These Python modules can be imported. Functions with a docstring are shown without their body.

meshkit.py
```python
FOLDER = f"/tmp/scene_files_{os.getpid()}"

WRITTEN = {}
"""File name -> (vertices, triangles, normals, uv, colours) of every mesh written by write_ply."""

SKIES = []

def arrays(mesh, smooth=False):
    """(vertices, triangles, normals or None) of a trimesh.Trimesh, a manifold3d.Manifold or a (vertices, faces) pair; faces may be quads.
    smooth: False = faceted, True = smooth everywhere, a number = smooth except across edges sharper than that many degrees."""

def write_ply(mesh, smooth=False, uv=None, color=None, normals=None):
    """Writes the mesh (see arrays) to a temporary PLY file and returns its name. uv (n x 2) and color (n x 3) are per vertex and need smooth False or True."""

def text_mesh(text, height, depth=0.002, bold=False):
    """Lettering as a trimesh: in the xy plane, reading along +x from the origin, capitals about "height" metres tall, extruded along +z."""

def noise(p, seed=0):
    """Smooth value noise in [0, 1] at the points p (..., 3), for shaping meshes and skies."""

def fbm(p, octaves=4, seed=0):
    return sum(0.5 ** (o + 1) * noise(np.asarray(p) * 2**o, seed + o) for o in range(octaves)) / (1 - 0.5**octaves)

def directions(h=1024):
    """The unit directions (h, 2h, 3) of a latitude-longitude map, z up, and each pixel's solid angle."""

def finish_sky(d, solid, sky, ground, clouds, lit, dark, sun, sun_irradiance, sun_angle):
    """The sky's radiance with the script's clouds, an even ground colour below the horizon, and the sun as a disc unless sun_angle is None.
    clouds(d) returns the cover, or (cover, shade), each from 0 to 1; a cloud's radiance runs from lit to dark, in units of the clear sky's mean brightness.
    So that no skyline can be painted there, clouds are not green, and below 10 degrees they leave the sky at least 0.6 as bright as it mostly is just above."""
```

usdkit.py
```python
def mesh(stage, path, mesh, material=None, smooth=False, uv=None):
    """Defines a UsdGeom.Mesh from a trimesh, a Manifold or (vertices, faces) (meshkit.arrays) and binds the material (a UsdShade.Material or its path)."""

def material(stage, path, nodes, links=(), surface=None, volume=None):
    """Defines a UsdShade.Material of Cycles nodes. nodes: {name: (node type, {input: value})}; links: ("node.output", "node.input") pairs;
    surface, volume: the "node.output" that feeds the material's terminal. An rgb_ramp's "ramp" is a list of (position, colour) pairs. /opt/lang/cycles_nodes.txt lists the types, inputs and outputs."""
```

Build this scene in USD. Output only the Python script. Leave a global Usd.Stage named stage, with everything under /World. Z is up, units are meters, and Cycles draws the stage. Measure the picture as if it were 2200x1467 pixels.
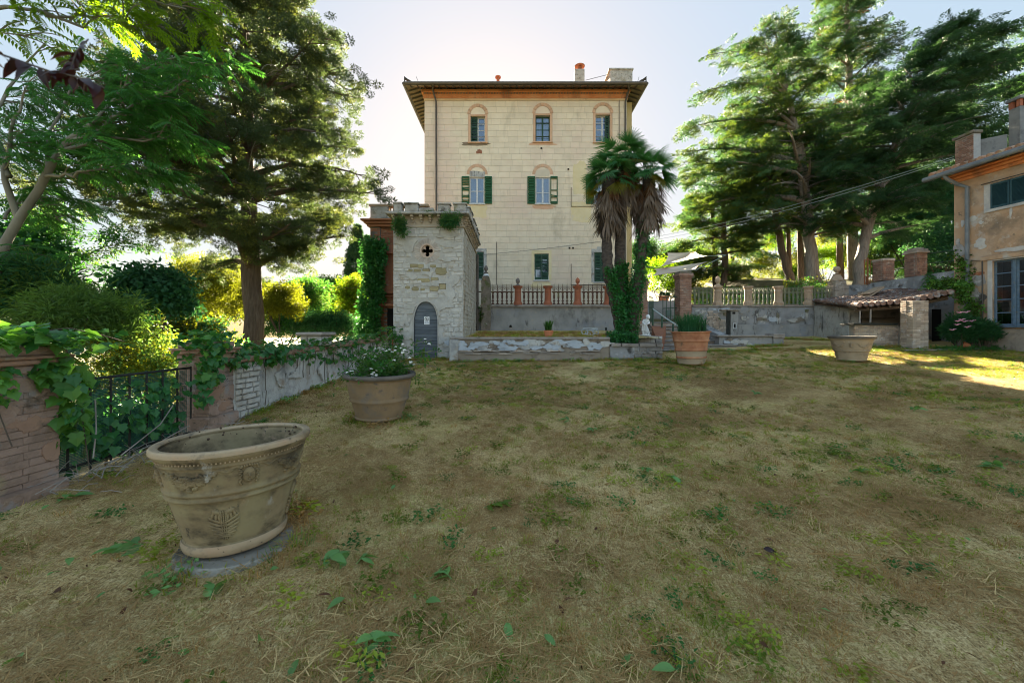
import math, random, numpy as np, trimesh, usdkit, meshkit
from pxr import Usd, UsdGeom, UsdLux, UsdShade, Gf, Sdf, Vt
from shapely.geometry import Polygon, box as sbox, Point
from shapely import affinity

stage = Usd.Stage.CreateInMemory()
UsdGeom.SetStageUpAxis(stage, 'Z'); UsdGeom.SetStageMetersPerUnit(stage, 1.0)
UsdGeom.Xform.Define(stage, '/World'); UsdGeom.Scope.Define(stage, '/World/Looks')
# ---------------------------------------------------------------- camera, sky, sun
CZ = 1.6                                   # eye height
FPX, CX, HY = 880.0, 1100.0, 705.0         # focal length, centre and horizon of the photograph (2200 px wide), to measure with
cam = UsdGeom.Camera.Define(stage, '/World/camera')
cam.AddTranslateOp().Set((0, 0, CZ)); cam.AddRotateXOp().Set(90.0)
cam.CreateHorizontalApertureAttr(36.0); cam.CreateFocalLengthAttr(14.4)
cam.CreateVerticalApertureOffsetAttr(-0.466)
cam.CreateFStopAttr(3.5); cam.CreateFocusDistanceAttr(9.0)
cam.CreateExposureAttr(3.9)
SUN_EL, SUN_DX = math.radians(21.0), -0.055
SUN_AZ = math.atan2(SUN_DX, 1.0)
sdir = np.array([math.cos(SUN_EL) * math.sin(SUN_AZ), math.cos(SUN_EL) * math.cos(SUN_AZ), math.sin(SUN_EL)])
dome = UsdLux.DomeLight.Define(stage, '/World/sky')
dome.GetPrim().SetCustomDataByKey('kind', 'structure')
skymat = usdkit.material(stage, '/World/Looks/sky', {
    's': ('sky_texture', {'sky_type': 'single_scattering', 'sun_disc': False, 'sun_elevation': SUN_EL, 'sun_rotation': SUN_AZ,
                          'altitude': 200.0, 'air_density': 1.0, 'aerosol_density': 0.6, 'ozone_density': 1.0}),
    'g': ('gamma', {'gamma': 0.085}), 'h': ('hsv', {'saturation': 6.4}),
    'm': ('mix', {'mix_type': 'multiply', 'fac': 1.0, 'color2': (1.27, 1.17, 1.08)}),
    'b': ('background_shader', {'strength': 0.05})},
    [('s.color', 'g.color'), ('g.color', 'h.color'), ('h.color', 'm.color1'), ('m.color', 'b.color')], surface='b.background')
UsdShade.MaterialBindingAPI.Apply(dome.GetPrim()).Bind(skymat)
sun = UsdLux.DistantLight.Define(stage, '/World/sun')
sun.CreateNormalizeAttr(True); sun.CreateIntensityAttr(1.25); sun.CreateAngleAttr(0.5); sun.CreateColorAttr((1.0, 0.86, 0.62))
zz = sdir; xx = np.cross([0, 0, 1.0], zz); xx /= np.linalg.norm(xx); yy = np.cross(zz, xx)
sun.AddTransformOp().Set(Gf.Matrix4d(*xx, 0, *yy, 0, *zz, 0, 0, 0, 30, 1))

# ---------------------------------------------------------------- helpers
rng = np.random.default_rng(7); rnd = random.Random(7)
def fx(px, Y): return (px - CX) / FPX * Y
def fz(py, Y): return CZ + (HY - py) / FPX * Y
def P(px, py, Y): return np.array([fx(px, Y), Y, fz(py, Y)])
def lerp(a, b, t): return a + (b - a) * t
def sstep(a, b, x): t = np.clip((np.asarray(x, float) - a) / (b - a), 0, 1); return t * t * (3 - 2 * t)

USED, ORIGIN = {}, {'/World': np.zeros(3)}
def path_of(parent, name):
    k = f'{parent}/{name}'; n = USED.get(k, -1) + 1; USED[k] = n
    return k if n == 0 else f'{k}_{n:03d}'
def meta(prim, label=None, cat=None, group=None, kind=None):
    for k, v in (('label', label), ('category', cat), ('group', group), ('kind', kind)):
        if v: prim.SetCustomDataByKey(k, v)
def thing(name, label, cat, loc=(0, 0, 0), group=None, kind=None):
    p = path_of('/World', name); x = UsdGeom.Xform.Define(stage, p); x.AddTranslateOp().Set(tuple(map(float, loc)))
    meta(x.GetPrim(), label, cat, group, kind); ORIGIN[p] = np.array(loc, float); return p
def put(parent, name, mesh, m, smooth=False, label=None, cat=None, group=None, kind=None):
    """one Mesh prim; parent is a thing's or a part's path, or '/World'; mesh in world coordinates"""
    if isinstance(mesh, MB): mesh = mesh.get()
    v, f = (mesh if isinstance(mesh, tuple) else (np.asarray(mesh.vertices), np.asarray(mesh.faces)))
    p = path_of(parent, name); o = ORIGIN[parent]
    g = usdkit.mesh(stage, p, (np.asarray(v, float) - o, f), M[m], smooth=smooth)
    meta(g.GetPrim(), label, cat, group, kind); ORIGIN[p] = o; return p
def copy_of(src, loc, rotz=0.0, label=None, group=None, scale=1.0, name=None, rotxy=None):
    sp = stage.GetPrimAtPath(src); was = sp.GetCustomData()
    p = path_of('/World', name or src.split('/')[-1]); x = UsdGeom.Xform.Define(stage, p)
    x.GetPrim().GetReferences().AddInternalReference(src)
    x.ClearXformOpOrder(); x.AddTranslateOp().Set(tuple(map(float, loc))); x.AddRotateZOp().Set(math.degrees(rotz))
    if rotxy: x.AddRotateXYZOp(opSuffix='tilt').Set(Gf.Vec3f(*map(math.degrees, (rotxy[0], rotxy[1], 0))))
    if scale != 1.0: x.AddScaleOp().Set(Gf.Vec3f(scale, scale, scale))
    x.GetPrim().SetInstanceable(True)
    meta(x.GetPrim(), label or was.get('label'), was.get('category'), group or was.get('group'), was.get('kind')); return p
def hide_src(src):  # nothing hidden: sources are real things placed in the scene
    pass

_cs = np.array([(a, b, c) for a in (-1, 1) for b in (-1, 1) for c in (-1, 1)], float)
def _cage():
    v = np.array([s * np.where(np.arange(3) == k, 1.0, 0.8) for s in _cs for k in range(3)])
    h = trimesh.convex.convex_hull(trimesh.Trimesh(v, [[0, 1, 2]], process=False))
    from scipy.spatial import cKDTree
    idx = cKDTree(v).query(h.vertices)[1]; return idx[h.faces]
BEVF = _cage()
BOXF = np.array([[0, 1, 3], [0, 3, 2], [4, 6, 7], [4, 7, 5], [0, 4, 5], [0, 5, 1], [2, 3, 7], [2, 7, 6], [0, 2, 6], [0, 6, 4], [1, 5, 7], [1, 7, 3]])
def bx(x0, x1, y0, y1, z0, z1, b=0.0, jit=0.0):
    c = np.array([(x0 + x1) / 2, (y0 + y1) / 2, (z0 + z1) / 2]); h = np.abs(np.array([x1 - x0, y1 - y0, z1 - z0])) / 2
    cor = _cs * h
    if jit: cor = cor + rng.uniform(-jit, jit, (8, 3))
    if b <= 0: return cor + c, BOXF
    b = min(b, h.min() * 0.8)
    v = np.array([cor[i] - _cs[i] * b * (np.arange(3) != k) for i in range(8) for k in range(3)])
    return v + c, BEVF
def rotz(v, a, c=(0, 0, 0)):
    c = np.asarray(c, float); R = np.array([[math.cos(a), -math.sin(a), 0], [math.sin(a), math.cos(a), 0], [0, 0, 1]]); return (np.asarray(v) - c) @ R.T + c
def rot(v, ax, a, c=(0, 0, 0)):
    R = trimesh.transformations.rotation_matrix(a, ax)[:3, :3]; c = np.asarray(c, float); return (np.asarray(v) - c) @ R.T + c
def tube(pts, r, n=6, cap=True, ell=None):
    p = np.asarray(pts, float); r = np.broadcast_to(np.asarray(r, float), (len(p),))
    t = np.gradient(p, axis=0); t /= np.linalg.norm(t, axis=1, keepdims=True) + 1e-12
    a = np.cross(t[0], [0, 0, 1.0] if abs(t[0][2]) < 0.9 else [1.0, 0, 0]); A = []
    for k in range(len(p)):
        a = a - t[k] * a.dot(t[k]); a /= np.linalg.norm(a) + 1e-12; A.append(a)
    A = np.array(A); B = np.cross(t, A); an = np.arange(n) * 2 * np.pi / n
    v = p[:, None] + r[:, None, None] * (np.cos(an)[None, :, None] * A[:, None] + np.sin(an)[None, :, None] * B[:, None])
    i, j = np.meshgrid(np.arange(len(p) - 1), np.arange(n), indexing='ij')
    q = np.stack([i * n + j, i * n + (j + 1) % n, (i + 1) * n + (j + 1) % n, (i + 1) * n + j], -1).reshape(-1, 4)
    f = np.vstack([q[:, [0, 1, 2]], q[:, [0, 2, 3]]]); v = v.reshape(-1, 3)
    if cap:
        m = len(v); v = np.vstack([v, p[0], p[-1]]); k = np.arange(n); L = (len(p) - 1) * n
        f = np.vstack([f, np.stack([np.full(n, m), (k + 1) % n, k], 1), np.stack([np.full(n, m + 1), L + k, L + (k + 1) % n], 1)])
    return v, f
def lathe(prof, n=32, c=(0, 0, 0), sx=1.0, sy=1.0):
    pr = np.asarray(prof, float); an = np.arange(n) * 2 * np.pi / n
    v = np.stack([pr[:, 0][:, None] * np.cos(an) * sx, pr[:, 0][:, None] * np.sin(an) * sy, np.broadcast_to(pr[:, 1][:, None], (len(pr), n))], -1).reshape(-1, 3)
    i, j = np.meshgrid(np.arange(len(pr) - 1), np.arange(n), indexing='ij')
    q = np.stack([i * n + j, i * n + (j + 1) % n, (i + 1) * n + (j + 1) % n, (i + 1) * n + j], -1).reshape(-1, 4)
    return v + np.asarray(c, float), np.vstack([q[:, [0, 1, 2]], q[:, [0, 2, 3]]])
def xz_extrude(poly, yf, yb):
    """a polygon in the xz plane, from y = yf (front) to yb"""
    V, F, n = [], [], 0
    for g in getattr(poly, 'geoms', [poly]):
        if g.is_empty or g.area < 1e-5: continue
        m = trimesh.creation.extrude_polygon(g, yb - yf, engine='earcut'); v = np.asarray(m.vertices)
        V.append(np.stack([v[:, 0], yb - v[:, 2], v[:, 1]], 1)); F.append(np.asarray(m.faces) + n); n += len(v)
    return np.vstack(V), np.vstack(F)
def grid(nx, ny, fn):
    """fn(u, w) -> points (.., 3), u and w in [0, 1]"""
    u, w = np.meshgrid(np.linspace(0, 1, nx), np.linspace(0, 1, ny)); v = fn(u, w).reshape(-1, 3)
    i, j = np.meshgrid(np.arange(ny - 1), np.arange(nx - 1), indexing='ij'); a = i * nx + j
    q = np.stack([a, a + 1, a + nx + 1, a + nx], -1).reshape(-1, 4)
    return v, np.vstack([q[:, [0, 1, 2]], q[:, [0, 2, 3]]])
class MB:
    def __init__(s, *ms): s.v, s.f, s.n = [], [], 0; [s.add(m) for m in ms]
    def add(s, m, f=None):
        v, f = (m, f) if f is not None else m
        v = np.asarray(v, float); s.v.append(v); s.f.append(np.asarray(f) + s.n); s.n += len(v); return s
    def get(s): return np.vstack(s.v), np.vstack(s.f)
def jitter_mesh(m, amp, scale, seed=0):
    v, f = m; d = np.stack([meshkit.fbm(v * scale + 31.7 * k, 3, seed + k) - 0.5 for k in range(3)], 1); return v + d * 2 * amp, f

def quats(yaw, pitch, roll=None):
    """(n,4) w x y z: first roll about x, pitch about y, then yaw about z"""
    cy, sy, cp, sp = np.cos(yaw / 2), np.sin(yaw / 2), np.cos(pitch / 2), np.sin(pitch / 2)
    r = np.zeros_like(yaw) if roll is None else roll; cr, sr = np.cos(r / 2), np.sin(r / 2)
    return np.stack([cr * cp * cy + sr * sp * sy, sr * cp * cy - cr * sp * sy, cr * sp * cy + sr * cp * sy, cr * cp * sy - sr * sp * cy], -1)
def scatter(parent, name, protos, pos, q, scale, idx=None, kind='stuff', label=None, cat=None):
    """protos: [(mesh, material, smooth)]; a PointInstancer that is one part (or one top-level stuff object)"""
    pos = np.asarray(pos, float); n = len(pos)
    p = path_of(parent, name); pi = UsdGeom.PointInstancer.Define(stage, p)
    o = ORIGIN[parent] if parent != '/World' else np.zeros(3)
    rel = pi.CreatePrototypesRel()
    for k, (m, mt, sm) in enumerate(protos):
        pp = f'{p}/clump' + (f'_{k:03d}' if k else ''); 
        if isinstance(m, MB): m = m.get()
        usdkit.mesh(stage, pp, m, M[mt], smooth=sm); rel.AddTarget(pp)
    idx = rng.integers(0, len(protos), n) if idx is None else np.asarray(idx)
    pi.CreateProtoIndicesAttr(Vt.IntArray.FromNumpy(idx.astype(np.int32)))
    pi.CreatePositionsAttr(Vt.Vec3fArray.FromNumpy((pos - o).astype(np.float32)))
    pi.CreateOrientationsAttr(Vt.QuathArray([Gf.Quath(float(a), float(b), float(c), float(d)) for a, b, c, d in np.asarray(q)]))
    s = np.asarray(scale, float); s = np.repeat(s[:, None], 3, 1) if s.ndim == 1 else s
    pi.CreateScalesAttr(Vt.Vec3fArray.FromNumpy(s.astype(np.float32)))
    meta(pi.GetPrim(), label, cat, None, kind); return p

# ---------------------------------------------------------------- materials
M = {}
def mat(name, stops, scale=3.0, detail=6.0, rough=0.85, bump=0.25, bscale=35.0, bdist=0.02, stains=(), rand=0.0, isl=0.0, spec=0.25, stretch=(1, 1, 1), metallic=0.0, dist=0.0):
    """stops: colours of a noise-driven ramp; stains: (colour, scale, lo, hi[, stretch]) laid over it; rand / isl: brightness spread per object / per mesh island"""
    n = {'geo': ('geometry', {}), 'map': ('mapping', {'scale': stretch}), 'n1': ('noise_texture', {'scale': scale, 'detail': detail, 'roughness': 0.62, 'distortion': dist}),
         'r1': ('rgb_ramp', {'ramp': [(0.28 + 0.44 * k / max(1, len(stops) - 1), c) for k, c in enumerate(stops)]}), 'p': ('principled_bsdf', {'roughness': rough, 'specular_ior_level': spec, 'metallic': metallic})}
    l = [('geo.position', 'map.vector'), ('map.vector', 'n1.vector'), ('n1.fac', 'r1.fac')]; out = 'r1.color'
    for k, s in enumerate(stains):
        col, sc, lo, hi = s[:4]; st = s[4] if len(s) > 4 else (1, 1, 1)
        n |= {f'm{k}': ('mapping', {'scale': st, 'location': (k * 7.3 + 1, k * 3.1, k * 5.7)}), f'sn{k}': ('noise_texture', {'scale': sc, 'detail': 7.0, 'roughness': 0.65}), f'sr{k}': ('map_range', {'from_min': lo, 'from_max': hi, 'clamp': True}),
              f'sm{k}': ('mix', {'color2': col})}
        l += [('geo.position', f'm{k}.vector'), (f'm{k}.vector', f'sn{k}.vector'), (f'sn{k}.fac', f'sr{k}.value'), (f'sr{k}.result', f'sm{k}.fac'), (out, f'sm{k}.color1')]; out = f'sm{k}.color'
    for key, amt, src in (('rv', rand, 'oi.random'), ('iv', isl, 'geo.random_per_island')):
        if amt:
            n |= {'oi': ('object_info', {}), key: ('map_range', {'to_min': 1 - amt, 'to_max': 1 + amt}), key + 'h': ('hsv', {})}
            l += [(src, key + '.value'), (key + '.result', key + 'h.value'), (out, key + 'h.color')]; out = key + 'h.color'
    l.append((out, 'p.base_color'))
    if bump:
        n |= {'bn': ('noise_texture', {'scale': bscale, 'detail': 6.0, 'roughness': 0.6}), 'bp': ('bump', {'strength': bump, 'distance': bdist})}
        l += [('map.vector', 'bn.vector'), ('bn.fac', 'bp.height'), ('bp.normal', 'p.normal')]
    M[name] = usdkit.material(stage, '/World/Looks/' + name, n, l, surface='p.BSDF')
def leafmat(name, stops, trans=0.45, tcol=None, rough=0.5, spec=0.3, rv=0.25):
    """each leaf (mesh island) takes a colour of the ramp; the whole clump varies a little too"""
    n = {'geo': ('geometry', {}), 'oi': ('object_info', {}), 'r': ('rgb_ramp', {'ramp': list(stops)}), 'h': ('hsv', {}), 'mr': ('map_range', {'to_min': 1 - rv, 'to_max': 1 + rv}),
         'p': ('principled_bsdf', {'roughness': rough, 'specular_ior_level': spec}), 't': ('translucent_bsdf', {}), 'tm': ('mix', {'mix_type': 'multiply', 'fac': 1.0, 'color2': tcol or (1.7, 1.5, 0.7)}), 'x': ('mix_closure', {'fac': trans})}
    M[name] = usdkit.material(stage, '/World/Looks/' + name, n, [('geo.random_per_island', 'r.fac'), ('oi.random', 'mr.value'), ('mr.result', 'h.value'), ('r.color', 'h.color'), ('h.color', 'p.base_color'), ('h.color', 'tm.color1'), ('tm.color', 't.color'),
        ('p.BSDF', 'x.closure1'), ('t.BSDF', 'x.closure2')], surface='x.closure')
# ================================================================ materials
PINK, CREAM = (.56, .41, .31), (.56, .47, .35)
mat('facade', [(.62, .515, .39), (.68, .575, .44), (.72, .625, .49)], scale=1.6, bump=.15, rand=.05, stains=[((.64, .50, .405), .22, .46, .62), ((.44, .37, .27), .9, .58, .75, (1, 1, .35)), ((.64, .58, .49), 2.3, .62, .72)])
mat('facade_joint', [(.50, .43, .34), (.56, .49, .39)], scale=3, bump=.1)
mat('side_wall', [(.50, .38, .20), (.60, .48, .28)], scale=1.0, bump=.15)
mat('arch_pink', [(.50, .30, .19), (.60, .39, .27)], scale=2.5, bump=.2, rand=.07)
mat('cornice_orange', [(.40, .13, .05), (.52, .20, .08), (.55, .28, .14)], scale=1.2, bump=.2, stains=[((.20, .10, .06), 1.4, .52, .7, (1, 1, .3)), ((.55, .40, .25), .8, .6, .72)])
mat('cornice_light', [(.55, .36, .20), (.62, .46, .30)], scale=1.5, bump=.1, stains=[((.25, .17, .11), 1.0, .58, .72)])
mat('eave_dark', [(.05, .045, .04), (.10, .085, .07)], scale=2, bump=.2, rough=.7)
mat('gutter', [(.075, .06, .05), (.12, .10, .085)], scale=4, rough=.5, bump=.05)
mat('gutter_grey', [(.09, .105, .12), (.16, .18, .20)], scale=4, rough=.45, bump=.05, spec=.4)
mat('soffit', [(.16, .12, .085), (.26, .20, .14)], scale=2, bump=.2)
mat('roof_tile', [(.20, .10, .06), (.33, .17, .10), (.38, .28, .18)], scale=6, bump=.4, rand=.25, stains=[((.30, .27, .16), 5, .55, .7), ((.10, .075, .06), 7, .6, .7)])
mat('roof_plain', [(.22, .11, .07), (.33, .17, .10)], scale=3, bump=.4)
mat('shed_tile', [(.11, .068, .056), (.17, .105, .085), (.22, .165, .145)], scale=6, bump=.4, rand=.3, stains=[((.26, .27, .29), 6, .52, .62), ((.08, .06, .05), 6, .6, .7)])
mat('shutter_green', [(.018, .075, .035), (.03, .11, .05)], scale=5, rough=.6, bump=.15, stains=[((.10, .13, .09), 14, .62, .72)])
mat('shutter_dark', [(.02, .055, .035), (.04, .085, .055)], scale=5, rough=.65, bump=.15, stains=[((.13, .13, .10), 10, .6, .72)])
mat('shutter_blue', [(.012, .042, .056), (.022, .066, .082)], scale=5, rough=.55, bump=.1)
mat('frame_white', [(.42, .43, .45), (.60, .60, .60)], scale=8, rough=.6, bump=.15)
mat('frame_bluegrey', [(.045, .08, .12), (.10, .155, .22)], scale=9, rough=.7, bump=.3, stains=[((.12, .13, .13), 12, .58, .66)])
mat('curtain', [(.17, .22, .30), (.26, .31, .38)], scale=1.2, detail=2, bump=0, stretch=(3, 3, .3))
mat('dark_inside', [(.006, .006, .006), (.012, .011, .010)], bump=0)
mat('iron_dark', [(.012, .016, .014), (.03, .032, .03)], scale=8, rough=.55, bump=.1)
mat('iron_brown', [(.055, .028, .022), (.10, .05, .036), (.13, .09, .05)], scale=6, rough=.75, bump=.3, stains=[((.16, .15, .06), 3, .58, .7)])
mat('iron_green', [(.03, .07, .045), (.06, .11, .07)], scale=7, rough=.6, bump=.2)
mat('iron_palegreen', [(.10, .12, .08), (.20, .20, .13)], scale=7, rough=.7, bump=.2)
mat('rust', [(.20, .07, .03), (.30, .13, .06)], scale=9, rough=.85, bump=.4)
mat('wire_pale', [(.26, .33, .32), (.36, .42, .41)], scale=4, bump=0, rough=.5)
mat('wire_dark', [(.05, .05, .05), (.08, .075, .07)], scale=4, bump=0)
mat('terracotta_red', [(.27, .085, .045), (.36, .13, .07)], scale=4, bump=.3, stains=[((.15, .12, .10), 5, .58, .72), ((.40, .30, .24), 7, .64, .74)], rand=.1)
mat('terracotta_orange', [(.40, .13, .06), (.50, .20, .10)], scale=5, bump=.15)
mat('terracotta_pot', [(.155, .115, .062), (.22, .168, .095), (.275, .218, .13)], scale=3.0, bump=.35, bscale=26, stains=[((.07, .055, .034), 2.8, .46, .62, (1, 1, 2.2)), ((.36, .24, .16), 4.5, .60, .72), ((.04, .036, .03), 13, .62, .69), ((.24, .20, .11), 1.8, .53, .66), ((.30, .28, .24), 6, .64, .72, (1, 1, .4))])
mat('terracotta_rim', [(.24, .18, .11), (.34, .26, .17), (.36, .235, .145)], scale=4.0, bump=.35, bscale=26, stains=[((.14, .115, .085), 6, .55, .68), ((.05, .045, .04), 22, .63, .68), ((.48, .24, .14), 3.5, .62, .72)])
mat('terracotta_rose', [(.175, .12, .066), (.25, .175, .105)], scale=3, bump=.3, stains=[((.14, .12, .10), 2.6, .54, .68), ((.10, .085, .075), 9, .6, .7)])
mat('rim_dark', [(.085, .075, .068), (.16, .14, .12)], scale=7, bump=.5, bscale=60)
mat('terracotta_band', [(.24, .09, .045), (.36, .16, .085), (.42, .23, .13)], scale=3.5, bump=.25, stains=[((.30, .22, .15), 2.5, .58, .7), ((.14, .09, .06), 5, .6, .7)])
mat('terracotta_pale', [(.26, .20, .13), (.36, .28, .19)], scale=3.5, bump=.3, stains=[((.16, .13, .10), 3.5, .55, .68), ((.42, .38, .32), 6, .62, .72)])
mat('soil', [(.035, .022, .014), (.07, .045, .028), (.10, .07, .045)], scale=20, bump=.8)
mat('stone_base', [(.20, .185, .155), (.31, .29, .255)], scale=6, bump=.5, stains=[((.11, .095, .075), 5, .55, .66), ((.09, .10, .05), 9, .6, .7)])
mat('brick', [(.21, .11, .08), (.29, .165, .12), (.35, .235, .18)], scale=3, bump=.5, bscale=45, rand=.22, stains=[((.42, .36, .31), 4, .58, .72), ((.17, .13, .11), 5, .58, .7)])
mat('brick_red', [(.24, .095, .055), (.32, .14, .08)], scale=2, bump=.4, bscale=45, rand=.2, stains=[((.36, .26, .20), 4, .6, .72), ((.12, .085, .07), 1.5, .58, .72)])
mat('brick_white', [(.30, .23, .18), (.42, .36, .30)], scale=3, bump=.5, bscale=45, rand=.25, stains=[((.50, .47, .44), 5, .54, .66), ((.26, .15, .10), 4, .6, .7)])
mat('brick_plastered', [(.19, .13, .10), (.27, .185, .145), (.32, .24, .195)], scale=3.6, bump=.7, bscale=34, rand=.10, stains=[((.23, .225, .23), 2.3, .52, .62), ((.27, .215, .13), 2.6, .56, .68), ((.10, .075, .055), 3.2, .56, .68), ((.05, .045, .035), 14, .63, .70)])
mat('mortar', [(.26, .23, .20), (.36, .33, .29)], scale=6, bump=.5)
mat('mortar_dark', [(.13, .115, .10), (.20, .18, .16)], scale=6, bump=.5)
mat('pillar_cap', [(.23, .14, .10), (.32, .20, .14)], scale=3, bump=.45, stains=[((.12, .09, .07), 5, .56, .68), ((.30, .27, .23), 7, .6, .7)])
mat('pale_pillar', [(.30, .215, .145), (.42, .31, .22)], scale=3, bump=.3, stains=[((.17, .14, .12), 4, .58, .7), ((.24, .16, .09), 2, .55, .7)])
mat('mossy_pillar', [(.13, .11, .09), (.24, .20, .16)], scale=5, bump=.7, stains=[((.10, .11, .045), 4, .5, .62), ((.30, .17, .11), 2, .58, .68), ((.38, .35, .32), 9, .62, .7)])
mat('finial', [(.12, .105, .095), (.22, .19, .17)], scale=8, bump=.6, stains=[((.34, .33, .32), 9, .58, .66)])
mat('whitewash_stone', [(.34, .32, .29), (.44, .425, .40), (.51, .50, .48)], scale=3.2, bump=.6, bscale=30, rand=.07, stains=[((.33, .28, .22), 2.2, .55, .70), ((.44, .34, .29), 5, .62, .74), ((.26, .24, .20), 6, .62, .72)])
mat('whitewash', [(.33, .315, .29), (.46, .45, .43)], scale=3.5, bump=.7, bscale=26, stains=[((.36, .31, .24), 3, .58, .72)])
mat('olive_stone', [(.22, .19, .105), (.30, .26, .15), (.27, .22, .15)], scale=5, bump=.6, rand=.18)
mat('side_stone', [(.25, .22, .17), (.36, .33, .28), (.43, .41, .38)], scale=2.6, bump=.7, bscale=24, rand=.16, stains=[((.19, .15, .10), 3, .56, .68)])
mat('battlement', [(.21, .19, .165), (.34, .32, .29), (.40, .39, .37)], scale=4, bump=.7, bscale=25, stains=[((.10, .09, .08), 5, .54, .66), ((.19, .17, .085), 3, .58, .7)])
mat('corbel', [(.33, .26, .18), (.45, .39, .31)], scale=4, bump=.5, stains=[((.18, .14, .10), 5, .56, .68), ((.40, .30, .14), 2, .58, .7)])
mat('rosette_brick', [(.36, .30, .26), (.46, .43, .40)], scale=6, bump=.4, rand=.16)
mat('rosette_ring', [(.42, .31, .25), (.52, .42, .35)], scale=8, bump=.3)
mat('door_plank', [(.055, .068, .085), (.10, .118, .14), (.14, .15, .165)], scale=5, rough=.75, bump=.5, bscale=25, rand=.22, stretch=(.5, .5, 6))
mat('plaster_grey', [(.17, .165, .16), (.26, .255, .25), (.33, .32, .31)], scale=1.3, bump=.35, stains=[((.075, .07, .066), 1.5, .52, .68, (1, 1, .45)), ((.22, .235, .27), .9, .54, .68), ((.36, .31, .26), 2.6, .60, .70), ((.05, .045, .042), 5, .62, .72, (1, 1, .3))])
mat('plaster_worn', [(.17, .165, .165), (.26, .26, .265), (.31, .32, .335)], scale=1.5, bump=.5, stains=[((.06, .055, .05), 2.0, .53, .64, (1, 1, .8)), ((.44, .44, .44), 2.7, .58, .66), ((.30, .20, .14), 3.4, .63, .70)])
mat('plaster_low', [(.20, .165, .13), (.28, .235, .19)], scale=2.2, bump=.5, stains=[((.11, .09, .075), 2.6, .55, .66)])
mat('plaster_blue', [(.30, .33, .37), (.42, .455, .50)], scale=2.6, bump=.3, stains=[((.20, .22, .26), 4, .56, .68)])
mat('plaster_white', [(.34, .33, .31), (.47, .46, .44)], scale=3.2, bump=.8, bscale=22, stains=[((.20, .20, .205), 1.6, .50, .66), ((.27, .21, .16), 2.6, .56, .68), ((.055, .048, .04), 7, .58, .66, (1.4, 1.4, .16)), ((.09, .085, .075), 18, .62, .70)])
mat('coping', [(.19, .16, .14), (.30, .27, .24)], scale=4, bump=.5, stains=[((.08, .07, .06), 4, .55, .68), ((.25, .23, .11), 5, .62, .7)])
mat('step_stone', [(.17, .155, .145), (.27, .255, .24)], scale=4, bump=.5, rand=.12, stains=[((.30, .17, .12), 3, .58, .7), ((.11, .10, .09), 5, .56, .68)])
mat('ochre_plaster', [(.30, .19, .115), (.37, .25, .16), (.38, .31, .24)], scale=1.1, bump=.35, stains=[((.17, .13, .095), .9, .50, .66), ((.36, .34, .31), 1.3, .56, .64), ((.43, .36, .28), 3.0, .60, .70), ((.10, .085, .07), 3.5, .63, .72)])
mat('plaster_patch', [(.30, .30, .30), (.46, .45, .43)], scale=5, bump=.6)
mat('plaster_yellow', [(.60, .49, .28), (.67, .57, .37)], scale=2, bump=.15, stains=[((.58, .50, .38), 2.5, .55, .7)])
mat('chimney_grey', [(.15, .15, .15), (.25, .25, .24)], scale=3, bump=.4, stains=[((.08, .08, .08), 2, .54, .68), ((.10, .12, .16), 1.4, .56, .7)])
mat('statue_white', [(.62, .63, .64), (.74, .75, .76)], scale=6, bump=.1, rough=.6)
mat('sail', [(.60, .47, .35), (.66, .53, .41)], scale=2, bump=.05)
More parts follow.
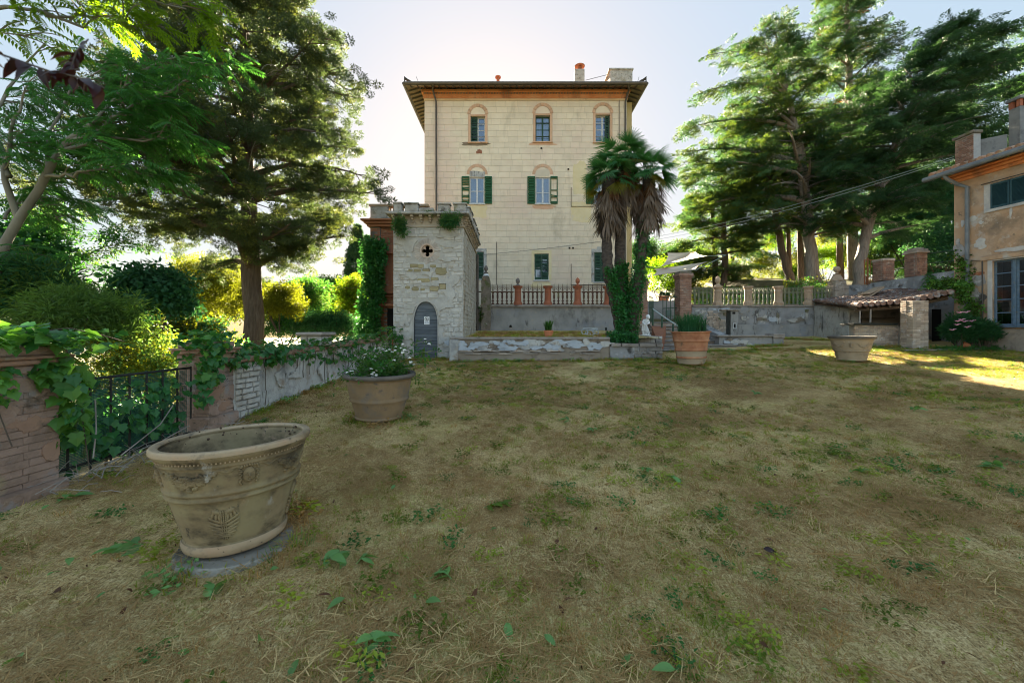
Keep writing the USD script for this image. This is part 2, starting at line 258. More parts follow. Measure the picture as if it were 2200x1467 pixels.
mat('bark_brown', [(.055, .038, .028), (.12, .085, .06), (.17, .13, .10)], scale=5, bump=1.0, bscale=14, bdist=.05, stretch=(3, 3, .35))
mat('bark_grey', [(.12, .10, .085), (.24, .205, .175), (.32, .28, .24)], scale=5, bump=1.0, bscale=14, bdist=.05, stretch=(3, 3, .35))
mat('bark_smooth', [(.13, .12, .095), (.21, .20, .16)], scale=4, bump=.4, stretch=(1, 1, .5))
mat('twig_grey', [(.20, .18, .16), (.32, .29, .26)], scale=6, bump=0)
mat('twig_dark', [(.05, .038, .03), (.10, .08, .06)], scale=6, bump=0)
mat('palm_bark', [(.028, .022, .02), (.07, .056, .048), (.11, .09, .078)], scale=7, bump=1.0, bscale=18, bdist=.04, stretch=(1, 1, 2.5))
mat('ornament_glass', [(.30, .34, .36), (.42, .46, .48)], scale=5, rough=.3, bump=0)
mat('sign_white', [(.68, .70, .72), (.74, .75, .76)], bump=0, rough=.5)
mat('sign_black', [(.015, .015, .02), (.02, .02, .025)], bump=0, rough=.5)
mat('sign_blue', [(.03, .06, .20), (.04, .07, .22)], bump=0, rough=.5)
mat('plaque', [(.10, .15, .14), (.14, .19, .17)], bump=.1, rough=.5)
mat('flower_white', [(.72, .72, .68), (.80, .80, .76)], bump=0, scale=8)
mat('flower_pink', [(.55, .25, .40), (.68, .42, .55)], bump=0, scale=8)
mat('netting', [(.02, .085, .07), (.035, .12, .095)], bump=0, scale=5)
leafmat('lf_cypress', [(0, (0.059, 0.098, 0.045)), (.5, (0.132, 0.183, 0.075)), (.85, (0.231, 0.261, 0.097)), (1, (0.428, 0.326, 0.130))], trans=.30)
leafmat('lf_cypress_warm', [(0, (0.081, 0.109, 0.035)), (.6, (0.184, 0.199, 0.065)), (1, (0.390, 0.267, 0.101))], trans=.38)
leafmat('lf_conifer', [(0, (0.050, 0.125, 0.055)), (.5, (0.113, 0.237, 0.090)), (.85, (0.224, 0.319, 0.106)), (1, (0.479, 0.305, 0.124))], trans=.35)
leafmat('lf_conifer_yellow', [(0, (0.076, 0.126, 0.027)), (.6, (0.160, 0.205, 0.044)), (1, (0.336, 0.236, 0.084))], trans=.42)
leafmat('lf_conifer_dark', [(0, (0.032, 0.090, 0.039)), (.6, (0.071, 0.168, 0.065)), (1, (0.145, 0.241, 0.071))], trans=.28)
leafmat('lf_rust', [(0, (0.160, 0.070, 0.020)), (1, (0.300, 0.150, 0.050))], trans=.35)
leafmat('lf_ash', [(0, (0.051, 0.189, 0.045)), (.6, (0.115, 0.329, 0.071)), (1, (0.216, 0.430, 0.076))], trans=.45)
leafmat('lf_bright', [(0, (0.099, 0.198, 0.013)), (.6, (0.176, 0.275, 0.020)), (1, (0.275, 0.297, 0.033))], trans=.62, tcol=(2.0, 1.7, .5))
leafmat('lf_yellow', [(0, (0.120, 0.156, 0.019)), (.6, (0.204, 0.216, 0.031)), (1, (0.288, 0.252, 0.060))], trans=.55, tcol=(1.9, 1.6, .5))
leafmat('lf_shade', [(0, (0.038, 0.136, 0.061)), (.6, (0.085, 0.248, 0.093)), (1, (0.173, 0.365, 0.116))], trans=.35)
leafmat('lf_bamboo', [(0, (0.099, 0.198, 0.049)), (.7, (0.219, 0.306, 0.066)), (1, (0.481, 0.371, 0.110))], trans=.45)
leafmat('lf_ivy', [(0, (0.045, 0.185, 0.050)), (.5, (0.101, 0.328, 0.074)), (.9, (0.211, 0.482, 0.101)), (1, (0.398, 0.567, 0.169))], trans=.35, rough=.38, spec=.5)
leafmat('lf_ivy_light', [(0, (0.100, 0.265, 0.050)), (.7, (0.203, 0.405, 0.072)), (1, (0.405, 0.527, 0.143))], trans=.42, rough=.42, spec=.45)
leafmat('lf_trunk_ivy', [(0, (0.038, 0.190, 0.045)), (.6, (0.084, 0.347, 0.071)), (1, (0.197, 0.505, 0.099))], trans=.3, rough=.4, spec=.45)
leafmat('lf_creeper', [(0, (0.050, 0.110, 0.016)), (.6, (0.100, 0.170, 0.022)), (1, (0.220, 0.140, 0.030))], trans=.5)
leafmat('lf_oleander', [(0, (0.029, 0.114, 0.041)), (.7, (0.072, 0.215, 0.062)), (1, (0.172, 0.314, 0.085))], trans=.3, rough=.4)
leafmat('lf_palm', [(0, (0.053, 0.191, 0.064)), (.6, (0.094, 0.294, 0.089)), (1, (0.206, 0.412, 0.132))], trans=.35, rough=.4, spec=.5)
leafmat('lf_palm_yellow', [(0, (0.160, 0.160, 0.020)), (.5, (0.280, 0.210, 0.030)), (1, (0.360, 0.220, 0.030))], trans=.4, rough=.5)
leafmat('lf_palm_dead', [(0, (0.202, 0.157, 0.129)), (.6, (0.383, 0.314, 0.277)), (1, (0.544, 0.461, 0.412))], trans=.12, rough=.8)
leafmat('lf_palm_brown', [(0, (0.137, 0.069, 0.035)), (.6, (0.255, 0.137, 0.063)), (1, (0.353, 0.196, 0.098))], trans=.15, rough=.8)
leafmat('lf_red', [(0, (0.030, 0.010, 0.012)), (.7, (0.055, 0.016, 0.014)), (1, (0.100, 0.030, 0.014))], trans=.35, tcol=(2.4, .9, .6), rough=.35, spec=.5)
leafmat('lf_herb', [(0, (0.042, 0.185, 0.084)), (1, (0.092, 0.286, 0.118))], trans=.35)
leafmat('lf_iris', [(0, (0.050, 0.150, 0.030)), (1, (0.100, 0.220, 0.050))], trans=.4)
leafmat('lf_sprig', [(0, (0.144, 0.304, 0.095)), (.6, (0.245, 0.421, 0.130)), (1, (0.459, 0.585, 0.223))], trans=.3, rough=.5)
leafmat('lf_sprig_yellow', [(0, (0.100, 0.170, 0.015)), (1, (0.180, 0.230, 0.030))], trans=.4)
leafmat('lf_dry', [(0, (0.100, 0.045, 0.022)), (.6, (0.220, 0.110, 0.060)), (1, (0.340, 0.220, 0.140))], trans=.15, rough=.8)
leafmat('straw_bright', [(0, (.58, .42, .19)), (.6, (.76, .59, .32)), (1, (.88, .74, .48))], trans=.1, tcol=(1.1, 1.05, .9), rough=.7, spec=.2, rv=.15)
leafmat('straw', [(0, (.34, .21, .085)), (.2, (.58, .40, .17)), (.55, (.76, .56, .27)), (.88, (.86, .70, .42)), (.95, (.44, .40, .10)), (1, (.36, .35, .08))], trans=.12, tcol=(1.15, 1.08, .85), rough=.8, spec=.15, rv=.2)
leafmat('blade_green', [(0, (0.235, 0.301, 0.032)), (.6, (0.376, 0.431, 0.057)), (1, (0.565, 0.517, 0.105))], trans=.35, rv=.3)
leafmat('blade_mix', [(0, (0.396, 0.250, 0.099)), (.35, (0.352, 0.320, 0.081)), (.7, (0.264, 0.310, 0.063)), (1, (0.638, 0.470, 0.216))], trans=.3, rv=.3)
def lawnmat():
    n = {'geo': ('geometry', {}), 'p': ('principled_bsdf', {'roughness': .9, 'specular_ior_level': .15}), 'mx': ('math', {'math_type': 'maximum'}), 'r': ('rgb_ramp', {'ramp': [(.44, (.08, .05, .022)), (.50, (.32, .21, .09)), (.56, (.66, .48, .21)), (.63, (.88, .72, .40))]}), 'bp': ('bump', {'strength': 1.0, 'distance': .02})}; l = []
    for k, (st, ro) in enumerate((((1, .30, 1), .5), ((.30, 1, 1), .9), ((1, .34, 1), 2.0))):
        n |= {f'm{k}': ('mapping', {'scale': st, 'rotation': (0, 0, ro), 'location': (k * 3.1, k * 1.7, 0)}), f'n{k}': ('noise_texture', {'scale': 70.0, 'detail': 6.0, 'roughness': .7, 'distortion': 1.6})}; l += [('geo.position', f'm{k}.vector'), (f'm{k}.vector', f'n{k}.vector')]
    n['mx2'] = ('math', {'math_type': 'maximum'}); l += [('n0.fac', 'mx.value1'), ('n1.fac', 'mx.value2'), ('mx.value', 'mx2.value1'), ('n2.fac', 'mx2.value2'), ('mx2.value', 'r.fac')]; out = 'r.color'
    for k, (col, sc, lo, hi, am) in enumerate((((.38, .37, .09), .7, .47, .66, .40), ((.17, .115, .055), 2.4, .58, .72, .35), ((.76, .58, .28), 1.6, .56, .70, .3), ((.36, .38, .07), 11, .57, .64, .5))):
        n |= {f's{k}': ('noise_texture', {'scale': sc, 'detail': 7.0, 'roughness': .65}), f'a{k}': ('mapping', {'location': (k * 5.3, k * 2.2, 1)}), f'q{k}': ('map_range', {'from_min': lo, 'from_max': hi, 'to_max': am, 'clamp': True}), f'x{k}': ('mix', {'color2': col})}
        l += [('geo.position', f'a{k}.vector'), (f'a{k}.vector', f's{k}.vector'), (f's{k}.fac', f'q{k}.value'), (f'q{k}.result', f'x{k}.fac'), (out, f'x{k}.color1')]; out = f'x{k}.color'
    l += [(out, 'p.base_color'), ('mx2.value', 'bp.height'), ('bp.normal', 'p.normal')]; M['lawn'] = usdkit.material(stage, '/World/Looks/lawn', n, l, surface='p.BSDF')
lawnmat()
mat('earth', [(.10, .085, .04), (.17, .14, .07)], scale=1.5, bump=.6, bscale=20, stains=[((.09, .11, .03), .5, .45, .62)])
mat('straw_bank', [(.26, .19, .085), (.36, .28, .13)], scale=2.5, bump=.6, bscale=30)
def glass(name, tint, fac):
    M[name] = usdkit.material(stage, '/World/Looks/' + name, {'t': ('transparent_bsdf', {'color': tint}), 'g': ('glossy_bsdf', {'roughness': .06, 'color': (.85, .92, 1.0)}), 'f': ('fresnel', {'IOR': 1.6}), 'm': ('math', {'math_type': 'add', 'use_clamp': True, 'value2': fac}), 'x': ('mix_closure', {})},
        [('f.fac', 'm.value1'), ('m.value', 'x.fac'), ('t.BSDF', 'x.closure1'), ('g.BSDF', 'x.closure2')], surface='x.closure')
glass('pane', (.72, .78, .86), .12); glass('pane_blue', (.30, .42, .58), .18); glass('pane_dark', (.45, .52, .58), .10)

# ================================================================ ground
def zlawn(x, y):
    x = np.asarray(x, float); y = np.asarray(y, float)
    z = .07 * (np.clip(y, -40, 17.4) - 2.9) + .028 * np.maximum(x - 2, 0)
    p = np.stack(np.broadcast_arrays(x * .7, y * .7, 0 * x), -1)
    return z + .05 * (meshkit.fbm(p, 3, 3) - .5) + .004 * (meshkit.fbm(p * 5, 2, 5) - .5)
def wall_line(y): return -4.62 + .08 * np.asarray(y, float)                       # inner face of the low wall on the left
def zterrain(x, y):
    x = np.asarray(x, float); y = np.asarray(y, float)
    base = .07 * (np.clip(y, -40, 17.4) - 2.9) - .35
    left = np.maximum(wall_line(np.clip(y, -5, 17)) - .3 - x, 0)                    # falls away beyond the wall on the left
    z = base - sstep(0, 2.5, left) * .7 - .16 * np.maximum(left - 1.5, 0)
    z = np.maximum(z, -16 - .02 * left)
    up = sstep(17.35, 17.6, y) * sstep(-6.5, -5.5, x)
    hill = 2.0 + sstep(7, 10.5, x) * (.34 * np.clip(y - 17.3, 0, 5) + .12 * np.clip(y - 22.3, 0, 30)) + sstep(13, 15, x) * .5 * sstep(17.3, 20, y)
    z = np.where(up > 0, lerp(z, hill, up), z)
    return z
xs = np.concatenate([-np.geomspace(900, 16, 26), np.arange(-15.5, 22, .5), np.geomspace(22.5, 900, 26)])
ys = np.concatenate([-np.geomspace(300, 6, 12), np.arange(-5.5, 17, .75), [17.3, 17.45, 17.65], np.arange(18, 40, .75), np.geomspace(41, 1500, 24)])
gx, gy = np.meshgrid(xs, ys); gz = zterrain(gx, gy) + .25 * (meshkit.fbm(np.stack([gx * .3, gy * .3, 0 * gx], -1), 3, 11) - .5) * (np.abs(gx - 5) > 10)
nX = len(xs); ii, jj = np.meshgrid(np.arange(len(ys) - 1), np.arange(nX - 1), indexing='ij'); a0 = (ii * nX + jj).ravel()
put('/World', 'ground', (np.stack([gx, gy, gz], -1).reshape(-1, 3), np.vstack([np.stack([a0, a0 + 1, a0 + nX + 1], 1), np.stack([a0, a0 + nX + 1, a0 + nX], 1)])), 'earth', smooth=True, kind='structure')
def lawn_pt(u, w):
    y = -4 + w * 21.2; x0 = wall_line(y) - .12; x = x0 + (19.0 - x0) * u; return np.stack([x, y, zlawn(x, y)], -1)
put('/World', 'lawn', grid(190, 170, lawn_pt), 'lawn', smooth=True, kind='structure')

# ================================================================ the villa
HYF = 25.0                                                     # its front
HX0, HX1 = fx(912, HYF), fx(1347, HYF); HZ0, HZ1 = 1.95, fz(217, HYF)
villa = thing('villa', 'tall three-storey cream villa with scored ashlar plaster and orange cornice', 'villa', ((HX0 + HX1) / 2, HYF, HZ0))
top_w = [(1026.5, 250, 306), (1166, 248, 305), (1295, 247, 306)]
mid_w = [(1025, 381, 438), (1166, 381, 438), (1292, 381, 438)]
low_w = [(1163.5, 545, 602), (1292, 542, 606), (1024, 541, 600)]
HALF = 15.5
holes = []
for c, t, b in top_w + mid_w + low_w:
    holes.append(sbox(fx(c - HALF, HYF), fz(b, HYF), fx(c + HALF, HYF), fz(t, HYF)))
face = sbox(HX0, HZ0, HX1, HZ1 + 1.0)
for h in holes: face = face.difference(h)
wallm = MB(xz_extrude(face, HYF + .015, HYF + .45)); wallm.add(bx(HX0, HX0 + .3, HYF + .46, HYF + 10, HZ0, HZ1 + 1)); wallm.add(bx(HX1 - .3, HX1, HYF + .46, HYF + 10, HZ0, HZ1 + 1)); wallm.add(bx(HX0, HX1, HYF + 11.7, HYF + 10, HZ0, HZ1 + 1))
put(villa, 'wall', wallm, 'facade_joint')
put(villa, 'side_wing', bx(HX1 + .002, fx(1357.5, HYF + .9), HYF + .9, HYF + 9, HZ0, HZ1 + .4), 'side_wall')
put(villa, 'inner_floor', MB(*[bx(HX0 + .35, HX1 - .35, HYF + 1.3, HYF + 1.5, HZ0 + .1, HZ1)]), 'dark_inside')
# scored blocks: rows of the photograph, each block a piece with a recessed joint
rows = np.arange(217, 618, 12.72); blocks = []
surround = []
arcs = []
for c, t, b in top_w:
    surround.append(sbox(fx(c - HALF - 5.5, HYF), fz(b + 1, HYF), fx(c + HALF + 5.5, HYF), fz(t - 4, HYF)))
    arcs.append((c, t - 4, 22.5, 16, True))
for c, t, b in mid_w[:2]: arcs.append((c, t - 6, 22.5, 16, True))
for (c, t, r1, r0, _) in arcs: surround.append(Point(fx(c, HYF), fz(t, HYF)).buffer(r1 / FPX * HYF, 24).intersection(sbox(-99, fz(t, HYF), 99, 99)))
from shapely import union_all
cut = union_all(holes + surround)
for r in range(len(rows) - 1):
    w0 = 912 - (r % 2) * 11.0 - rnd.uniform(0, 4)
    while w0 < 1347:
        w1 = w0 + 22 + rnd.uniform(-2.5, 4.5)
        zt, zb = fz(rows[r], HYF), fz(rows[r + 1], HYF)
        q = sbox(max(HX0, fx(w0, HYF)) + .008, zb + .009, min(HX1, fx(w1, HYF)) - .008, zt - .009) if fx(w1, HYF) - HX0 > .1 and HX1 - fx(w0, HYF) > .1 else None
        w0 = w1
        if q is None: continue
        q = q.difference(cut)
        for g in getattr(q, 'geoms', [q]):
            if g.area > .01: blocks.append((rows[r], xz_extrude(g, HYF + rnd.uniform(-.003, .003), HYF + .016)))
blocks.sort(key=lambda b: b[0])
for _, m in blocks[:298]: put(villa, 'plaster_block', m, 'facade')
put(villa, 'lower_plaster_blocks', MB(*[m for _, m in blocks[298:]]), 'facade', kind='stuff')
# window surrounds and relieving arches
def arch(c, t, r1, r0, k, m, yf):
    ox, oz = fx(c, HYF), fz(t, HYF); R1, R0 = r1 / FPX * HYF, r0 / FPX * HYF
    for i in range(k):
        a0, a1 = math.pi * i / k + .02, math.pi * (i + 1) / k - .02; an = np.linspace(a0, a1, 5)
        pts = [(ox + R1 * math.cos(a), oz + R1 * math.sin(a)) for a in an] + [(ox + R0 * math.cos(a), oz + R0 * math.sin(a)) for a in an[::-1]]
        put(villa, 'arch_stone', xz_extrude(Polygon(pts), yf, HYF + .016), m)
    pts = [(ox + (R0 - .012) * math.cos(a), oz + (R0 - .012) * math.sin(a)) for a in np.linspace(0, math.pi, 16)]
    put(villa, 'arch_infill', xz_extrude(Polygon(pts), HYF + .004, HYF + .016), 'facade')
for c, t, b in top_w:
    arch(c, t - 4, 22.5, 16, 7, 'arch_pink', HYF - .022)
    for s in (-1, 1): put(villa, 'window_jamb', bx(*sorted((fx(c + s * HALF, HYF), fx(c + s * (HALF + 5.2), HYF))), HYF - .018, HYF + .016, fz(b + .5, HYF), fz(t - 4, HYF), .006), 'arch_pink')
    put(villa, 'window_lintel', bx(fx(c - HALF + .1, HYF), fx(c + HALF - .1, HYF), HYF - .02, HYF + .016, fz(t, HYF), fz(t - 4, HYF) - .003, .006), 'arch_pink')
    put(villa, 'window_sill', bx(fx(c - HALF - 6, HYF), fx(c + HALF + 6, HYF), HYF - .10, HYF + .10, fz(b + 2.2, HYF), fz(b, HYF), .012), 'arch_pink')
for c, t, b in mid_w[:2]: arch(c, t - 6, 22.5, 16, 7, 'arch_pink', HYF - .006)
for c, t, b in mid_w + low_w:
    put(villa, 'window_sill', bx(fx(c - HALF - 2, HYF), fx(c + HALF + 2, HYF), HYF - .07, HYF + .10, fz(b + 2.0, HYF), fz(b, HYF), .012), 'frame_white')
    sr = sbox(fx(c - HALF - 6, HYF), fz(b, HYF), fx(c + HALF + 6, HYF), fz(t - 7, HYF)).difference(sbox(fx(c - HALF, HYF), fz(b, HYF) - 1, fx(c + HALF, HYF), fz(t, HYF)))
    if (c, t, b) in low_w: put(villa, 'plaster_surround', xz_extrude(sr, HYF - .008, HYF - .0035), 'plaster_yellow' if c < 1200 and c > 1100 else 'plaster_white')
def blotch(poly_px, m, yf=HYF - .006, name='plaster_patch', Y=HYF, par=None, n=40, amp=.16, seed=0):
    """an irregular patch of newer plaster round a pixel box (x0, y0, x1, y1), a few mm proud"""
    x0, y0, x1, y1 = poly_px; r = np.random.default_rng(seed + int(x0)); an = np.linspace(0, 2 * math.pi, n, endpoint=False)
    k = 1 + amp * np.interp(an, np.linspace(0, 2 * math.pi, 13), np.append(q := r.uniform(-1, 1, 12), q[0])) + r.uniform(-.05, .05, n)
    sq = np.maximum(np.abs(np.cos(an)), np.abs(np.sin(an))) ** -.75
    pts = [(lerp(fx(x0, Y), fx(x1, Y), .5 + .5 * math.cos(a) * kk * s), lerp(fz(y1, Y), fz(y0, Y), .5 + .5 * math.sin(a) * kk * s)) for a, kk, s in zip(an, k, sq)]
    put(par or villa, name, xz_extrude(Polygon(pts).buffer(0), yf, yf + .005), m)
blotch((1007, 441, 1046, 468), 'plaster_yellow'); blotch((1231, 347, 1262, 420), 'plaster_yellow'); blotch((1226, 430, 1270, 478), 'plaster_yellow'); blotch((1142, 606, 1186, 618), 'plaster_yellow')
blotch((1009, 368, 1044, 381), 'plaster_white', yf=HYF - .012); blotch((1150, 365, 1182, 379), 'facade_joint', yf=HYF - .005); blotch((1024, 322, 1036, 330), 'brick_red', yf=HYF - .007, amp=.3)
blotch((998, 306, 1052, 313), 'soffit', yf=HYF - .0065, amp=.3); blotch((1140, 304, 1192, 312), 'arch_pink', yf=HYF - .0065, amp=.3); blotch((1283, 530, 1306, 541), 'plaster_white', yf=HYF - .0095); blotch((1148, 440, 1190, 449), 'arch_pink', yf=HYF - .0065, amp=.3)
# windows
def leaf_shutter(par, x0, x1, z0, z1, y, m='shutter_green', slats=14, gaps=(), broken=(), rail=.5):
    w = .05; fr = MB(bx(x0, x0 + w, y, y + .04, z0, z1, .006), bx(x1 - w, x1, y, y + .04, z0, z1, .006), bx(x0 + w, x1 - w, y + .003, y + .037, z0, z0 + .09, .006), bx(x0 + w, x1 - w, y + .003, y + .037, z1 - .07, z1, .006))
    zr = lerp(z0, z1, rail); fr.add(bx(x0 + w, x1 - w, y + .003, y + .037, zr - .03, zr + .03, .006))
    s = put(par, 'shutter', fr, m); sl = MB()
    for k in range(slats):
        t = (k + .5) / slats; z = lerp(z0 + .09, z1 - .07, t)
        if abs(z - zr) < .045 or any(a <= t <= b for a, b in gaps): continue
        h = (z1 - z0) / slats * .62; v, f = bx(x0 + w - .004, x1 - w + .004, y + .014, y + .024, z - h * .62, z + h * .62); v = rot(v, [1, 0, 0], -.62, ((x0 + x1) / 2, y + .02, z))
        if k in broken: v = rot(v, [0, 1, 0], .18, ((x0 + x1) / 2, y + .02, z))
        sl.add(v, f)
    if sl.n: put(s, 'slats', sl, m)
def casement(par, c, t, b, pane='pane', curtain=True, transom=.5, fm='frame_white', yoff=.18, wide=HALF, bars=1):
    x0, x1, z0, z1 = fx(c - wide, HYF) + .004, fx(c + wide, HYF) - .004, fz(b, HYF) + .004, fz(t, HYF) - .004; y = HYF + yoff; w = .06; xm = (x0 + x1) / 2
    fr = MB(bx(x0, x0 + w, y, y + .06, z0, z1, .008), bx(x1 - w, x1, y, y + .06, z0, z1, .008), bx(x0 + w, x1 - w, y + .003, y + .057, z0, z0 + .07, .008), bx(x0 + w, x1 - w, y + .003, y + .057, z1 - .07, z1, .008), bx(xm - .05, xm + .05, y - .008, y + .05, z0 + .07, z1 - .07, .008))
    zm = [lerp(z0, z1, transom * (k + 1) if bars == 1 else (k + 1) / (bars + 1)) for k in range(bars)]
    for z in zm:
        for a, e in ((x0 + w, xm - .05), (xm + .05, x1 - w)): fr.add(bx(a, e, y + .005, y + .045, z - .022, z + .022, .005))
    wd = put(par, 'window', fr, fm); zs = [z0 + .07] + zm + [z1 - .07]
    for a, e in ((x0 + w, xm - .05), (xm + .05, x1 - w)):
        for k in range(len(zs) - 1): put(wd, 'pane', bx(a - .004, e + .004, y + .025, y + .031, zs[k] + (.022 if k else 0) - .004, zs[k + 1] - (.022 if k < len(zs) - 2 else 0) + .004), pane)
    if curtain: put(wd, 'curtain', grid(25, 2, lambda u, w_: np.stack([lerp(x0, x1, u), y + .16 + .02 * np.sin(u * 40), lerp(z0, z1, w_)], -1)), 'curtain', smooth=True)
casement(villa, *top_w[0], pane='pane_blue', curtain=False, bars=3)
casement(villa, *top_w[1], pane='pane', curtain=True, bars=3, fm='shutter_dark'); casement(villa, *top_w[2], pane='pane_blue', curtain=False, bars=3)
c, t, b = top_w[0]; leaf_shutter(villa, fx(c - HALF, HYF) + .03, fx(c - 1, HYF), fz(b, HYF) + .02, fz(t, HYF) - .03, HYF + .09, 'shutter_dark', rail=.65)
c, t, b = top_w[2]; leaf_shutter(villa, fx(c + 6, HYF), fx(c + HALF, HYF) - .03, fz(b, HYF) + .02, fz(t, HYF) - .03, HYF + .09, 'shutter_dark', rail=.65)
for c, t, b in top_w: put(villa, 'window_guard', MB(*[tube([(fx(c - HALF, HYF) - .02, HYF + .04, z), (fx(c + HALF, HYF) + .02, HYF + .04, z)], .012, 5) for z in (fz(b, HYF) + .35, fz(t, HYF) - .42)]), 'iron_dark')
for k, (c, t, b) in enumerate(mid_w):
    casement(villa, c, t, b, pane='pane', transom=.48 if k != 1 else .42, yoff=.05)
    leaf_shutter(villa, fx(c - 33, HYF), fx(c - HALF - .8, HYF), fz(b, HYF) - .02, fz(t - 1.5, HYF), HYF - .055, slats=16, gaps=((.10, .18), (.34, .42), (.62, .68), (.80, .84)) if k == 0 else (), broken=(5, 8) if k == 0 else ())
    leaf_shutter(villa, fx(c + HALF + .8, HYF), fx(c + 32, HYF), fz(b, HYF) - .02, fz(t - 1.5, HYF), HYF - .055, slats=16, gaps=((.5, .93), (.06, .2), (.3, .42)) if k == 1 else (), broken=(4,) if k == 1 else ())
    for s in (-1, 1): put(villa, 'shutter_backing', bx(*sorted((fx(c + s * (HALF + 3), HYF), fx(c + s * 30, HYF))), HYF - .014, HYF - .009, fz(b, HYF) + .05, fz(t, HYF) - .05), 'shutter_green') if not ((k == 0 and s < 0) or (k == 1 and s > 0)) else None
for k, (c, t, b) in enumerate(low_w):
    casement(villa, c, t, b, pane='pane', transom=.5, yoff=.12); zz0, zz1 = fz(b, HYF) + .03, fz(t, HYF) - .03
    leaf_shutter(villa, fx(c - HALF, HYF) + .03, fx(c, HYF) - .005, zz0, zz1, HYF + .01, 'shutter_dark', slats=18, gaps=((.08, .4),) if k == 0 else ())
    leaf_shutter(villa, fx(c, HYF) + .005, fx(c + HALF, HYF) - .03, zz0, zz1, HYF + .01, 'shutter_dark', slats=18, gaps=((.52, .56), (.66, .71), (.78, .86), (.3, .38)) if k == 0 else (), broken=(4, 10) if k == 0 else ())
    if k == 0: put(villa, 'shutter_edging', MB(*[bx(a, e, HYF - .004, HYF + .008, g, h) for a, e, g, h in ((fx(c - HALF, HYF), fx(c + HALF, HYF), zz0 - .028, zz0), (fx(c - HALF, HYF), fx(c - HALF, HYF) + .028, zz0 + .002, zz0 + .25), (fx(c + HALF, HYF) - .028, fx(c + HALF, HYF), zz0 + .002, zz0 + .25))]), 'frame_white')
# cornice, eaves, gutter
EY = HYF - .8; EX0, EX1 = fx(870, EY), fx(1387, EY); EZ = fz(184, EY)
put(villa, 'cornice', bx(HX0 - .02, HX1 + .02, HYF - .05, HYF + .4, HZ1 + .02, HZ1 + .12, .01), 'cornice_light')
put(villa, 'cornice', bx(HX0 - .06, HX1 + .06, HYF - .10, HYF + .4, HZ1 + .122, HZ1 + .42, .01), 'cornice_orange')
put(villa, 'cornice', bx(HX0 - .16, HX1 + .16, HYF - .20, HYF + .4, HZ1 + .424, HZ1 + .62, .03), 'cornice_orange')
put(villa, 'dentils', MB(*[bx(x, x + .09, HYF - .16, HYF - .10, HZ1 + .36, HZ1 + .42) for x in np.arange(HX0, HX1 - .1, .17)]), 'soffit')
SD = 11.4
soff = grid(2, 2, lambda u, w: np.stack([lerp(EX0, EX1, u), lerp(EY + .02, HYF, w), EZ + .02 + .30 * w], -1))
sl = (np.array([[EX0, EY + .02, EZ + .02], [EX0, HYF + SD, EZ + .02], [HX0 - .02, HYF + SD - .8, EZ + .32], [HX0 - .02, HYF - .02, EZ + .32]]), np.array([[0, 1, 2], [0, 2, 3]]))
sr_ = (sl[0] * [1, 1, 1], sl[1]); vr = sl[0].copy(); vr[:2, 0] = EX1; vr[2:, 0] = HX1 + .02
put(villa, 'soffit', MB(soff, sl, (vr, sl[1][:, ::-1])), 'soffit')
raf = MB()
for x in np.arange(EX0 + .3, EX1 - .2, .42): raf.add(tube([(x, EY + .06, EZ + .0), (x, HYF, EZ + .27)], .045, 4))
for y in np.arange(EY + .6, HYF + 8, .42):
    raf.add(tube([(EX0 + .06, y, EZ), (HX0, y, EZ + .27)], .045, 4)); raf.add(tube([(EX1 - .06, y, EZ), (HX1, y, EZ + .27)], .045, 4))
put(villa, 'rafters', raf, 'eave_dark')
ry = HYF + SD / 2; rz = EZ + 1.7
rv = np.array([[EX0, EY, EZ + .12], [EX1, EY, EZ + .12], [EX1, HYF + SD, EZ + .12], [EX0, HYF + SD, EZ + .12], [EX0 + 5.2, ry, rz], [EX1 - 5.2, ry, rz]])
roof = put(villa, 'roof', (rv, np.array([[0, 1, 5], [0, 5, 4], [1, 2, 5], [2, 3, 4], [2, 4, 5], [3, 0, 4]])), 'roof_plain')
put(roof, 'fascia', MB(bx(EX0, EX1, EY, EY + .03, EZ + .02, EZ + .117), bx(EX0, EX0 + .03, EY + .032, HYF + SD, EZ + .02, EZ + .117), bx(EX1 - .03, EX1, EY + .032, HYF + SD, EZ + .02, EZ + .117)), 'eave_dark')
put(roof, 'eave_tiles', MB(*[tube([(x, EY - .06, EZ + .14), (x, EY + .5, EZ + .24)], .075, 6) for x in np.arange(EX0, EX1, .2)]), 'roof_plain')
put(roof, 'gutter', MB(tube([(EX0 - .05, EY - .08, EZ + .10), (EX1 + .05, EY - .08, EZ + .10)], .085, 8), tube([(EX0 - .08, EY - .05, EZ + .10), (EX0 - .08, HYF + SD, EZ + .10)], .085, 8), tube([(EX1 + .08, EY - .05, EZ + .10), (EX1 + .08, HYF + SD, EZ + .10)], .085, 8)), 'gutter', smooth=40)
for X, s in ((EX0, 1), (EX1, -1)):
    hp = MB()
    for k in range(5): hp.add(tube([(X + s * (.0 + .16 * k), EY - .05 + .16 * k, EZ + .40 - .035 * k), (X + s * (.18 + .16 * k), EY + .13 + .16 * k, EZ + .34 - .02 * k)], .07, 6))
    hp.add(bx(X - .02, X + .02, EY - .13, EY - .03, EZ + .08, EZ + .46)); put(roof, 'hip_ridge_tiles', hp, 'eave_dark')
chm = put(roof, 'chimney', MB(bx(fx(1235, 28), fx(1256, 28), 28, 28.6, EZ + .5, fz(148, 28), .02)), 'battlement')
put(chm, 'chimney_pot', MB(lathe([(0, 0), (.17, 0), (.15, .28), (.34, .30), (.36, .36), (.20, .46), (0, .48)], 14, (fx(1245.5, 28.3), 28.3, fz(148, 28)))), 'terracotta_red', smooth=40)
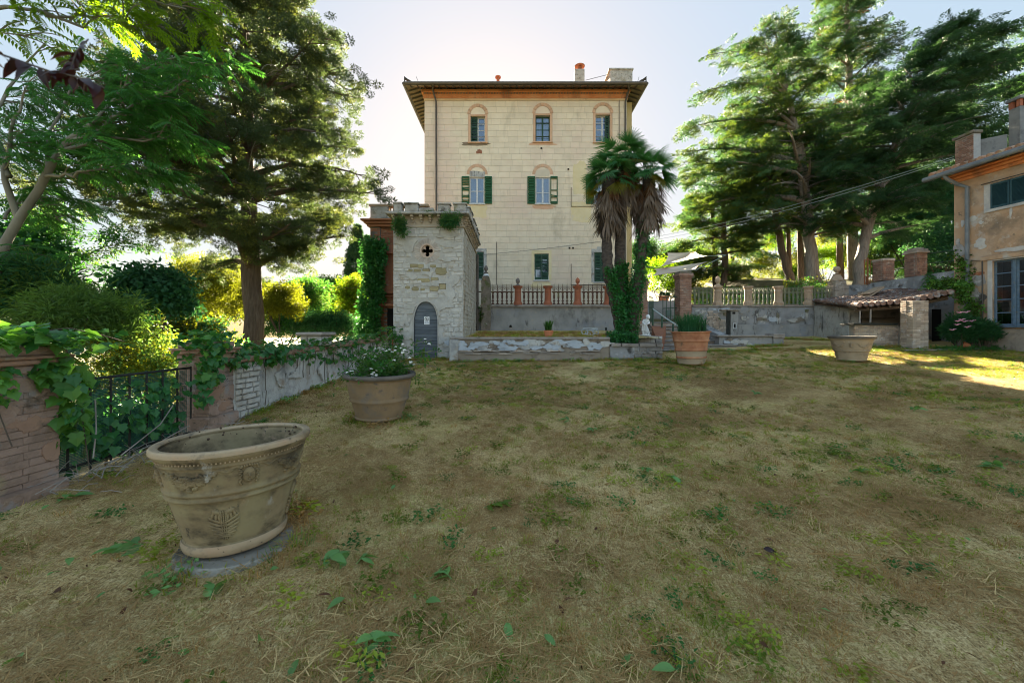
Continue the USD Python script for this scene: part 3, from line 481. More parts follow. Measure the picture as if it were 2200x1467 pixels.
put(roof, 'chimney', MB(bx(fx(1311, 28), fx(1359, 28), 28, 29.4, EZ + .4, fz(151, 28), .02), bx(fx(1308, 28), fx(1361, 28), 27.95, 29.45, fz(151, 28) + .003, fz(147, 28), .02)), 'battlement')
put(roof, 'roof_vent', MB(lathe([(0, 0), (.10, 0), (.10, .5), (.19, .52), (.19, .60), (.06, .68), (0, .68)], 12, (fx(1070, 27), 27, fz(185, 27)))), 'terracotta_red', smooth=40)
put(roof, 'aerial', MB(tube([P(1258, 173, 28), P(1305, 161, 28), P(1305, 178, 28)], .018, 4), tube([P(1370, 176, 25.5), P(1373, 166, 25.5)], .012, 4), tube([P(899, 177, 25.5), P(894, 165, 25.5)], .012, 4)), 'iron_dark')
def pipe(name, pts, r, m, par, n=8): return put(par, name, tube(pts, r, n), m, smooth=40)
put(villa, 'downpipe', MB(tube([(fx(931, EY), EY - .06, EZ + .06), (fx(932, HYF), HYF - .3, HZ1 + .5), (fx(937.5, HYF), HYF - .09, HZ1 - .1), (fx(938, HYF), HYF - .09, 10), (fx(938, HYF), HYF - .09, HZ0)], .055, 8)), 'gutter', smooth=40)
put(villa, 'downpipe', MB(tube([(fx(1350, EY), EY - .06, EZ + .06), (fx(1348, HYF), HYF - .3, HZ1 + .5), (fx(1343, HYF), HYF - .09, HZ1 - .1), (fx(1342, HYF), HYF - .09, 10), (fx(1342, HYF), HYF - .09, HZ0)], .055, 8)), 'gutter', smooth=40)
for pts in ([(1312, 209), (1330, 209), (1330, 300)], [(1227, 403), (1227, 444), (1275, 444)], [(1227, 567), (1227, 612), (1300, 612)], [(1067, 520), (1067, 612)]):
    put(villa, 'conduit', tube([(fx(a, HYF), HYF - .03, fz(b, HYF)) for a, b in pts], .018, 5), 'wire_dark')
for a, b in ((1221, 364), (1223.5, 533), (1231, 533), (1163, 319)): put(villa, 'vent_hole', bx(fx(a - 1.8, HYF), fx(a + 1.8, HYF), HYF - .02, HYF - .004, fz(b + 1.8, HYF), fz(b - 1.8, HYF)), 'dark_inside')
# ================================================================ masonry helpers
def stone_quad(poly, yf, yb, ch=.012):
    """one stone of a wall in the xz plane: polygon (k,2) with a chamfered front"""
    p = np.asarray(poly, float); k = len(p); c = p.mean(0); d = p - c; L = np.linalg.norm(d, axis=1, keepdims=True)
    fr = c + d * np.maximum(1 - ch / np.maximum(L, 1e-6) * 1.3, .5)
    v = np.vstack([np.c_[fr[:, 0], np.full(k, yf), fr[:, 1]], np.c_[p[:, 0], np.full(k, yf + ch), p[:, 1]], np.c_[p[:, 0], np.full(k, yb), p[:, 1]]]); v[:k, 1] += rng.uniform(-.004, .004, k)
    i = np.arange(k); j = (i + 1) % k; f = [np.stack([np.zeros(k - 2, int), i[1:-1], i[2:]], 1)]
    for a, b in ((0, k), (k, 2 * k)): f += [np.stack([a + i, b + i, b + j], 1), np.stack([a + i, b + j, a + j], 1)]
    return v, np.vstack(f)
def courses(x0, x1, z0, z1, h, l, hj=.25, lj=.35, gap=.008, wob=.012, skip=None, nsub=2):
    """irregular stones laid in courses: list of polygons"""
    out = []; z = z0
    while z < z1 - h * .4:
        hh = min(h * rnd.uniform(1 - hj, 1 + hj), z1 - z); x = x0 - l * rnd.uniform(0, .8)
        if z1 - z - hh < h * .35: hh = z1 - z
        while x < x1:
            ll = l * rnd.uniform(1 - lj, 1 + lj); a, b = max(x, x0), min(x + ll, x1); x += ll
            if b - a < .035: continue
            c = ((a + b) / 2, z + hh / 2)
            if skip is not None and skip(c[0], c[1], b - a, hh): continue
            w = lambda: rnd.uniform(-wob, wob)
            q = [(a + gap + abs(w()), z + gap + w() * .6), ((a + b) / 2 + w() * 2, z + gap + w() * .6), (b - gap - abs(w()), z + gap + w() * .6), (b - gap - abs(w()), z + hh - gap + w() * .6), ((a + b) / 2 + w() * 2, z + hh - gap + w() * .6), (a + gap + abs(w()), z + hh - gap + w() * .6)]
            out.append((c, q))
        z += hh
    return out
def place(m, origin, ang):
    """from wall coordinates (x along, y into the wall, z up) to the world"""
    v, f = m; return rotz(v, ang) + np.asarray(origin, float), f
def brick_face(parent, x0, x1, z0, z1, origin, ang, h=.068, l=.27, m='brick', name='brick', depth=.05, proud=.008, limit=300, joined=False, skip=None, gap=.005):
    bs = []
    row = 0; z = z0
    while z < z1 - .02:
        x = x0 - (l / 2 if row % 2 else 0)
        while x < x1 - .01:
            a, b = max(x, x0), min(x + l, x1); x += l
            if b - a < .03 or (skip is not None and skip((a + b) / 2, z + h / 2)): continue
            p = rnd.uniform(-.4, 1) * proud; bs.append(place(bx(a + gap, b - gap, -p, depth, z + gap, min(z + h, z1) - gap, .006, .003), origin, ang))
        z += h; row += 1
    if joined: put(parent, name + 's', MB(*bs), m, kind='stuff')
    else:
        rnd.shuffle(bs)
        for k in bs[:limit]: put(parent, name, k, m)
        if len(bs) > limit: put(parent, name + '_courses', MB(*bs[limit:]), m, kind='stuff')
def brick_pier(parent, x0, x1, y0, y1, z0, z1, m='brick', h=.07, mm='mortar', sides=('front', 'left', 'right'), joined=False, l=.26):
    put(parent, 'core', bx(x0 + .012, x1 - .012, y0 + .012, y1 - .012, z0, z1), mm)
    nx = max(1, round((x1 - x0) / l)); ny = max(1, round((y1 - y0) / l)); row = 0; z = z0; bs = []
    while z < z1 - .02:
        t = min(z + h, z1); off = (row % 2) * .5
        def cuts(n): return [0.0] + [min(1, max(0, (k + off) / n)) for k in range(0 if off else 1, n + 1) if 0 < (k + off) / n < 1] + [1.0]
        c = cuts(nx)
        if 'front' in sides:
            for a, b in zip(c[:-1], c[1:]): bs.append(bx(lerp(x0, x1, a) + .004, lerp(x0, x1, b) - .004, y0 - rnd.uniform(-.003, .005), y0 + .1, z + .005, t - .005, .006, .003))
        cy = cuts(ny)
        for s, X in (('left', x0), ('right', x1)):
            if s in sides:
                for a, b in zip(cy[:-1], cy[1:]):
                    ya, yb = lerp(y0, y1, a), lerp(y0, y1, b)
                    if ya < y0 + .104: ya = y0 + .104
                    if yb - ya > .03: bs.append(bx(*( (X - rnd.uniform(0, .005), X + .09) if s == 'left' else (X - .09, X + rnd.uniform(0, .005))), ya + .004, yb - .004, z + .005, t - .005, .006, .003))
        z += h; row += 1
    if joined: put(parent, 'bricks', MB(*bs), m, kind='stuff')
    else:
        for k in bs: put(parent, 'brick', k, m)
def rough_wall(x0, x1, y, z0, z1, th, amp=.012, res=.09, scale=3.0, seed=0):
    """a wall block whose front is uneven plaster; front at y"""
    nx, nz = max(2, int((x1 - x0) / res)), max(2, int((z1 - z0) / res))
    def fr(u, w):
        X, Z = lerp(x0, x1, u), lerp(z0, z1, w); d = meshkit.fbm(np.stack([X * scale, Z * scale, 0 * X + seed], -1), 4, seed) - .5
        d2 = (meshkit.fbm(np.stack([X * .9, Z * 1.4, 0 * X + seed], -1), 3, seed + 9) > .56) * .6
        edge = np.minimum(np.minimum(u, 1 - u) * nx, np.minimum(w, 1 - w) * nz).clip(0, 1)
        return np.stack([X, y - (amp * 2 * d - amp * d2) * edge, Z], -1)
    m = MB(grid(nx, nz, fr)); m.add(grid(2, 2, lambda u, w: np.stack([lerp(x0, x1, u), y + th * w, z1 + 0 * u], -1)))
    m.add(grid(2, 2, lambda u, w: np.stack([x0 + 0 * u, y + th * (1 - u), lerp(z0, z1, w)], -1))); m.add(grid(2, 2, lambda u, w: np.stack([x1 + 0 * u, y + th * u, lerp(z0, z1, w)], -1)))
    m.add(grid(2, 2, lambda u, w: np.stack([lerp(x1, x0, u), y + th + 0 * u, lerp(z0, z1, w)], -1))); return m
def blob_poly(cx, cz, rx, rz, seed, n=26, amp=.3):
    r = np.random.default_rng(seed); an = np.linspace(0, 2 * math.pi, n, endpoint=False); q = r.uniform(-1, 1, 9); k = 1 + amp * np.interp(an, np.linspace(0, 2 * math.pi, 10), np.append(q, q[0])) + r.uniform(-.10, .10, n)
    return Polygon([(cx + rx * math.cos(a) * kk, cz + rz * math.sin(a) * kk) for a, kk in zip(an, k)]).buffer(0)

# ================================================================ the small battlemented tower
TY = 12.5; TX0, TX1 = fx(845, TY), fx(995, TY); TZ0, TZ1 = .55, fz(489, TY); TD = 4.5
tower = thing('stone_tower', 'small whitewashed stone tower with battlements, quatrefoil window and pointed door', 'tower', ((TX0 + TX1) / 2, TY, TZ0))
doorx0, doorx1, dzb, dspr, dap = fx(889, TY), fx(940, TY), fz(769, TY), fz(694, TY), fz(648, TY)
def gothic(x0, x1, zb, zs, za, n=10):
    xm = (x0 + x1) / 2; L = [(x0, zb), (x1, zb)]
    for k in range(n + 1):
        a = k / n * math.pi / 2; L.append((xm + (x1 - xm) * math.cos(a) ** .85, zs + (za - zs) * math.sin(a) ** 1.0))
    for k in range(n + 1):
        a = (n - k) / n * math.pi / 2; L.append((xm - (xm - x0) * math.cos(a) ** .85, zs + (za - zs) * math.sin(a)))
    return Polygon(L).buffer(0)
door_poly = gothic(doorx0, doorx1, dzb, dspr, dap)
qx, qz = fx(917.8, TY), fz(538.8, TY); QR = 14.5 / FPX * TY
quat = union_all([Point(qx + dx * .108, qz + dz * .108).buffer(.062, 8) for dx, dz in ((1, 0), (-1, 0), (0, 1), (0, -1))] + [Point(qx, qz).buffer(.078)])
tface = sbox(TX0, TZ0, TX1, TZ1).difference(door_poly).difference(Point(qx, qz).buffer(QR))
tw = MB(xz_extrude(tface, TY, TY + .4)); tw.add(bx(TX0 + .005, TX0 + .4, TY + .402, TY + TD, TZ0, TZ1)); tw.add(bx(TX1 - .4, TX1 - .005, TY + .402, TY + TD, TZ0, TZ1)); tw.add(bx(TX0 + .4, TX1 - .4, TY + TD - .3, TY + TD, TZ0, TZ1)); tw.add(bx(TX0 + .4, TX1 - .4, TY + .45, TY + TD - .3, TZ1 - .1, TZ1))
put(tower, 'wall', tw, 'whitewash')
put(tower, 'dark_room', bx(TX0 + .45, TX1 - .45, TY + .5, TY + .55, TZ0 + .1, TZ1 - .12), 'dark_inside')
ros = Point(qx, qz).buffer(30 / FPX * TY); clear = door_poly.buffer(.045)
def tskip(cx, cz, w, h):
    b = sbox(cx - w / 2, cz - h / 2, cx + w / 2, cz + h / 2); return b.intersects(clear) or b.intersects(ros)
OL = [(536, 660, 17, 8), (596, 663, 12, 8), (697, 662, 12, 6), (565, 698, 15, 6), (640, 698, 15, 6), (763, 703, 22, 16), (620, 780, 26, 8), (711, 770, 16, 8), (550, 851, 15, 8), (485, 838, 9, 6), (611, 856, 9, 6), (706, 850, 19, 10), (776, 832, 14, 12), (770, 715, 18, 10), (505, 700, 12, 6)]
olive = [(fx(750 + a / 3.86, TY), fz(400 + b / 3.86, TY), w / 3.86 / FPX * TY * 2.1, h / 3.86 / FPX * TY * 2.0) for a, b, w, h in OL]
olive_area = union_all([sbox(x - w, z - h, x + w, z + h) for x, z, w, h in olive]); cs = []
for c, q in courses(TX0, TX1, TZ0 + .02, TZ1 - .005, 0.105, .26, hj=.42, lj=.5, wob=.02, skip=lambda a, b, w, h: tskip(a, b, w, h) or sbox(a - w / 2, b - h / 2, a + w / 2, b + h / 2).intersection(olive_area).area > .35 * w * h):
    cs.append(stone_quad(q, TY - rnd.uniform(.001, .026), TY + .02, .01))
for i, m in enumerate(cs[:298 - len(olive)]): put(tower, 'stone', m, 'whitewash_stone')
if len(cs) > 298 - len(olive): put(tower, 'upper_stones', MB(*cs[298 - len(olive):]), 'whitewash_stone', kind='stuff')
for k, (x, z, w, h) in enumerate(olive):
    pts = [(x + w * math.cos(a) * (abs(math.cos(a)) + abs(math.sin(a))) ** -.0 * rnd.uniform(.9, 1.12) * max(abs(math.cos(a)), abs(math.sin(a))) ** -.6, z + h * math.sin(a) * rnd.uniform(.9, 1.1) * max(abs(math.cos(a)), abs(math.sin(a))) ** -.6) for a in np.linspace(0, 2 * math.pi, 9)[:-1]]
    put(tower, 'stone', stone_quad(pts, TY - .022, TY + .02, .014), 'olive_stone', label='bare olive-brown stone')
for k in range(22):                                                       # whitewash still clinging over the stones
    g = blob_poly(rnd.uniform(TX0 + .15, TX1 - .15), rnd.uniform(TZ0 + .3, TZ1 - .2), rnd.uniform(.10, .34), rnd.uniform(.06, .22), 1500 + k, amp=.5).difference(clear).difference(ros).difference(olive_area).intersection(sbox(TX0 + .02, TZ0, TX1 - .02, TZ1 - .01))
    if g.area > .01: put(tower, 'whitewash_patch', xz_extrude(g, TY - .029 - .0004 * k, TY - .0), 'whitewash')
# side wall stones (receding): joined
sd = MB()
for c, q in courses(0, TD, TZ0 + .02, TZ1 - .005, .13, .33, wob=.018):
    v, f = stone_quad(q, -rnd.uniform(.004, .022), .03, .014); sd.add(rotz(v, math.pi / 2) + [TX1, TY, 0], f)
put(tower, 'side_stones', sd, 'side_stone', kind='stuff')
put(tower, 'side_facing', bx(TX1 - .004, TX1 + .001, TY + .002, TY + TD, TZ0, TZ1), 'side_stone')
# rosette
for k in range(36):
    a0, a1 = 2 * math.pi * k / 36 + .018, 2 * math.pi * (k + 1) / 36 - .018; r0, r1 = QR + .012, (28 + rnd.uniform(-3, 2)) / FPX * TY
    put(tower, 'rosette_brick', stone_quad([(qx + r0 * math.cos(a0), qz + r0 * math.sin(a0)), (qx + r1 * math.cos(a0), qz + r1 * math.sin(a0)), (qx + r1 * math.cos(a1), qz + r1 * math.sin(a1)), (qx + r0 * math.cos(a1), qz + r0 * math.sin(a1))], TY - rnd.uniform(.008, .022), TY + .02, .006), 'rosette_brick')
put(tower, 'quatrefoil', xz_extrude(Point(qx, qz).buffer(QR - .004, 20).difference(quat), TY + .03, TY + .10), 'rosette_ring')
put(tower, 'rosette_ring', xz_extrude(Point(qx, qz).buffer(QR + .012, 20).difference(Point(qx, qz).buffer(QR - .03, 20)), TY - .02, TY + .03), 'rosette_ring')
# cornice, corbels, battlements
put(tower, 'string_course', MB(bx(TX0 - .05, TX1 + .05, TY - .05, TY + TD, TZ1 + .002, TZ1 + .05, .012)), 'corbel')
put(tower, 'frieze', MB(bx(TX0 + .01, TX1 - .01, TY + .01, TY + TD - .02, TZ1 + .052, TZ1 + .36)), 'corbel')
SZ = TZ1 + .36
put(tower, 'cornice_slab', jitter_mesh(bx(TX0 - .20, TX1 + .20, TY - .22, TY + TD + .05, SZ + .002, SZ + .075, .02), .004, 3), 'battlement')
def corbel(x, y, ang):
    m = MB(bx(-.045, .045, -.16, .01, -.07, -.003, .008), bx(-.04, .04, -.105, .01, -.145, -.072, .015), bx(-.035, .035, -.06, .01, -.21, -.147, .015)); v, f = m.get()
    put(tower, 'corbel', (rotz(v, ang) + [x, y, SZ], f), 'corbel')
for px in (847, 866.6, 886.5, 906, 925, 943.8, 963, 982): corbel(fx(px, TY) , TY + .005, 0)
for k in range(14): corbel(TX1 - .005, TY + .15 + k * .32, math.pi / 2)
def merlon(x0, x1, y0, y1, z1, seed, slant=0):
    zb = SZ + .078; v, f = jitter_mesh(bx(x0, x1, y0, y1, zb, z1 - .045, .02), .012, 4, seed); put(tower, 'merlon', (v, f), 'battlement')
    if z1 - zb > .25: put(tower, 'merlon_cap', jitter_mesh(bx(x0 - .03, x1 + .03, y0 - .03, y1 + .03, z1 - .043, z1, .012), .006, 4, seed), 'battlement')
yM = TY - .16
for (a, b, t, s) in ((845.5, 862, 434, 1), (869.5, 898, 435, 2), (901, 931, 443, 3), (941, 966, 436, 4), (975, 1001, 436, 5)): merlon(fx(a, yM), fx(b, yM), yM, yM + .22, fz(t, yM), s)
for k in range(6): merlon(TX1 + .16 - .22, TX1 + .16, TY + .35 + k * .68, TY + .35 + k * .68 + .42, SZ + .42 + rnd.uniform(-.04, .03), 20 + k)
put(tower, 'parapet', MB(bx(TX0 - .12, TX1 + .14, TY - .14, TY + .05, SZ + .078, SZ + .11, .012), bx(TX1 - .05, TX1 + .13, TY + .06, TY + TD, SZ + .078, SZ + .16, .02)), 'battlement')
# the plank door and its notice
door = put(tower, 'door', xz_extrude(door_poly.buffer(-.004), TY + .085, TY + .12), 'dark_inside')
zc = dzb
while zc < dap:
    h = rnd.uniform(.085, .125); g = door_poly.buffer(-.006).intersection(sbox(-99, zc + .003, 99, min(zc + h, dap) - .003)); zc += h
    if g.area > .003: put(door, 'plank', xz_extrude(g, TY + .055 + rnd.uniform(0, .008), TY + .084), 'door_plank')
put(tower, 'door_frame', xz_extrude(door_poly.buffer(.03).difference(door_poly).intersection(sbox(-99, dzb, 99, 99)), TY - .012, TY + .10), 'whitewash')
put(tower, 'door_step', bx(doorx0 - .1, doorx1 + .25, TY - .34, TY + .05, TZ0 + .02, dzb - .003, .02), 'brick_red')
sx, sz, sw, sh = fx(916.2, TY), fz(688.5, TY), .165, .245
sign = thing('notice', 'white no-entry notice with a raised hand in a ring on tower door', 'notice', (sx, TY + .05, sz))
put(sign, 'board', bx(sx - sw / 2, sx + sw / 2, TY + .046, TY + .052, sz - sh / 2, sz + sh / 2, .002), 'sign_white')
sc_z = sz + .045; ringp = Point(sx, sc_z).buffer(.062, 20).difference(Point(sx, sc_z).buffer(.051, 20)); bar = affinity.rotate(sbox(sx - .055, sc_z - .006, sx + .055, sc_z + .006), -45, origin=(sx, sc_z))
put(sign, 'ring', xz_extrude(union_all([ringp, bar]), TY + .0425, TY + .0455), 'sign_black')
hand = union_all([Point(sx, sc_z - .012).buffer(.02, 8)] + [sbox(sx + o - .0042, sc_z - .01, sx + o + .0042, sc_z + l) for o, l in ((-.015, .024), (-.005, .032), (.005, .031), (.015, .023))] + [affinity.rotate(sbox(sx - .03, sc_z - .016, sx - .012, sc_z - .008), -35)])
put(sign, 'hand', xz_extrude(hand.difference(bar.buffer(.004)), TY + .043, TY + .0455), 'sign_black')
for txt, zz_, hh in (('VIETATO', sz - .062, .019), ('L\'ACCESSO', sz - .094, .019)):
    tm = meshkit.text_mesh(txt, hh, .002, bold=True); v = np.asarray(tm.vertices); w = v[:, 0].max() - v[:, 0].min(); k_ = min(1, .145 / w)
    put(sign, 'lettering', (np.stack([sx + (v[:, 0] - v[:, 0].min() - w / 2) * k_, TY + .0455 - v[:, 2], zz_ + v[:, 1] * k_], 1), np.asarray(tm.faces)), 'sign_blue')
dp = thing('downpipe', 'dark brown downpipe at the back corner of the stone tower', 'downpipe', (TX1 + .07, TY + TD - .1, 1.4))
put(dp, 'pipe', tube([(TX1 + .07, TY + TD - .1, 1.4), (TX1 + .07, TY + TD - .1, fz(548, 17))], .05, 8), 'gutter', smooth=40)
put(dp, 'bracket', bx(TX1, TX1 + .13, TY + TD - .12, TY + TD - .03, 2.6, 2.65), 'gutter')

# ================================================================ brick wing with balustrade, left of the tower
BY = 16.6; BX0, BX1 = fx(797, BY), fx(890, BY); BZ0 = .6
wing = thing('brick_wing', 'red brick terrace wing with arched niche and balustrade behind tower', 'brick wing', ((BX0 + BX1) / 2, BY, BZ0))
BZT = fz(489, BY); W0 = fx(818, BY)
put(wing, 'wall', bx(BX0 + .4, BX1, BY + .012, BY + 8, BZ0, BZT), 'mortar_dark')
put(wing, 'corner_pier', bx(fx(797, BY - .0), W0, BY - .10, BY + .6, BZ0, BZT - .002, .01), 'mortar_dark')
brick_face(wing, 0, W0 - BX0, BZ0, BZT - .01, (BX0, BY - .10, 0), 0, m='brick_red', h=.075, l=.28, limit=150)
ncx, ncz, nr = fx(843, BY), fz(541, BY), 20 / FPX * BY
def nskip(x, z): X = x + W0; return (math.hypot(X - ncx, z - ncz) < nr + .10 and z > ncz) or (abs(X - ncx) < nr and fz(640, BY) < z < ncz) or (X > fx(832, BY) and fz(722, BY) < z < fz(662, BY))
brick_face(wing, 0, fx(852, BY) - W0, BZ0, BZT - .01, (W0, BY, 0), 0, m='brick_red', h=.075, l=.28, limit=140, skip=nskip)
put(wing, 'niche', xz_extrude(union_all([Point(ncx, ncz).buffer(nr - .01).intersection(sbox(-99, ncz, 99, 99)), sbox(ncx - nr + .01, fz(640, BY), ncx + nr, ncz)]), BY + .006, BY + .0119), 'brick_red')
for k in range(9):
    a0, a1 = math.pi * (.25 + .75 * k / 9), math.pi * (.25 + .75 * (k + 1) / 9) - .03
    put(wing, 'arch_brick', stone_quad([(ncx + nr * math.cos(a0), ncz + nr * math.sin(a0)), (ncx + (nr + .11) * math.cos(a0), ncz + (nr + .11) * math.sin(a0)), (ncx + (nr + .11) * math.cos(a1), ncz + (nr + .11) * math.sin(a1)), (ncx + nr * math.cos(a1), ncz + nr * math.sin(a1))], BY - .02, BY + .02, .005), 'brick_red')
for py, d, o in ((544, .05, .06), (629, .05, .08), (637, .03, .05), (655, .06, .10)): put(wing, 'band', bx(BX0 - o, BX1, BY - .10 - o, BY + .3, fz(py, BY) - d, fz(py, BY) + d, .015), 'brick_red')
put(wing, 'lower_opening', bx(fx(832, BY), fx(845, BY), BY - .006, BY - .002, fz(722, BY), fz(663, BY)), 'dark_inside')
put(wing, 'cornice', MB(bx(BX0 - .10, BX1, BY - .20, BY + 8, BZT, BZT + .10, .02), bx(BX0 - .2, BX1, BY - .30, BY + 8, BZT + .102, BZT + .20, .03), bx(BX0 - .30, BX1, BY - .40, BY + 8, BZT + .202, BZT + .27, .02)), 'brick_red')
bz0 = BZT + .272; bzt = fz(440, BY)
put(wing, 'balustrade_base', bx(BX0 - .02, BX1, BY - .12, BY + .2, bz0, bz0 + .12, .01), 'battlement'); put(wing, 'balustrade_rail', bx(BX0 - .05, BX1 + .6, BY - .14, BY + .22, bzt - .10, bzt, .02), 'pale_pillar')
put(wing, 'balustrade_pedestal', jitter_mesh(bx(BX0 + .01, fx(835.5, BY), BY - .11, BY + .19, bz0 + .122, bzt - .102, .01), .004, 3), 'battlement')
for px in (839, 844.5, 850, 855.5, 861, 866.5, 872): put(wing, 'baluster', lathe([(0, 0), (.05, 0), (.045, .04), (.03, .07), (.055, .16), (.05, .22), (.028, .32), (.025, .38), (.045, .42), (.045, bzt - .102 - bz0 - .122), (0, bzt - .102 - bz0 - .122)], 10, (fx(px, BY), BY + .04, bz0 + .122)), 'pale_pillar', smooth=40)
put(wing, 'downpipe', tube([(fx(804, BY), BY - .17, BZ0), (fx(804, BY), BY - .17, fz(500, BY))], .05, 8), 'gutter', smooth=40)

# ================================================================ retaining walls, terrace, low wall, steps
RY = 17.0
def rz(py): return fz(py, RY)
RX0, RXg0, RXg1, RX1 = fx(1023, RY), fx(1362, RY), fx(1487, RY), fx(1822, RY); RZT = rz(655.5)
wl = thing('retaining_wall', 'stained grey plastered retaining wall behind the palms, below the iron fence', 'retaining wall', ((RX0 + RXg0) / 2, RY, 1.3))
put(wl, 'plaster_face', rough_wall(RX0, RXg0, RY, 1.0, RZT - .09, .36, .008), 'plaster_grey', smooth=50)
put(wl, 'coping', jitter_mesh(bx(fx(1050, RY), RXg0, RY - .08, RY + .42, RZT - .088, RZT, .02), .006, 2), 'coping')
put(wl, 'hole', xz_extrude(blob_poly(fx(1097, RY), rz(701), .07, .05, 3), RY - .03, RY - .012), 'dark_inside')
wr = thing('retaining_wall', 'peeling grey retaining wall with dark stains right of the brick gate pier', 'retaining wall', ((RXg1 + RX1) / 2, RY, .7))
put(wr, 'plaster_face', rough_wall(RXg1, RX1, RY, .5, RZT - .07, .36, .014, seed=4), 'plaster_worn', smooth=50)
put(wr, 'lower_render', rough_wall(fx(1585, RY), fx(1812, RY), RY - .035, .5, rz(697), .03, .008, seed=8), 'plaster_grey', smooth=50)
put(wr, 'coping', jitter_mesh(bx(RXg1, RX1, RY - .05, RY + .42, RZT - .068, RZT - .01, .015), .006, 2), 'coping')
mb_ = [blob_poly(lerp(RXg1 + .2, RX1 - .3, rnd.random()), rnd.uniform(rz(690), rz(664)), rnd.uniform(.05, .24), rnd.uniform(.04, .15), 60 + k, amp=.5) for k in range(34)]
for k, g in enumerate(mb_): put(wr, 'plaster_flake', xz_extrude(g, RY - .024 - .0006 * k, RY - .01), ('plaster_white', 'plaster_worn', 'mossy_pillar', 'plaster_blue')[k % 4])
for cx_, cz_, w_, h_ in ((1530, 690, 14, 22), (1548, 700, 12, 14), (1700, 735, 20, 8)):
    for c, q in courses(fx(cx_ - w_, RY), fx(cx_ + w_, RY), rz(cz_ + h_), rz(cz_ - h_), .075, .2, skip=lambda a, b, w, h: ((a - fx(cx_, RY)) / (w_ / FPX * RY)) ** 2 + ((b - rz(cz_)) / (h_ / FPX * RY)) ** 2 > 1): put(wr, 'exposed_brick', stone_quad(q, RY - .03 - rnd.uniform(0, .012), RY - .005, .008), 'brick_white')
mc = thing('meter_cabinet', 'narrow grey meter cabinet under a stone slab on the retaining wall', 'meter cabinet', (fx(1575, RY), RY, .8))
put(mc, 'cabinet', bx(fx(1566, RY), fx(1582, RY), RY - .16, RY + .1, .75, rz(668), .01), 'plaster_grey'); put(mc, 'slab', bx(fx(1544, RY), fx(1585, RY), RY - .22, RY + .1, rz(668) + .002, rz(665), .008), 'coping')
put(mc, 'meter_frame', xz_extrude(sbox(fx(1570, RY), rz(706), fx(1577.5, RY), rz(694)).difference(sbox(fx(1571.5, RY), rz(704.5), fx(1576, RY), rz(695.5))), RY - .175, RY - .16), 'frame_white')
put(mc, 'meter_window', bx(fx(1571.6, RY), fx(1575.9, RY), RY - .168, RY - .162, rz(704.4), rz(695.6)), 'dark_inside'); put(mc, 'vent', bx(fx(1569, RY), fx(1575, RY), RY - .168, RY - .161, rz(675), rz(670.5)), 'dark_inside')
put(mc, 'shadow_post', bx(fx(1560, RY), fx(1565.5, RY), RY - .06, RY - .01, .75, rz(668)), 'iron_dark')

LY = 12.0; LX0, LX1 = fx(968, LY), fx(1311, LY); LZT = fz(724.5, LY)
def terr(u, w):
    y = LY + .3 + w * (RY - LY - .25); x = lerp(TX1 - .2, fx(1400, 13.2), u); p = np.stack([x, y, 0 * x], -1)
    return np.stack([x, y, LZT - .02 + .13 * w + .05 * (meshkit.fbm(p * 2.2, 3, 2) - .5) + .06 * sstep(.8, 1, w)], -1)
put('/World', 'terrace', grid(70, 40, terr), 'lawn', smooth=True, kind='structure')
lw = thing('low_wall', 'long low terrace wall with flaking blue-white plaster below the flowerpot', 'low wall', ((LX0 + LX1) / 2, LY, .6))
put(lw, 'face', rough_wall(LX0, LX1, LY + .05, .45, LZT - .075, .3, .014, seed=2), 'plaster_low', smooth=50)
put(lw, 'coping', jitter_mesh(bx(LX0 - .02, LX1, LY + .0, LY + .42, LZT - .073, LZT, .02), .008, 2.5), 'coping')
put(lw, 'plinth', rough_wall(LX0, LX1 - .3, LY - .05, .45, fz(757, LY), .1, .012, seed=5), 'plaster_low', smooth=50)
r_ = np.random.default_rng(21)
for k in range(58):
    x = lerp(LX0 + .05, LX1 - .1, r_.random()); z = fz(r_.uniform(731, 752), LY); w = r_.uniform(.06, .24) * (1.4 if k % 7 == 0 else 1)
    put(lw, 'plaster_flake', xz_extrude(blob_poly(x, z, w, r_.uniform(.03, .09), 200 + k, amp=.45), LY + .032 - .0006 * k, LY + .06), 'plaster_blue' if r_.random() < .72 else 'plaster_white')
for k in range(40):
    x = lerp(LX0 + .05, LX1 - .4, r_.random()); L = r_.uniform(.12, .5); z = fz(r_.choice([754.5, 757.5, 760.5]), LY)
    put(lw, 'brick_course', stone_quad([(x, z), (x + L, z + r_.uniform(-.006, .006)), (x + L, z + .03), (x, z + .032)], LY - .066 - r_.uniform(0, .02), LY + .0, .006), 'coping' if k % 3 else 'brick_white')
put(lw, 'end_pier', jitter_mesh(bx(fx(968, LY) - .03, fx(985, LY), LY - .06, LY + .35, .45, LZT - .077, .02), .01, 3), 'plaster_white')
pb = thing('planter_wall', 'rough stone bed wall round the foot of palms beside statue', 'bed wall', (fx(1350, LY), LY, .6))
put(pb, 'face', rough_wall(LX1 + .003, fx(1420, LY), LY + .0, .45, fz(744, LY), .35, .014, seed=12), 'plaster_worn', smooth=50)
for c, q in courses(LX1 + .01, fx(1424, LY), fz(745, LY), fz(737, LY), .11, .42): put(pb, 'coping_stone', stone_quad(q, LY - .05, LY + .35, .01), 'coping')
for c, q in courses(fx(1362, LY), fx(1424, LY), .55, fz(746, LY), .10, .36): put(pb, 'stone', stone_quad(q, LY - .02 - rnd.uniform(0, .015), LY + .02, .012), 'step_stone')
PY = 13.0
ped = thing('statue_plinth', 'stepped stone block carrying the white statue beside the steps', 'plinth', (fx(1393, PY), PY, .7))
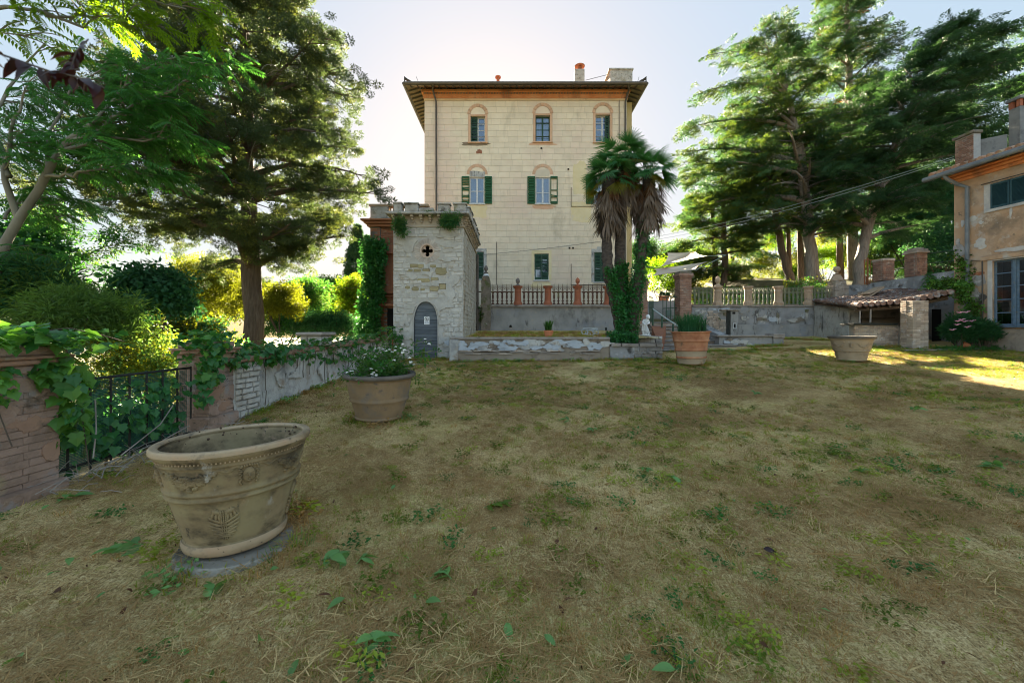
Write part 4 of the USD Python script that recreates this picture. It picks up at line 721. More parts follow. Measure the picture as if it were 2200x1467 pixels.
for i, (a, b, t, bt, y) in enumerate(((1362, 1424, 722, 737, PY), (1362, 1415, 737.3, 752, PY - .25))):
    for c, q in courses(fx(a, y), fx(b, y), fz(bt, y), fz(t, y), .11, .40): put(ped, 'block', stone_quad(q, y - rnd.uniform(0, .02), y + .6, .014), 'step_stone' if rnd.random() < .6 else 'plaster_white')
put(ped, 'core', bx(fx(1362, PY) + .01, fx(1424, PY) - .01, PY + .05, PY + .9, .5, fz(722.5, PY)), 'mortar')
put(ped, 'ramp', (lambda p: (np.vstack([p, p + [0, 0, -.5]]), np.array([[0, 1, 2], [0, 2, 3], [4, 6, 5], [4, 7, 6], [0, 4, 5], [0, 5, 1], [1, 5, 6], [1, 6, 2], [2, 6, 7], [2, 7, 3], [3, 7, 4], [3, 4, 0]])))(np.array([P(1408, 722.3, PY + .5), P(1424, 722.3, PY + .5), P(1411, 700, 15.6) + [.35, 0, 0], P(1400, 700, 15.6)])), 'brick_red')
steps = thing('garden_steps', 'worn brick and stone garden steps rising to the gate', 'steps', (fx(1480, 14), 14, .8))
SP = [(17.2, 1.85, 1393, 1458), (16.7, 1.85, 1397, 1458), (16.35, 1.71, 1397, 1460), (16.0, 1.57, 1399, 1466), (15.65, 1.43, 1402, 1500), (15.3, 1.30, 1404, 1530), (14.7, 1.17, 1410, 1552), (14.1, 1.04, 1402, 1585), (13.45, .91, 1394, 1612)]
for k, (y, z, a, b) in enumerate(SP):
    x0, x1 = fx(a, y), fx(b, y); n = max(2, int((x1 - x0) / .55)); yb = (SP[k - 1][0] if k else 17.6) + .1; cuts = np.linspace(x0, x1, n + 1) + np.r_[0, rng.uniform(-.08, .08, n - 1), 0]
    for p, q in zip(cuts[:-1], cuts[1:]): put(steps, 'step_slab', jitter_mesh(bx(p + .004, q - .004, y - rnd.uniform(0, .03), yb, z - .05, z - rnd.uniform(0, .008), .012), .004, 4, k), 'step_stone')
    put(steps, 'riser', bx(x0 + .01, x1 - .01, y + .035, yb - .02, z - .3, z - .052), 'brick_white' if k < 7 else 'step_stone')
QY = 14.3
par = thing('step_parapet', 'broken plastered parapet wall ending in a pier right of the steps', 'parapet', (fx(1620, QY), QY, .8))
x0, x1 = fx(1546, QY), fx(1683, QY); zt = fz(722, QY)
put(par, 'wall', rough_wall(x0, fx(1661, QY), QY + .03, .5, zt - .03, .3, .016, seed=17), 'plaster_grey', smooth=50)
put(par, 'coping', jitter_mesh(bx(x0 - .1, fx(1661, QY) - .003, QY - .03, QY + .38, zt - .028, zt + .03, .015), .008, 2), 'coping')
put(par, 'pier', rough_wall(fx(1661, QY), x1, QY - .02, .5, fz(727, QY), .4, .008, seed=18), 'plaster_grey', smooth=50); put(par, 'pier_cap', jitter_mesh(bx(fx(1659.5, QY), x1 + .03, QY - .06, QY + .43, fz(727, QY) + .002, fz(717, QY), .02), .006, 2), 'coping')
pv = np.array([[7.28, 16.85, 2.0], [7.62, 16.85, 2.0], [7.62, 16.1, 1.75], [7.28, 16.1, 1.75], [7.62, 14.35, zt + .02], [7.28, 14.35, zt + .02]])
lo = pv - [0, 0, 1.4]; put(par, 'sloping_wall', (np.vstack([pv, lo]), np.array([[0, 2, 1], [0, 3, 2], [3, 4, 2], [3, 5, 4], [0, 6, 9], [0, 9, 3], [3, 9, 11], [3, 11, 5], [5, 11, 10], [5, 10, 4], [4, 10, 8], [4, 8, 2], [2, 8, 7], [2, 7, 1]])), 'plaster_worn')
for k in range(14):
    put(par, 'broken_plaster', xz_extrude(blob_poly(fx(r_.uniform(1552, 1612), QY), fz(r_.uniform(728, 744), QY), r_.uniform(.06, .16), r_.uniform(.04, .09), 400 + k, amp=.45), QY + .0 - .001 * k, QY + .04), ('plaster_white', 'plaster_blue', 'mortar_dark', 'plaster_low')[k % 4])
hr = thing('handrail', 'dark green iron handrail on posts beside the steps', 'handrail', P(1402, 705, 16.0))
hp_ = [(1402.5, 15.9, 664, 706), (1422, 15.2, 680, 719), (1446, 15.5, 696, 716)]
for px, y, t, b in hp_: put(hr, 'post', tube([P(px, b, y), P(px, t, y)], .035, 6), 'iron_green')
put(hr, 'rail', tube([P(1402.5, 664, 15.9), P(1430, 683.5, 15.4), P(1461, 703, 14.9)], .026, 6), 'wire_pale', smooth=40)

# ---------------------------------------------------------------- gate piers, gate leaves, wall behind
def gate_pier(px0, px1, y0, top, label, mossy=False, wy=.55, zb=.9):
    X0, X1 = fx(px0, y0), fx(px1, y0); t = thing('gate_pier', label, 'gate pier', ((X0 + X1) / 2, y0, zb)); zt = fz(top, y0)
    brick_pier(t, X0, X1, y0, y0 + wy, zb, zt - .30)
    for a, b, o in ((.298, .22, .03), (.218, .10, .06), (.098, 0, .0)): put(t, 'cap', jitter_mesh(bx(X0 - o, X1 + o, y0 - o, y0 + wy + o, zt - a, zt - b, .015), .006, 3), 'mossy_pillar' if b == 0 else 'brick')
    return t
gate_pier(1461, 1486, 16.7, 582, 'tall square brick gate pier right of the steps', zb=.8)
gate_pier(1364, 1392, 16.7, 598, 'brick gate pier left of the steps, half behind ivy palm', zb=1.0)
for s, px, label in ((1, 1394, 'open green iron gate leaf hinged on the left gate pier'), (-1, 1459, 'open green iron gate leaf hinged on the right gate pier')):
    gt = thing('gate_leaf', label, 'gate', (fx(px, 16.9), 16.95, 1.86)); X = fx(px, 16.95) + s * .02
    pts = [(X + s * .10 * k, 16.95 + .17 * k) for k in range(5)]
    for k, (gx_, gy_) in enumerate(pts): put(gt, 'bar', tube([(gx_, gy_, 1.87), (gx_, gy_, 3.05 - .05 * k)], .016, 5), 'iron_green')
    for z in (1.92, 2.45, 2.9): put(gt, 'rail', tube([(pts[0][0], pts[0][1], z), (pts[-1][0], pts[-1][1], z)], .018, 5), 'iron_green')
    an = np.linspace(0, 2 * math.pi, 14); put(gt, 'scroll', MB(*[tube(np.stack([pts[k][0] + .06 * np.cos(an) * .5, pts[k][1] + .06 * np.cos(an), 2.68 + .1 * np.sin(an)], 1), .008, 4) for k in range(4)]), 'iron_green')
BWY = 19.2
bw = thing('courtyard_wall', 'low dark stained wall with small plaque behind the open gate', 'wall', (fx(1425, BWY), BWY, 1.9))
put(bw, 'face', rough_wall(fx(1375, BWY), fx(1462, BWY), BWY, 1.8, fz(646, BWY), .3, .01, seed=31), 'plaster_grey', smooth=50); put(bw, 'plaque', bx(fx(1430, BWY), fx(1442.5, BWY), BWY - .03, BWY - .012, fz(679, BWY), fz(666, BWY), .005), 'plaque')

# ---------------------------------------------------------------- iron fences on the retaining walls
def baluster_poly(x, z0, z1):
    """outline of a flat cast-iron baluster"""
    H = z1 - z0; pr = [(0, .075), (.05, .08), (.12, .035), (.18, .03), (.24, .07), (.29, .075), (.34, .035), (.40, .03), (.52, .055), (.66, .06), (.80, .05), (.88, .04), (.93, .065), (1, .07)]
    return Polygon([(x - w * .72, z0 + t * H) for t, w in pr] + [(x + w * .72, z0 + t * H) for t, w in pr[::-1]])
def ring(x, z, r, w, n=12): return Point(x, z).buffer(r, n // 4 + 1).difference(Point(x, z).buffer(r - w, n // 4 + 1))
def fence_panel(parent, x0, x1, y, z0, zr, zt, m, n, spikes=True):
    put(parent, 'bottom_rail', bx(x0, x1, y - .02, y + .02, z0 + .025, z0 + .05), m); put(parent, 'middle_rail', bx(x0, x1, y - .025, y + .025, zr - .025, zr + .02), m); put(parent, 'top_rail', bx(x0, x1, y - .012, y + .012, zt - .022, zt), m)
    for k in range(n):
        x = lerp(x0, x1, (k + .5) / n); put(parent, 'baluster', xz_extrude(baluster_poly(x, z0 + .052, zr - .026), y - .012, y + .012), m)
        w = (x1 - x0) / n; zz_ = (zr + zt) / 2; g = union_all([ring(x - .048, zz_ + .02, .045, .014), ring(x + .048, zz_ + .02, .045, .014), ring(x, zz_ - .05, .035, .012), sbox(x - .012, zr + .02, x + .012, zt - .022)])
        if spikes: g = union_all([g, Polygon([(x - .012, zt), (x + .012, zt), (x, zt + .13)])])
        put(parent, 'scroll', xz_extrude(g, y - .009, y + .009), m)
def pinecone(par, x, y, z, s, m):
    p = [(0, 0), (.11, 0), (.11, .04), (.05, .08), (.045, .12), (.085, .16), (.105, .22), (.095, .29), (.06, .36), (.02, .40), (0, .41)]; v, f = lathe([(a * s, b * s) for a, b in p], 14, (x, y, z))
    hh = (v[:, 2] - z) / s; an = np.arctan2(v[:, 1] - y, v[:, 0] - x); k = 1 + .10 * (hh > .14) * np.sin(an * 7 + hh * 60); v[:, 0] = x + (v[:, 0] - x) * k; v[:, 1] = y + (v[:, 1] - y) * k
    put(par, 'pinecone_finial', (v, f), m, smooth=60)
FY = RY + .15; fzb = RZT + .002
fl = thing('iron_fence', 'rusty brown ornamental iron fence with red terracotta posts before the villa', 'fence', (fx(1200, FY), FY, fzb))
cols = [1112.5, 1177, 1241, 1305.5]; zcap = fz(614.5, FY); zrl = fz(627, FY); ztl = fz(615, FY)
for k, px in enumerate(cols):
    x = fx(px, FY); h = zcap - fzb
    pst = put(fl, 'terracotta_post', lathe([(0, 0), (.185, 0), (.185, .10), (.165, .13), (.145, .16), (.135, .3), (.132, h - .26), (.15, h - .24), (.13, h - .20), (.135, h - .12), (.20, h - .05), (.21, h), (0, h)], 18, (x, FY, fzb)), 'terracotta_red', smooth=45)
    if k in (0, 2): pinecone(pst, x, FY, fzb + h, .85 if k == 0 else .88, 'finial' if k == 0 else 'terracotta_red')
edges = [1053] + cols + [1364]
for a, b in zip(edges[:-1], edges[1:]): fence_panel(fl, fx(a, FY) + (.17 if a > 1053 else .02), fx(b, FY) - (.17 if b < 1364 else .0), FY, fzb, zrl, ztl, 'iron_brown', 5)
put(fl, 'side_rail', tube([(fx(1024, FY), FY, zrl), (fx(1035, FY), FY, zrl)], .025, 5), 'iron_brown')
fr_ = thing('iron_fence', 'pale green ornamental iron fence with sandstone posts below the conifers', 'fence', (fx(1650, FY), FY, fzb))
cols = [1542, 1607.5, 1672, 1736.5]; zcap = fz(615, FY)
for k, px in enumerate(cols):
    x = fx(px, FY); h = zcap - fzb + .01
    pst = put(fr_, 'stone_post', lathe([(0, 0), (.20, 0), (.20, .12), (.17, .16), (.155, .2), (.15, h - .26), (.17, h - .24), (.15, h - .20), (.15, h - .12), (.20, h - .06), (.20, h), (0, h)], 8, (x, FY, fzb - .01)), 'pale_pillar')
    if k == 0: pinecone(pst, x, FY, zcap, 1.05, 'pale_pillar')
edges = [1487] + cols + [1795]
for a, b in zip(edges[:-1], edges[1:]): fence_panel(fr_, fx(a, FY) + (.19 if a > 1487 else .02), fx(b, FY) - .19, FY, fzb - .01, fz(628, FY), fz(618, FY), 'iron_palegreen', 5, spikes=False)
put(fr_, 'kerb_bricks', MB(*[bx(x, x + .24, FY - .05, FY + .07, fzb - .009, fzb + .02, .005) for x in np.arange(RXg1 + .02, fx(1795, FY) - .3, .25) if all(abs(x + .12 - fx(c, FY)) > .34 for c in cols)]), 'brick', kind='stuff')
# old pier by the tower, end pier by the shed
op = thing('stone_pier', 'mossy crumbling stone pier with pinecone urn beside tower downpipe', 'pier', (fx(1044, RY), RY - .1, 1.3))
v = np.array([[fx(1034, RY), 0, 1.35], [fx(1054, RY), 0, 1.35], [fx(1055, RY), 0, RZT + .02], [fx(1053.5, RY), 0, rz(604)], [fx(1049, RY), 0, rz(592)], [fx(1037, RY), 0, rz(594)], [fx(1034, RY), 0, rz(604)]])
pp = Polygon(v[:, [0, 2]]); m_ = xz_extrude(pp, RY - .14, RY + .30); mt = trimesh.Trimesh(*m_, process=True).subdivide_to_size(.12); put(op, 'pier', jitter_mesh((np.asarray(mt.vertices), np.asarray(mt.faces)), .028, 4, 3), 'mossy_pillar')
put(op, 'urn_base', lathe([(0, 0), (.14, 0), (.10, .06), (.06, .10), (0, .1)], 12, (fx(1044, RY), RY + .08, rz(592.5))), 'statue_white', smooth=40); pinecone(op, fx(1044, RY), RY + .08, rz(592) + .10, .82, 'finial')
ep = thing('brick_pier', 'weathered brick end pier with stone ball finial beside the shed', 'pier', (fx(1807, RY), RY, RZT))
brick_pier(ep, fx(1793, RY), fx(1822, RY), RY - .05, RY + .5, RZT - .35, rz(612), m='brick_white')
brick_pier(ep, fx(1796, RY), fx(1819, RY), RY, RY + .45, rz(612) + .002, rz(602), m='brick_white')
put(ep, 'finial_base', lathe([(0, 0), (.26, 0), (.22, .06), (.14, .22), (.12, .26), (.15, .28), (0, .30)], 4 * 3, (fx(1807, RY), RY + .22, rz(602))), 'pale_pillar')
put(ep, 'ball_finial', lathe([(0, 0), (.06, 0), (.05, .05)] + [(.13 * math.sin(a), .18 - .13 * math.cos(a)) for a in np.linspace(.4, math.pi, 9)], 14, (fx(1807, RY), RY + .22, rz(602) + .30)), 'pale_pillar', smooth=40)

# ================================================================ left garden wall, pillars, gate
def wl_pt(y, z, off=0.0): return np.array([wall_line(y) + off, y, z])
WA = math.atan2(1.0, .08)                                                # direction of the wall line
def along(m, y0, off=0.0):
    """wall coordinates: x along the wall away from the camera, y into the wall (to the left), z up"""
    v, f = m.get() if isinstance(m, MB) else m; d = np.array([.0797, .9968, 0]); n = np.array([-.9968, .0797, 0]); o = np.array([wall_line(y0), y0, 0]); return o + v[:, :1] * d + (v[:, 1:2]) * n + v[:, 2:3] * [0, 0, 1.0], f
gw = thing('garden_wall', 'low garden wall of white cracked plaster draped in ivy', 'garden wall', wl_pt(9, .3))
GL0, GL1 = 6.08, 12.45; L = (GL1 - GL0) / .9968
def gtop(x): return 1.10 + .03 * x
def gface(u, w):
    x = L * u; z0 = zlawn(0 * x - 4, GL0 + x * .997) - .25; z = lerp(z0, gtop(x), w); d = meshkit.fbm(np.stack([x * 3, z * 3, 0 * x], -1), 4, 7) - .5; dd = (meshkit.fbm(np.stack([x * .8, z * 1.1, 0 * x + 4], -1), 3, 19) > .55) * .012
    return np.stack([x, .03 * (d) * 1.6 + dd, z], -1)
put(gw, 'plaster_face', along(grid(120, 24, gface), GL0), 'plaster_white', smooth=50)
put(gw, 'core', along(bx(0, L, .03, .42, 0, 1.10), GL0), 'mortar')
for k in range(14):
    a = L * k / 14; put(gw, 'coping_stone', jitter_mesh(along(bx(a + .006, a + L / 14 - .006, -.05, .46, gtop(a) - .02, gtop(a) + .07, .02), GL0), .01, 4, k), 'pillar_cap')
for c, q in courses(.02, .55, .25, 1.0, .085, .24, wob=.015): put(gw, 'exposed_stone', along(stone_quad(q, -.025 - rnd.uniform(0, .02), .05, .012), GL0), 'whitewash_stone')
for k in range(14):
    x = rnd.uniform(.5, L - .2); z = rnd.uniform(.45, 1.0); put(gw, 'plaster_flake', along(xz_extrude(blob_poly(x, z, rnd.uniform(.06, .26), rnd.uniform(.05, .2), 900 + k, amp=.5), -.030 - .0008 * k, .0), GL0), 'plaster_white')
for k in range(16):
    x = rnd.uniform(.4, L - .3); zt_ = gtop(x); pts = [(x + rnd.uniform(-.03, .03), -.04 - .002 * j, zt_ - j * rnd.uniform(.08, .12)) for j in range(rnd.randint(4, 8))]; put(gw, 'dead_stem', along(tube(pts, .007, 4), GL0), 'twig_dark')
pk = put(gw, 'pedestal', along(bx(2.3, 2.75, -.04, .40, gtop(2.5) + .07, gtop(2.5) + .27, .02), GL0), 'plaster_white'); put(pk, 'pedestal_cap', along(bx(2.22, 2.83, -.10, .46, gtop(2.5) + .272, gtop(2.5) + .34, .02), GL0), 'coping')
def pillar(y0, w, label, zb, top, m='brick_plastered'):
    t = thing('brick_pillar', label, 'pillar', wl_pt(y0 + w / 2, zb)); n = .44; zt = top
    put(t, 'core', along(bx(.01, w - .01, .01, n - .01, zb, zt - .25), y0), 'mortar')
    z = zb; r = 0
    while z < zt - .27:
        h = .068; tz = min(z + h, zt - .25)
        for a, b in (((0, .27), (.27, w)) if r % 2 else ((0, w - .27), (w - .27, w))): put(t, 'brick', along(bx(a + .0008, b - .0008, -rnd.uniform(-.003, .004), n * .5, z + .0008, tz - .0008, .004, .002), y0), m)
        for a, b in ((.0, .2), (.2, n)): put(t, 'brick', along(bx(-rnd.uniform(-.002, .004), .2, a + .002 if a else n * .0 + .006, b - .002, z + .0025, tz - .0025, .005, .002), y0), m) if a else None
        z += h; r += 1
    for k in range(7): put(t, 'plaster_patch', along(xz_extrude(blob_poly(rnd.uniform(.06, w - .06), rnd.uniform(zb + .25, zt - .32), rnd.uniform(.06, .17), rnd.uniform(.03, .13), int(y0 * 100) + k, amp=.5).intersection(sbox(.004, zb, w - .004, zt - .26)), -.0075 - .0006 * k, .001), y0), m if k % 3 else 'pillar_cap')
    put(t, 'plinth', along(bx(-.05, w + .05, -.06, n + .05, zb - .35, zb + .16, .02), y0), m)
    for a, b, o, mm in ((.248, .165, .015, m), (.163, .115, .06, 'pillar_cap'), (.113, .085, .08, 'pillar_cap'), (.083, 0, .01, m)): put(t, 'cap', jitter_mesh(along(bx(-o, w + o, -o, n + o, zt - a, zt - b, .012), y0), .003, 4), mm)
    return t
pillar(3.40, .50, 'near plastered brick gate pillar at the left edge, ivy over its top', .02, fz(745, 3.6))
pillar(5.62, .46, 'second brick gate pillar with ivy, at the start of the garden wall', .22, fz(734, 5.9))
gate = thing('garden_gate', 'low dark iron gate hung with green netting between the brick pillars', 'gate', wl_pt(4.8, .1, -.2))
gt0, gt1 = 3.95, 5.60
for k in range(9):
    y = lerp(gt0, gt1, k / 8); put(gate, 'bar', tube([wl_pt(y, .1, -.22), wl_pt(y, 1.08, -.22)], .012, 5), 'iron_dark')
for z in (.18, 1.06): put(gate, 'rail', tube([wl_pt(gt0, z, -.22), wl_pt(gt1, z, -.22)], .016, 5), 'iron_dark')
nt = MB()
for z in np.arange(.15, 1.04, .016):
    if rnd.random() < .9: nt.add(tube([wl_pt(gt0 + .05, z, -.245), wl_pt((gt0 + gt1) / 2, z - .01, -.245), wl_pt(gt1 - .03, z, -.245)], .0052, 3, cap=False))
for y in np.arange(gt0 + .05, gt1, .03): nt.add(tube([wl_pt(y, .15, -.247), wl_pt(y, 1.03, -.247)], .0016, 3, cap=False))
put(gate, 'netting', nt, 'netting', kind='stuff')

# ================================================================ right-hand farmhouse
HC = np.array([14.03, 13.0]); hd = np.array([.114, -1.0]); hd /= np.linalg.norm(hd); hn = np.array([hd[1], -hd[0]])  # hd: towards the viewer; hn: out of the facade (left)
if hn[0] > 0: hn = -hn
def hw(m):
    """house coordinates: x along the facade towards the viewer, y into the house, z up"""
    v, f = m.get() if isinstance(m, MB) else m; return np.stack([HC[0] + v[:, 0] * hd[0] - v[:, 1] * hn[0], HC[1] + v[:, 0] * hd[1] - v[:, 1] * hn[1], v[:, 2]], 1), f[:, ::-1]
def hs(px): r = (px - CX) / FPX; return (HC[0] - r * HC[1]) / (r * hd[1] - hd[0])              # distance along the facade of a picture column
def hz(px, py): s = hs(px); Y = HC[1] + s * hd[1]; return fz(py, Y)
farm = thing('farmhouse', 'weathered ochre farmhouse with blue shutters and tiled roof at right edge', 'house', (HC[0], HC[1], .8))
HT = fz(385, 13.0) - .15; FL = 7.0
wz0, wz1, ws0, ws1 = hz(2165, 700), hz(2132, 561), hs(2132), hs(2132) + 1.35
sz0, sz1, ss0, ss1 = hz(2130, 449), hz(2130, 396), hs(2129), hs(2129) + .86
ff = sbox(0, .5, FL, HT).difference(sbox(ws0, wz0, ws1, wz1)).difference(sbox(ss0, sz0, ss1, sz1))
wm = MB(hw(xz_extrude(ff, 0, .35))); wm.add(hw(bx(0, .35, .352, 9, .5, HT))); wm.add(hw(bx(FL - .3, FL, .352, 9, .5, HT)))
mt = trimesh.Trimesh(*wm.get(), process=False); put(farm, 'wall', wm, 'ochre_plaster')
for k, (a, b, rx_, rz_, mm) in enumerate(((2093, 470, .10, .08, 'plaster_patch'), (2108, 478, .05, .05, 'plaster_patch'), (2105, 522, .14, .12, 'plaster_patch'), (2113, 530, .10, .07, 'whitewash_stone'), (2062, 535, .14, .22, 'plaster_grey'), (2058, 520, .06, .09, 'plaster_white'), (2068, 480, .05, .12, 'plaster_patch'), (2172, 455, .03, .22, 'plaster_patch'), (2175, 535, .3, .06, 'plaster_patch'), (2090, 640, .30, .3, 'plaster_worn'), (2100, 600, .22, .2, 'plaster_worn'), (2103, 588, .12, .06, 'brick_red'))):
    put(farm, 'plaster_patch', hw(xz_extrude(blob_poly(hs(a), hz(a, b), rx_, rz_, 600 + k, amp=.35), -.009 - .0007 * k, -.001)), mm)
put(farm, 'plinth', hw(rough_wall(0.02, FL, -.04, .5, hz(2165, 707), .1, .012, seed=77)), 'plaster_low')
put(farm, 'window_reveal', hw(xz_extrude(sbox(ws0 - .10, wz0 - .02, ws1 + .1, wz1 + .03).difference(sbox(ws0, wz0 - .5, ws1, wz1)), -.02, .0)), 'plaster_patch')
put(farm, 'lintel', hw(bx(ws0 - .25, ws1 + .2, -.05, -.022, wz1 + .035, wz1 + .16, .01)), 'ochre_plaster')
put(farm, 'window_sill', hw(bx(ws0 - .1, ws1 + .1, -.10, .1, wz0 - .05, wz0 - .002, .01)), 'frame_bluegrey')
wmid = ws0 + .46
wfr = MB()
for a, b in ((ws0, wmid - .03), (wmid + .035, ws1)):
    for p, q, r, t in ((a, a + .05, wz0, wz1), (b - .05, b, wz0, wz1), (a + .05, b - .05, wz0, wz0 + .06), (a + .05, b - .05, wz1 - .05, wz1)): wfr.add(hw(bx(p, q, .06, .11, r, t, .006)))
    for k in range(1, 5): wfr.add(hw(bx(a + .05, b - .05, .065, .105, lerp(wz0, wz1, k / 5) - .014, lerp(wz0, wz1, k / 5) + .014)))
wfr.add(hw(bx(wmid - .029, wmid + .034, .03, .12, wz0, wz1, .008))); wd = put(farm, 'window', wfr, 'frame_bluegrey')
for a, b in ((ws0 + .05, wmid - .08), (wmid + .085, ws1 - .05)):
    for k in range(5): put(wd, 'pane', hw(bx(a - .004, b + .004, .08, .086, lerp(wz0, wz1, k / 5) + .012, lerp(wz0, wz1, (k + 1) / 5) - .012)), 'pane_dark')
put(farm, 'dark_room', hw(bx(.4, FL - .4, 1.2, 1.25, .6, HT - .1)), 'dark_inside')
def hshut(a, b):
    w = .045; s = put(farm, 'shutter', MB(*[hw(bx(*q, .006)) for q in ((a, a + w, -.03, .02, sz0, sz1), (b - w, b, -.03, .02, sz0, sz1), (a + w, b - w, -.027, .017, sz0, sz0 + .07), (a + w, b - w, -.027, .017, sz1 - .06, sz1))]), 'shutter_blue')
    sl = MB()
    for k in range(17):
        z = lerp(sz0 + .08, sz1 - .07, (k + .5) / 17); v, f = bx(a + w, b - w, -.014, -.004, z - .022, z + .022); sl.add(hw((rot(v, [1, 0, 0], -.65, ((a + b) / 2, -.009, z)), f)))
    put(s, 'slats', sl, 'shutter_blue'); put(s, 'backing', hw(bx(a + w, b - w, .008, .012, sz0 + .07, sz1 - .06)), 'shutter_blue')
hshut(ss0, ss0 + .425); hshut(ss0 + .435, ss1)
put(farm, 'shutter_sill', hw(bx(ss0 - .12, ss1 + .1, -.035, .1, sz0 - .09, sz0 - .002, .008)), 'plaster_patch'); put(farm, 'shutter_jamb', hw(bx(ss0 - .16, ss0 - .002, -.012, -.001, sz0 - .09, sz1 + .02)), 'plaster_patch'); put(farm, 'curtain_bar', hw(tube([(ss0 - .2, -.05, sz1 + .05), (ss1 + .2, -.05, sz1 + .04)], .012, 5)), 'iron_dark')
put(farm, 'cornice', MB(hw(bx(-.06, FL, -.06, .3, HT + .002, HT + .10, .015)), hw(bx(-.12, FL, -.14, .3, HT + .102, HT + .19, .03)), hw(bx(-.20, FL, -.22, .3, HT + .192, HT + .25, .02))), 'cornice_orange')
RT = HT + .26
slope = .32
rfv = np.array([[-.35, -.42, RT], [FL, -.42, RT], [FL, 5.0, RT + 5.4 * slope], [-.35, 5.0, RT + 5.4 * slope], [-.35, -.42, RT + .05], [FL, -.42, RT + .05], [FL, 5.0, RT + 5.4 * slope + .05], [-.35, 5.0, RT + 5.4 * slope + .05]])
roof2 = put(farm, 'roof', hw((rfv, np.array([[0, 2, 1], [0, 3, 2], [4, 5, 6], [4, 6, 7], [0, 1, 5], [0, 5, 4], [3, 7, 6], [3, 6, 2], [0, 4, 7], [0, 7, 3], [1, 2, 6], [1, 6, 5]]))), 'roof_plain')
for i in range(15):
    x = -.28 + i * .21
    for j in range(5):
        y = -.46 + j * .36; z = RT + .10 + (y + .42) * slope; put(roof2, 'roof_tile', hw(tube([(x + rnd.uniform(-.01, .01), y, z + .01), (x + rnd.uniform(-.01, .01), y + .42, z + .42 * slope - .005)], (.085, .068), 8)), 'roof_tile')
put(roof2, 'gutter', hw(tube([(-.45, -.53, RT - .02), (FL, -.53, RT + .02)], .075, 10)), 'gutter_grey', smooth=40)
put(farm, 'downpipe', hw(tube([(.1, -.53, RT - .04), (.16, -.45, RT - .20), (.20, -.12, RT - .36), (hs(2082), -.07, RT - .5), (hs(2082), -.07, 3.2), (hs(2082), -.07, .9)], .055, 8)), 'gutter_grey', smooth=40)
put(farm, 'conduit', hw(tube([(hs(2088), -.03, hz(2088, 560)), (hs(2112), -.03, hz(2112, 560)), (hs(2113), -.03, hz(2113, 700))], .016, 5)), 'wire_dark')
# dormer-like brick stack, link wall and tall chimney
def FB(px0, px1, py0, py1, Y, d): return fx(px0, Y), fx(px1, Y), Y, Y + d, fz(py1, Y), fz(py0, Y)
SX, SX1, SY0, SY1 = fx(2091, 13.2), fx(2107, 13.2), 13.2, 13.75
st = put(farm, 'brick_stack_core', bx(SX + .015, SX1, SY0, SY1, fz(372, 13.2), fz(286, 13.2)), 'plaster_patch')
brick_face(farm, 0, SY1 - SY0, fz(352, 13.2), fz(287, 13.2), (SX, SY1, 0), -math.pi / 2, h=.06, l=.22, m='brick', name='stack_brick')
an_ = [(SY0 + .27 + .13 * math.cos(a), fz(318, 13.2) + .13 * math.sin(a)) for a in np.linspace(0, math.pi, 9)]
for (a, b), (c_, d_) in zip(an_[:-1], an_[1:]): put(st, 'arch_brick', tube([(SX - .012, a, b), (SX - .012, c_, d_)], .022, 4), 'brick')
put(farm, 'stack_cap', bx(SX - .05, SX1 + .03, SY0 - .05, SY1 + .05, fz(286, 13.2) + .002, fz(280, 13.2), .012), 'mossy_pillar'); put(farm, 'stack_ledge', bx(SX - .06, SX1 + .02, SY0 - .05, SY1 + .06, fz(361, 13.2), fz(353, 13.2), .01), 'chimney_grey')
LWq = np.array([[15.12, 13.35], [15.62, 12.92], [15.72, 13.02], [15.22, 13.45]]); lz0, lz1 = fz(360, 13), fz(291, 13)
put(farm, 'link_wall', (np.vstack([np.c_[LWq, np.full(4, lz0)], np.c_[LWq, np.full(4, lz1)]]), np.array([[0, 1, 5], [0, 5, 4], [1, 2, 6], [1, 6, 5], [2, 3, 7], [2, 7, 6], [3, 0, 4], [3, 4, 7], [4, 5, 6], [4, 6, 7]])), 'chimney_grey')
QX0, QX1, QY0, QY1 = fx(2192, 12.6), fx(2207, 12.6), 12.6, 12.9
ch = put(farm, 'tall_chimney', bx(QX0, QX1, QY0, QY1, fz(355, 12.6), fz(227, 12.6), .01), 'chimney_grey')
for a, b in ((0, .10), (.20, .30)): put(ch, 'cowl_post', bx(QX0, QX0 + .08, QY0 + a, QY0 + b, fz(227, 12.6) + .002, fz(212, 12.6)), 'terracotta_red'); put(ch, 'cowl_post', bx(QX1 - .07, QX1, QY0 + a, QY0 + b, fz(227, 12.6) + .002, fz(212, 12.6)), 'terracotta_red')
put(ch, 'cowl_slab', bx(QX0 - .05, QX1 + .05, QY0 - .05, QY1 + .06, fz(212, 12.6) + .002, fz(205, 12.6), .015), 'chimney_grey')

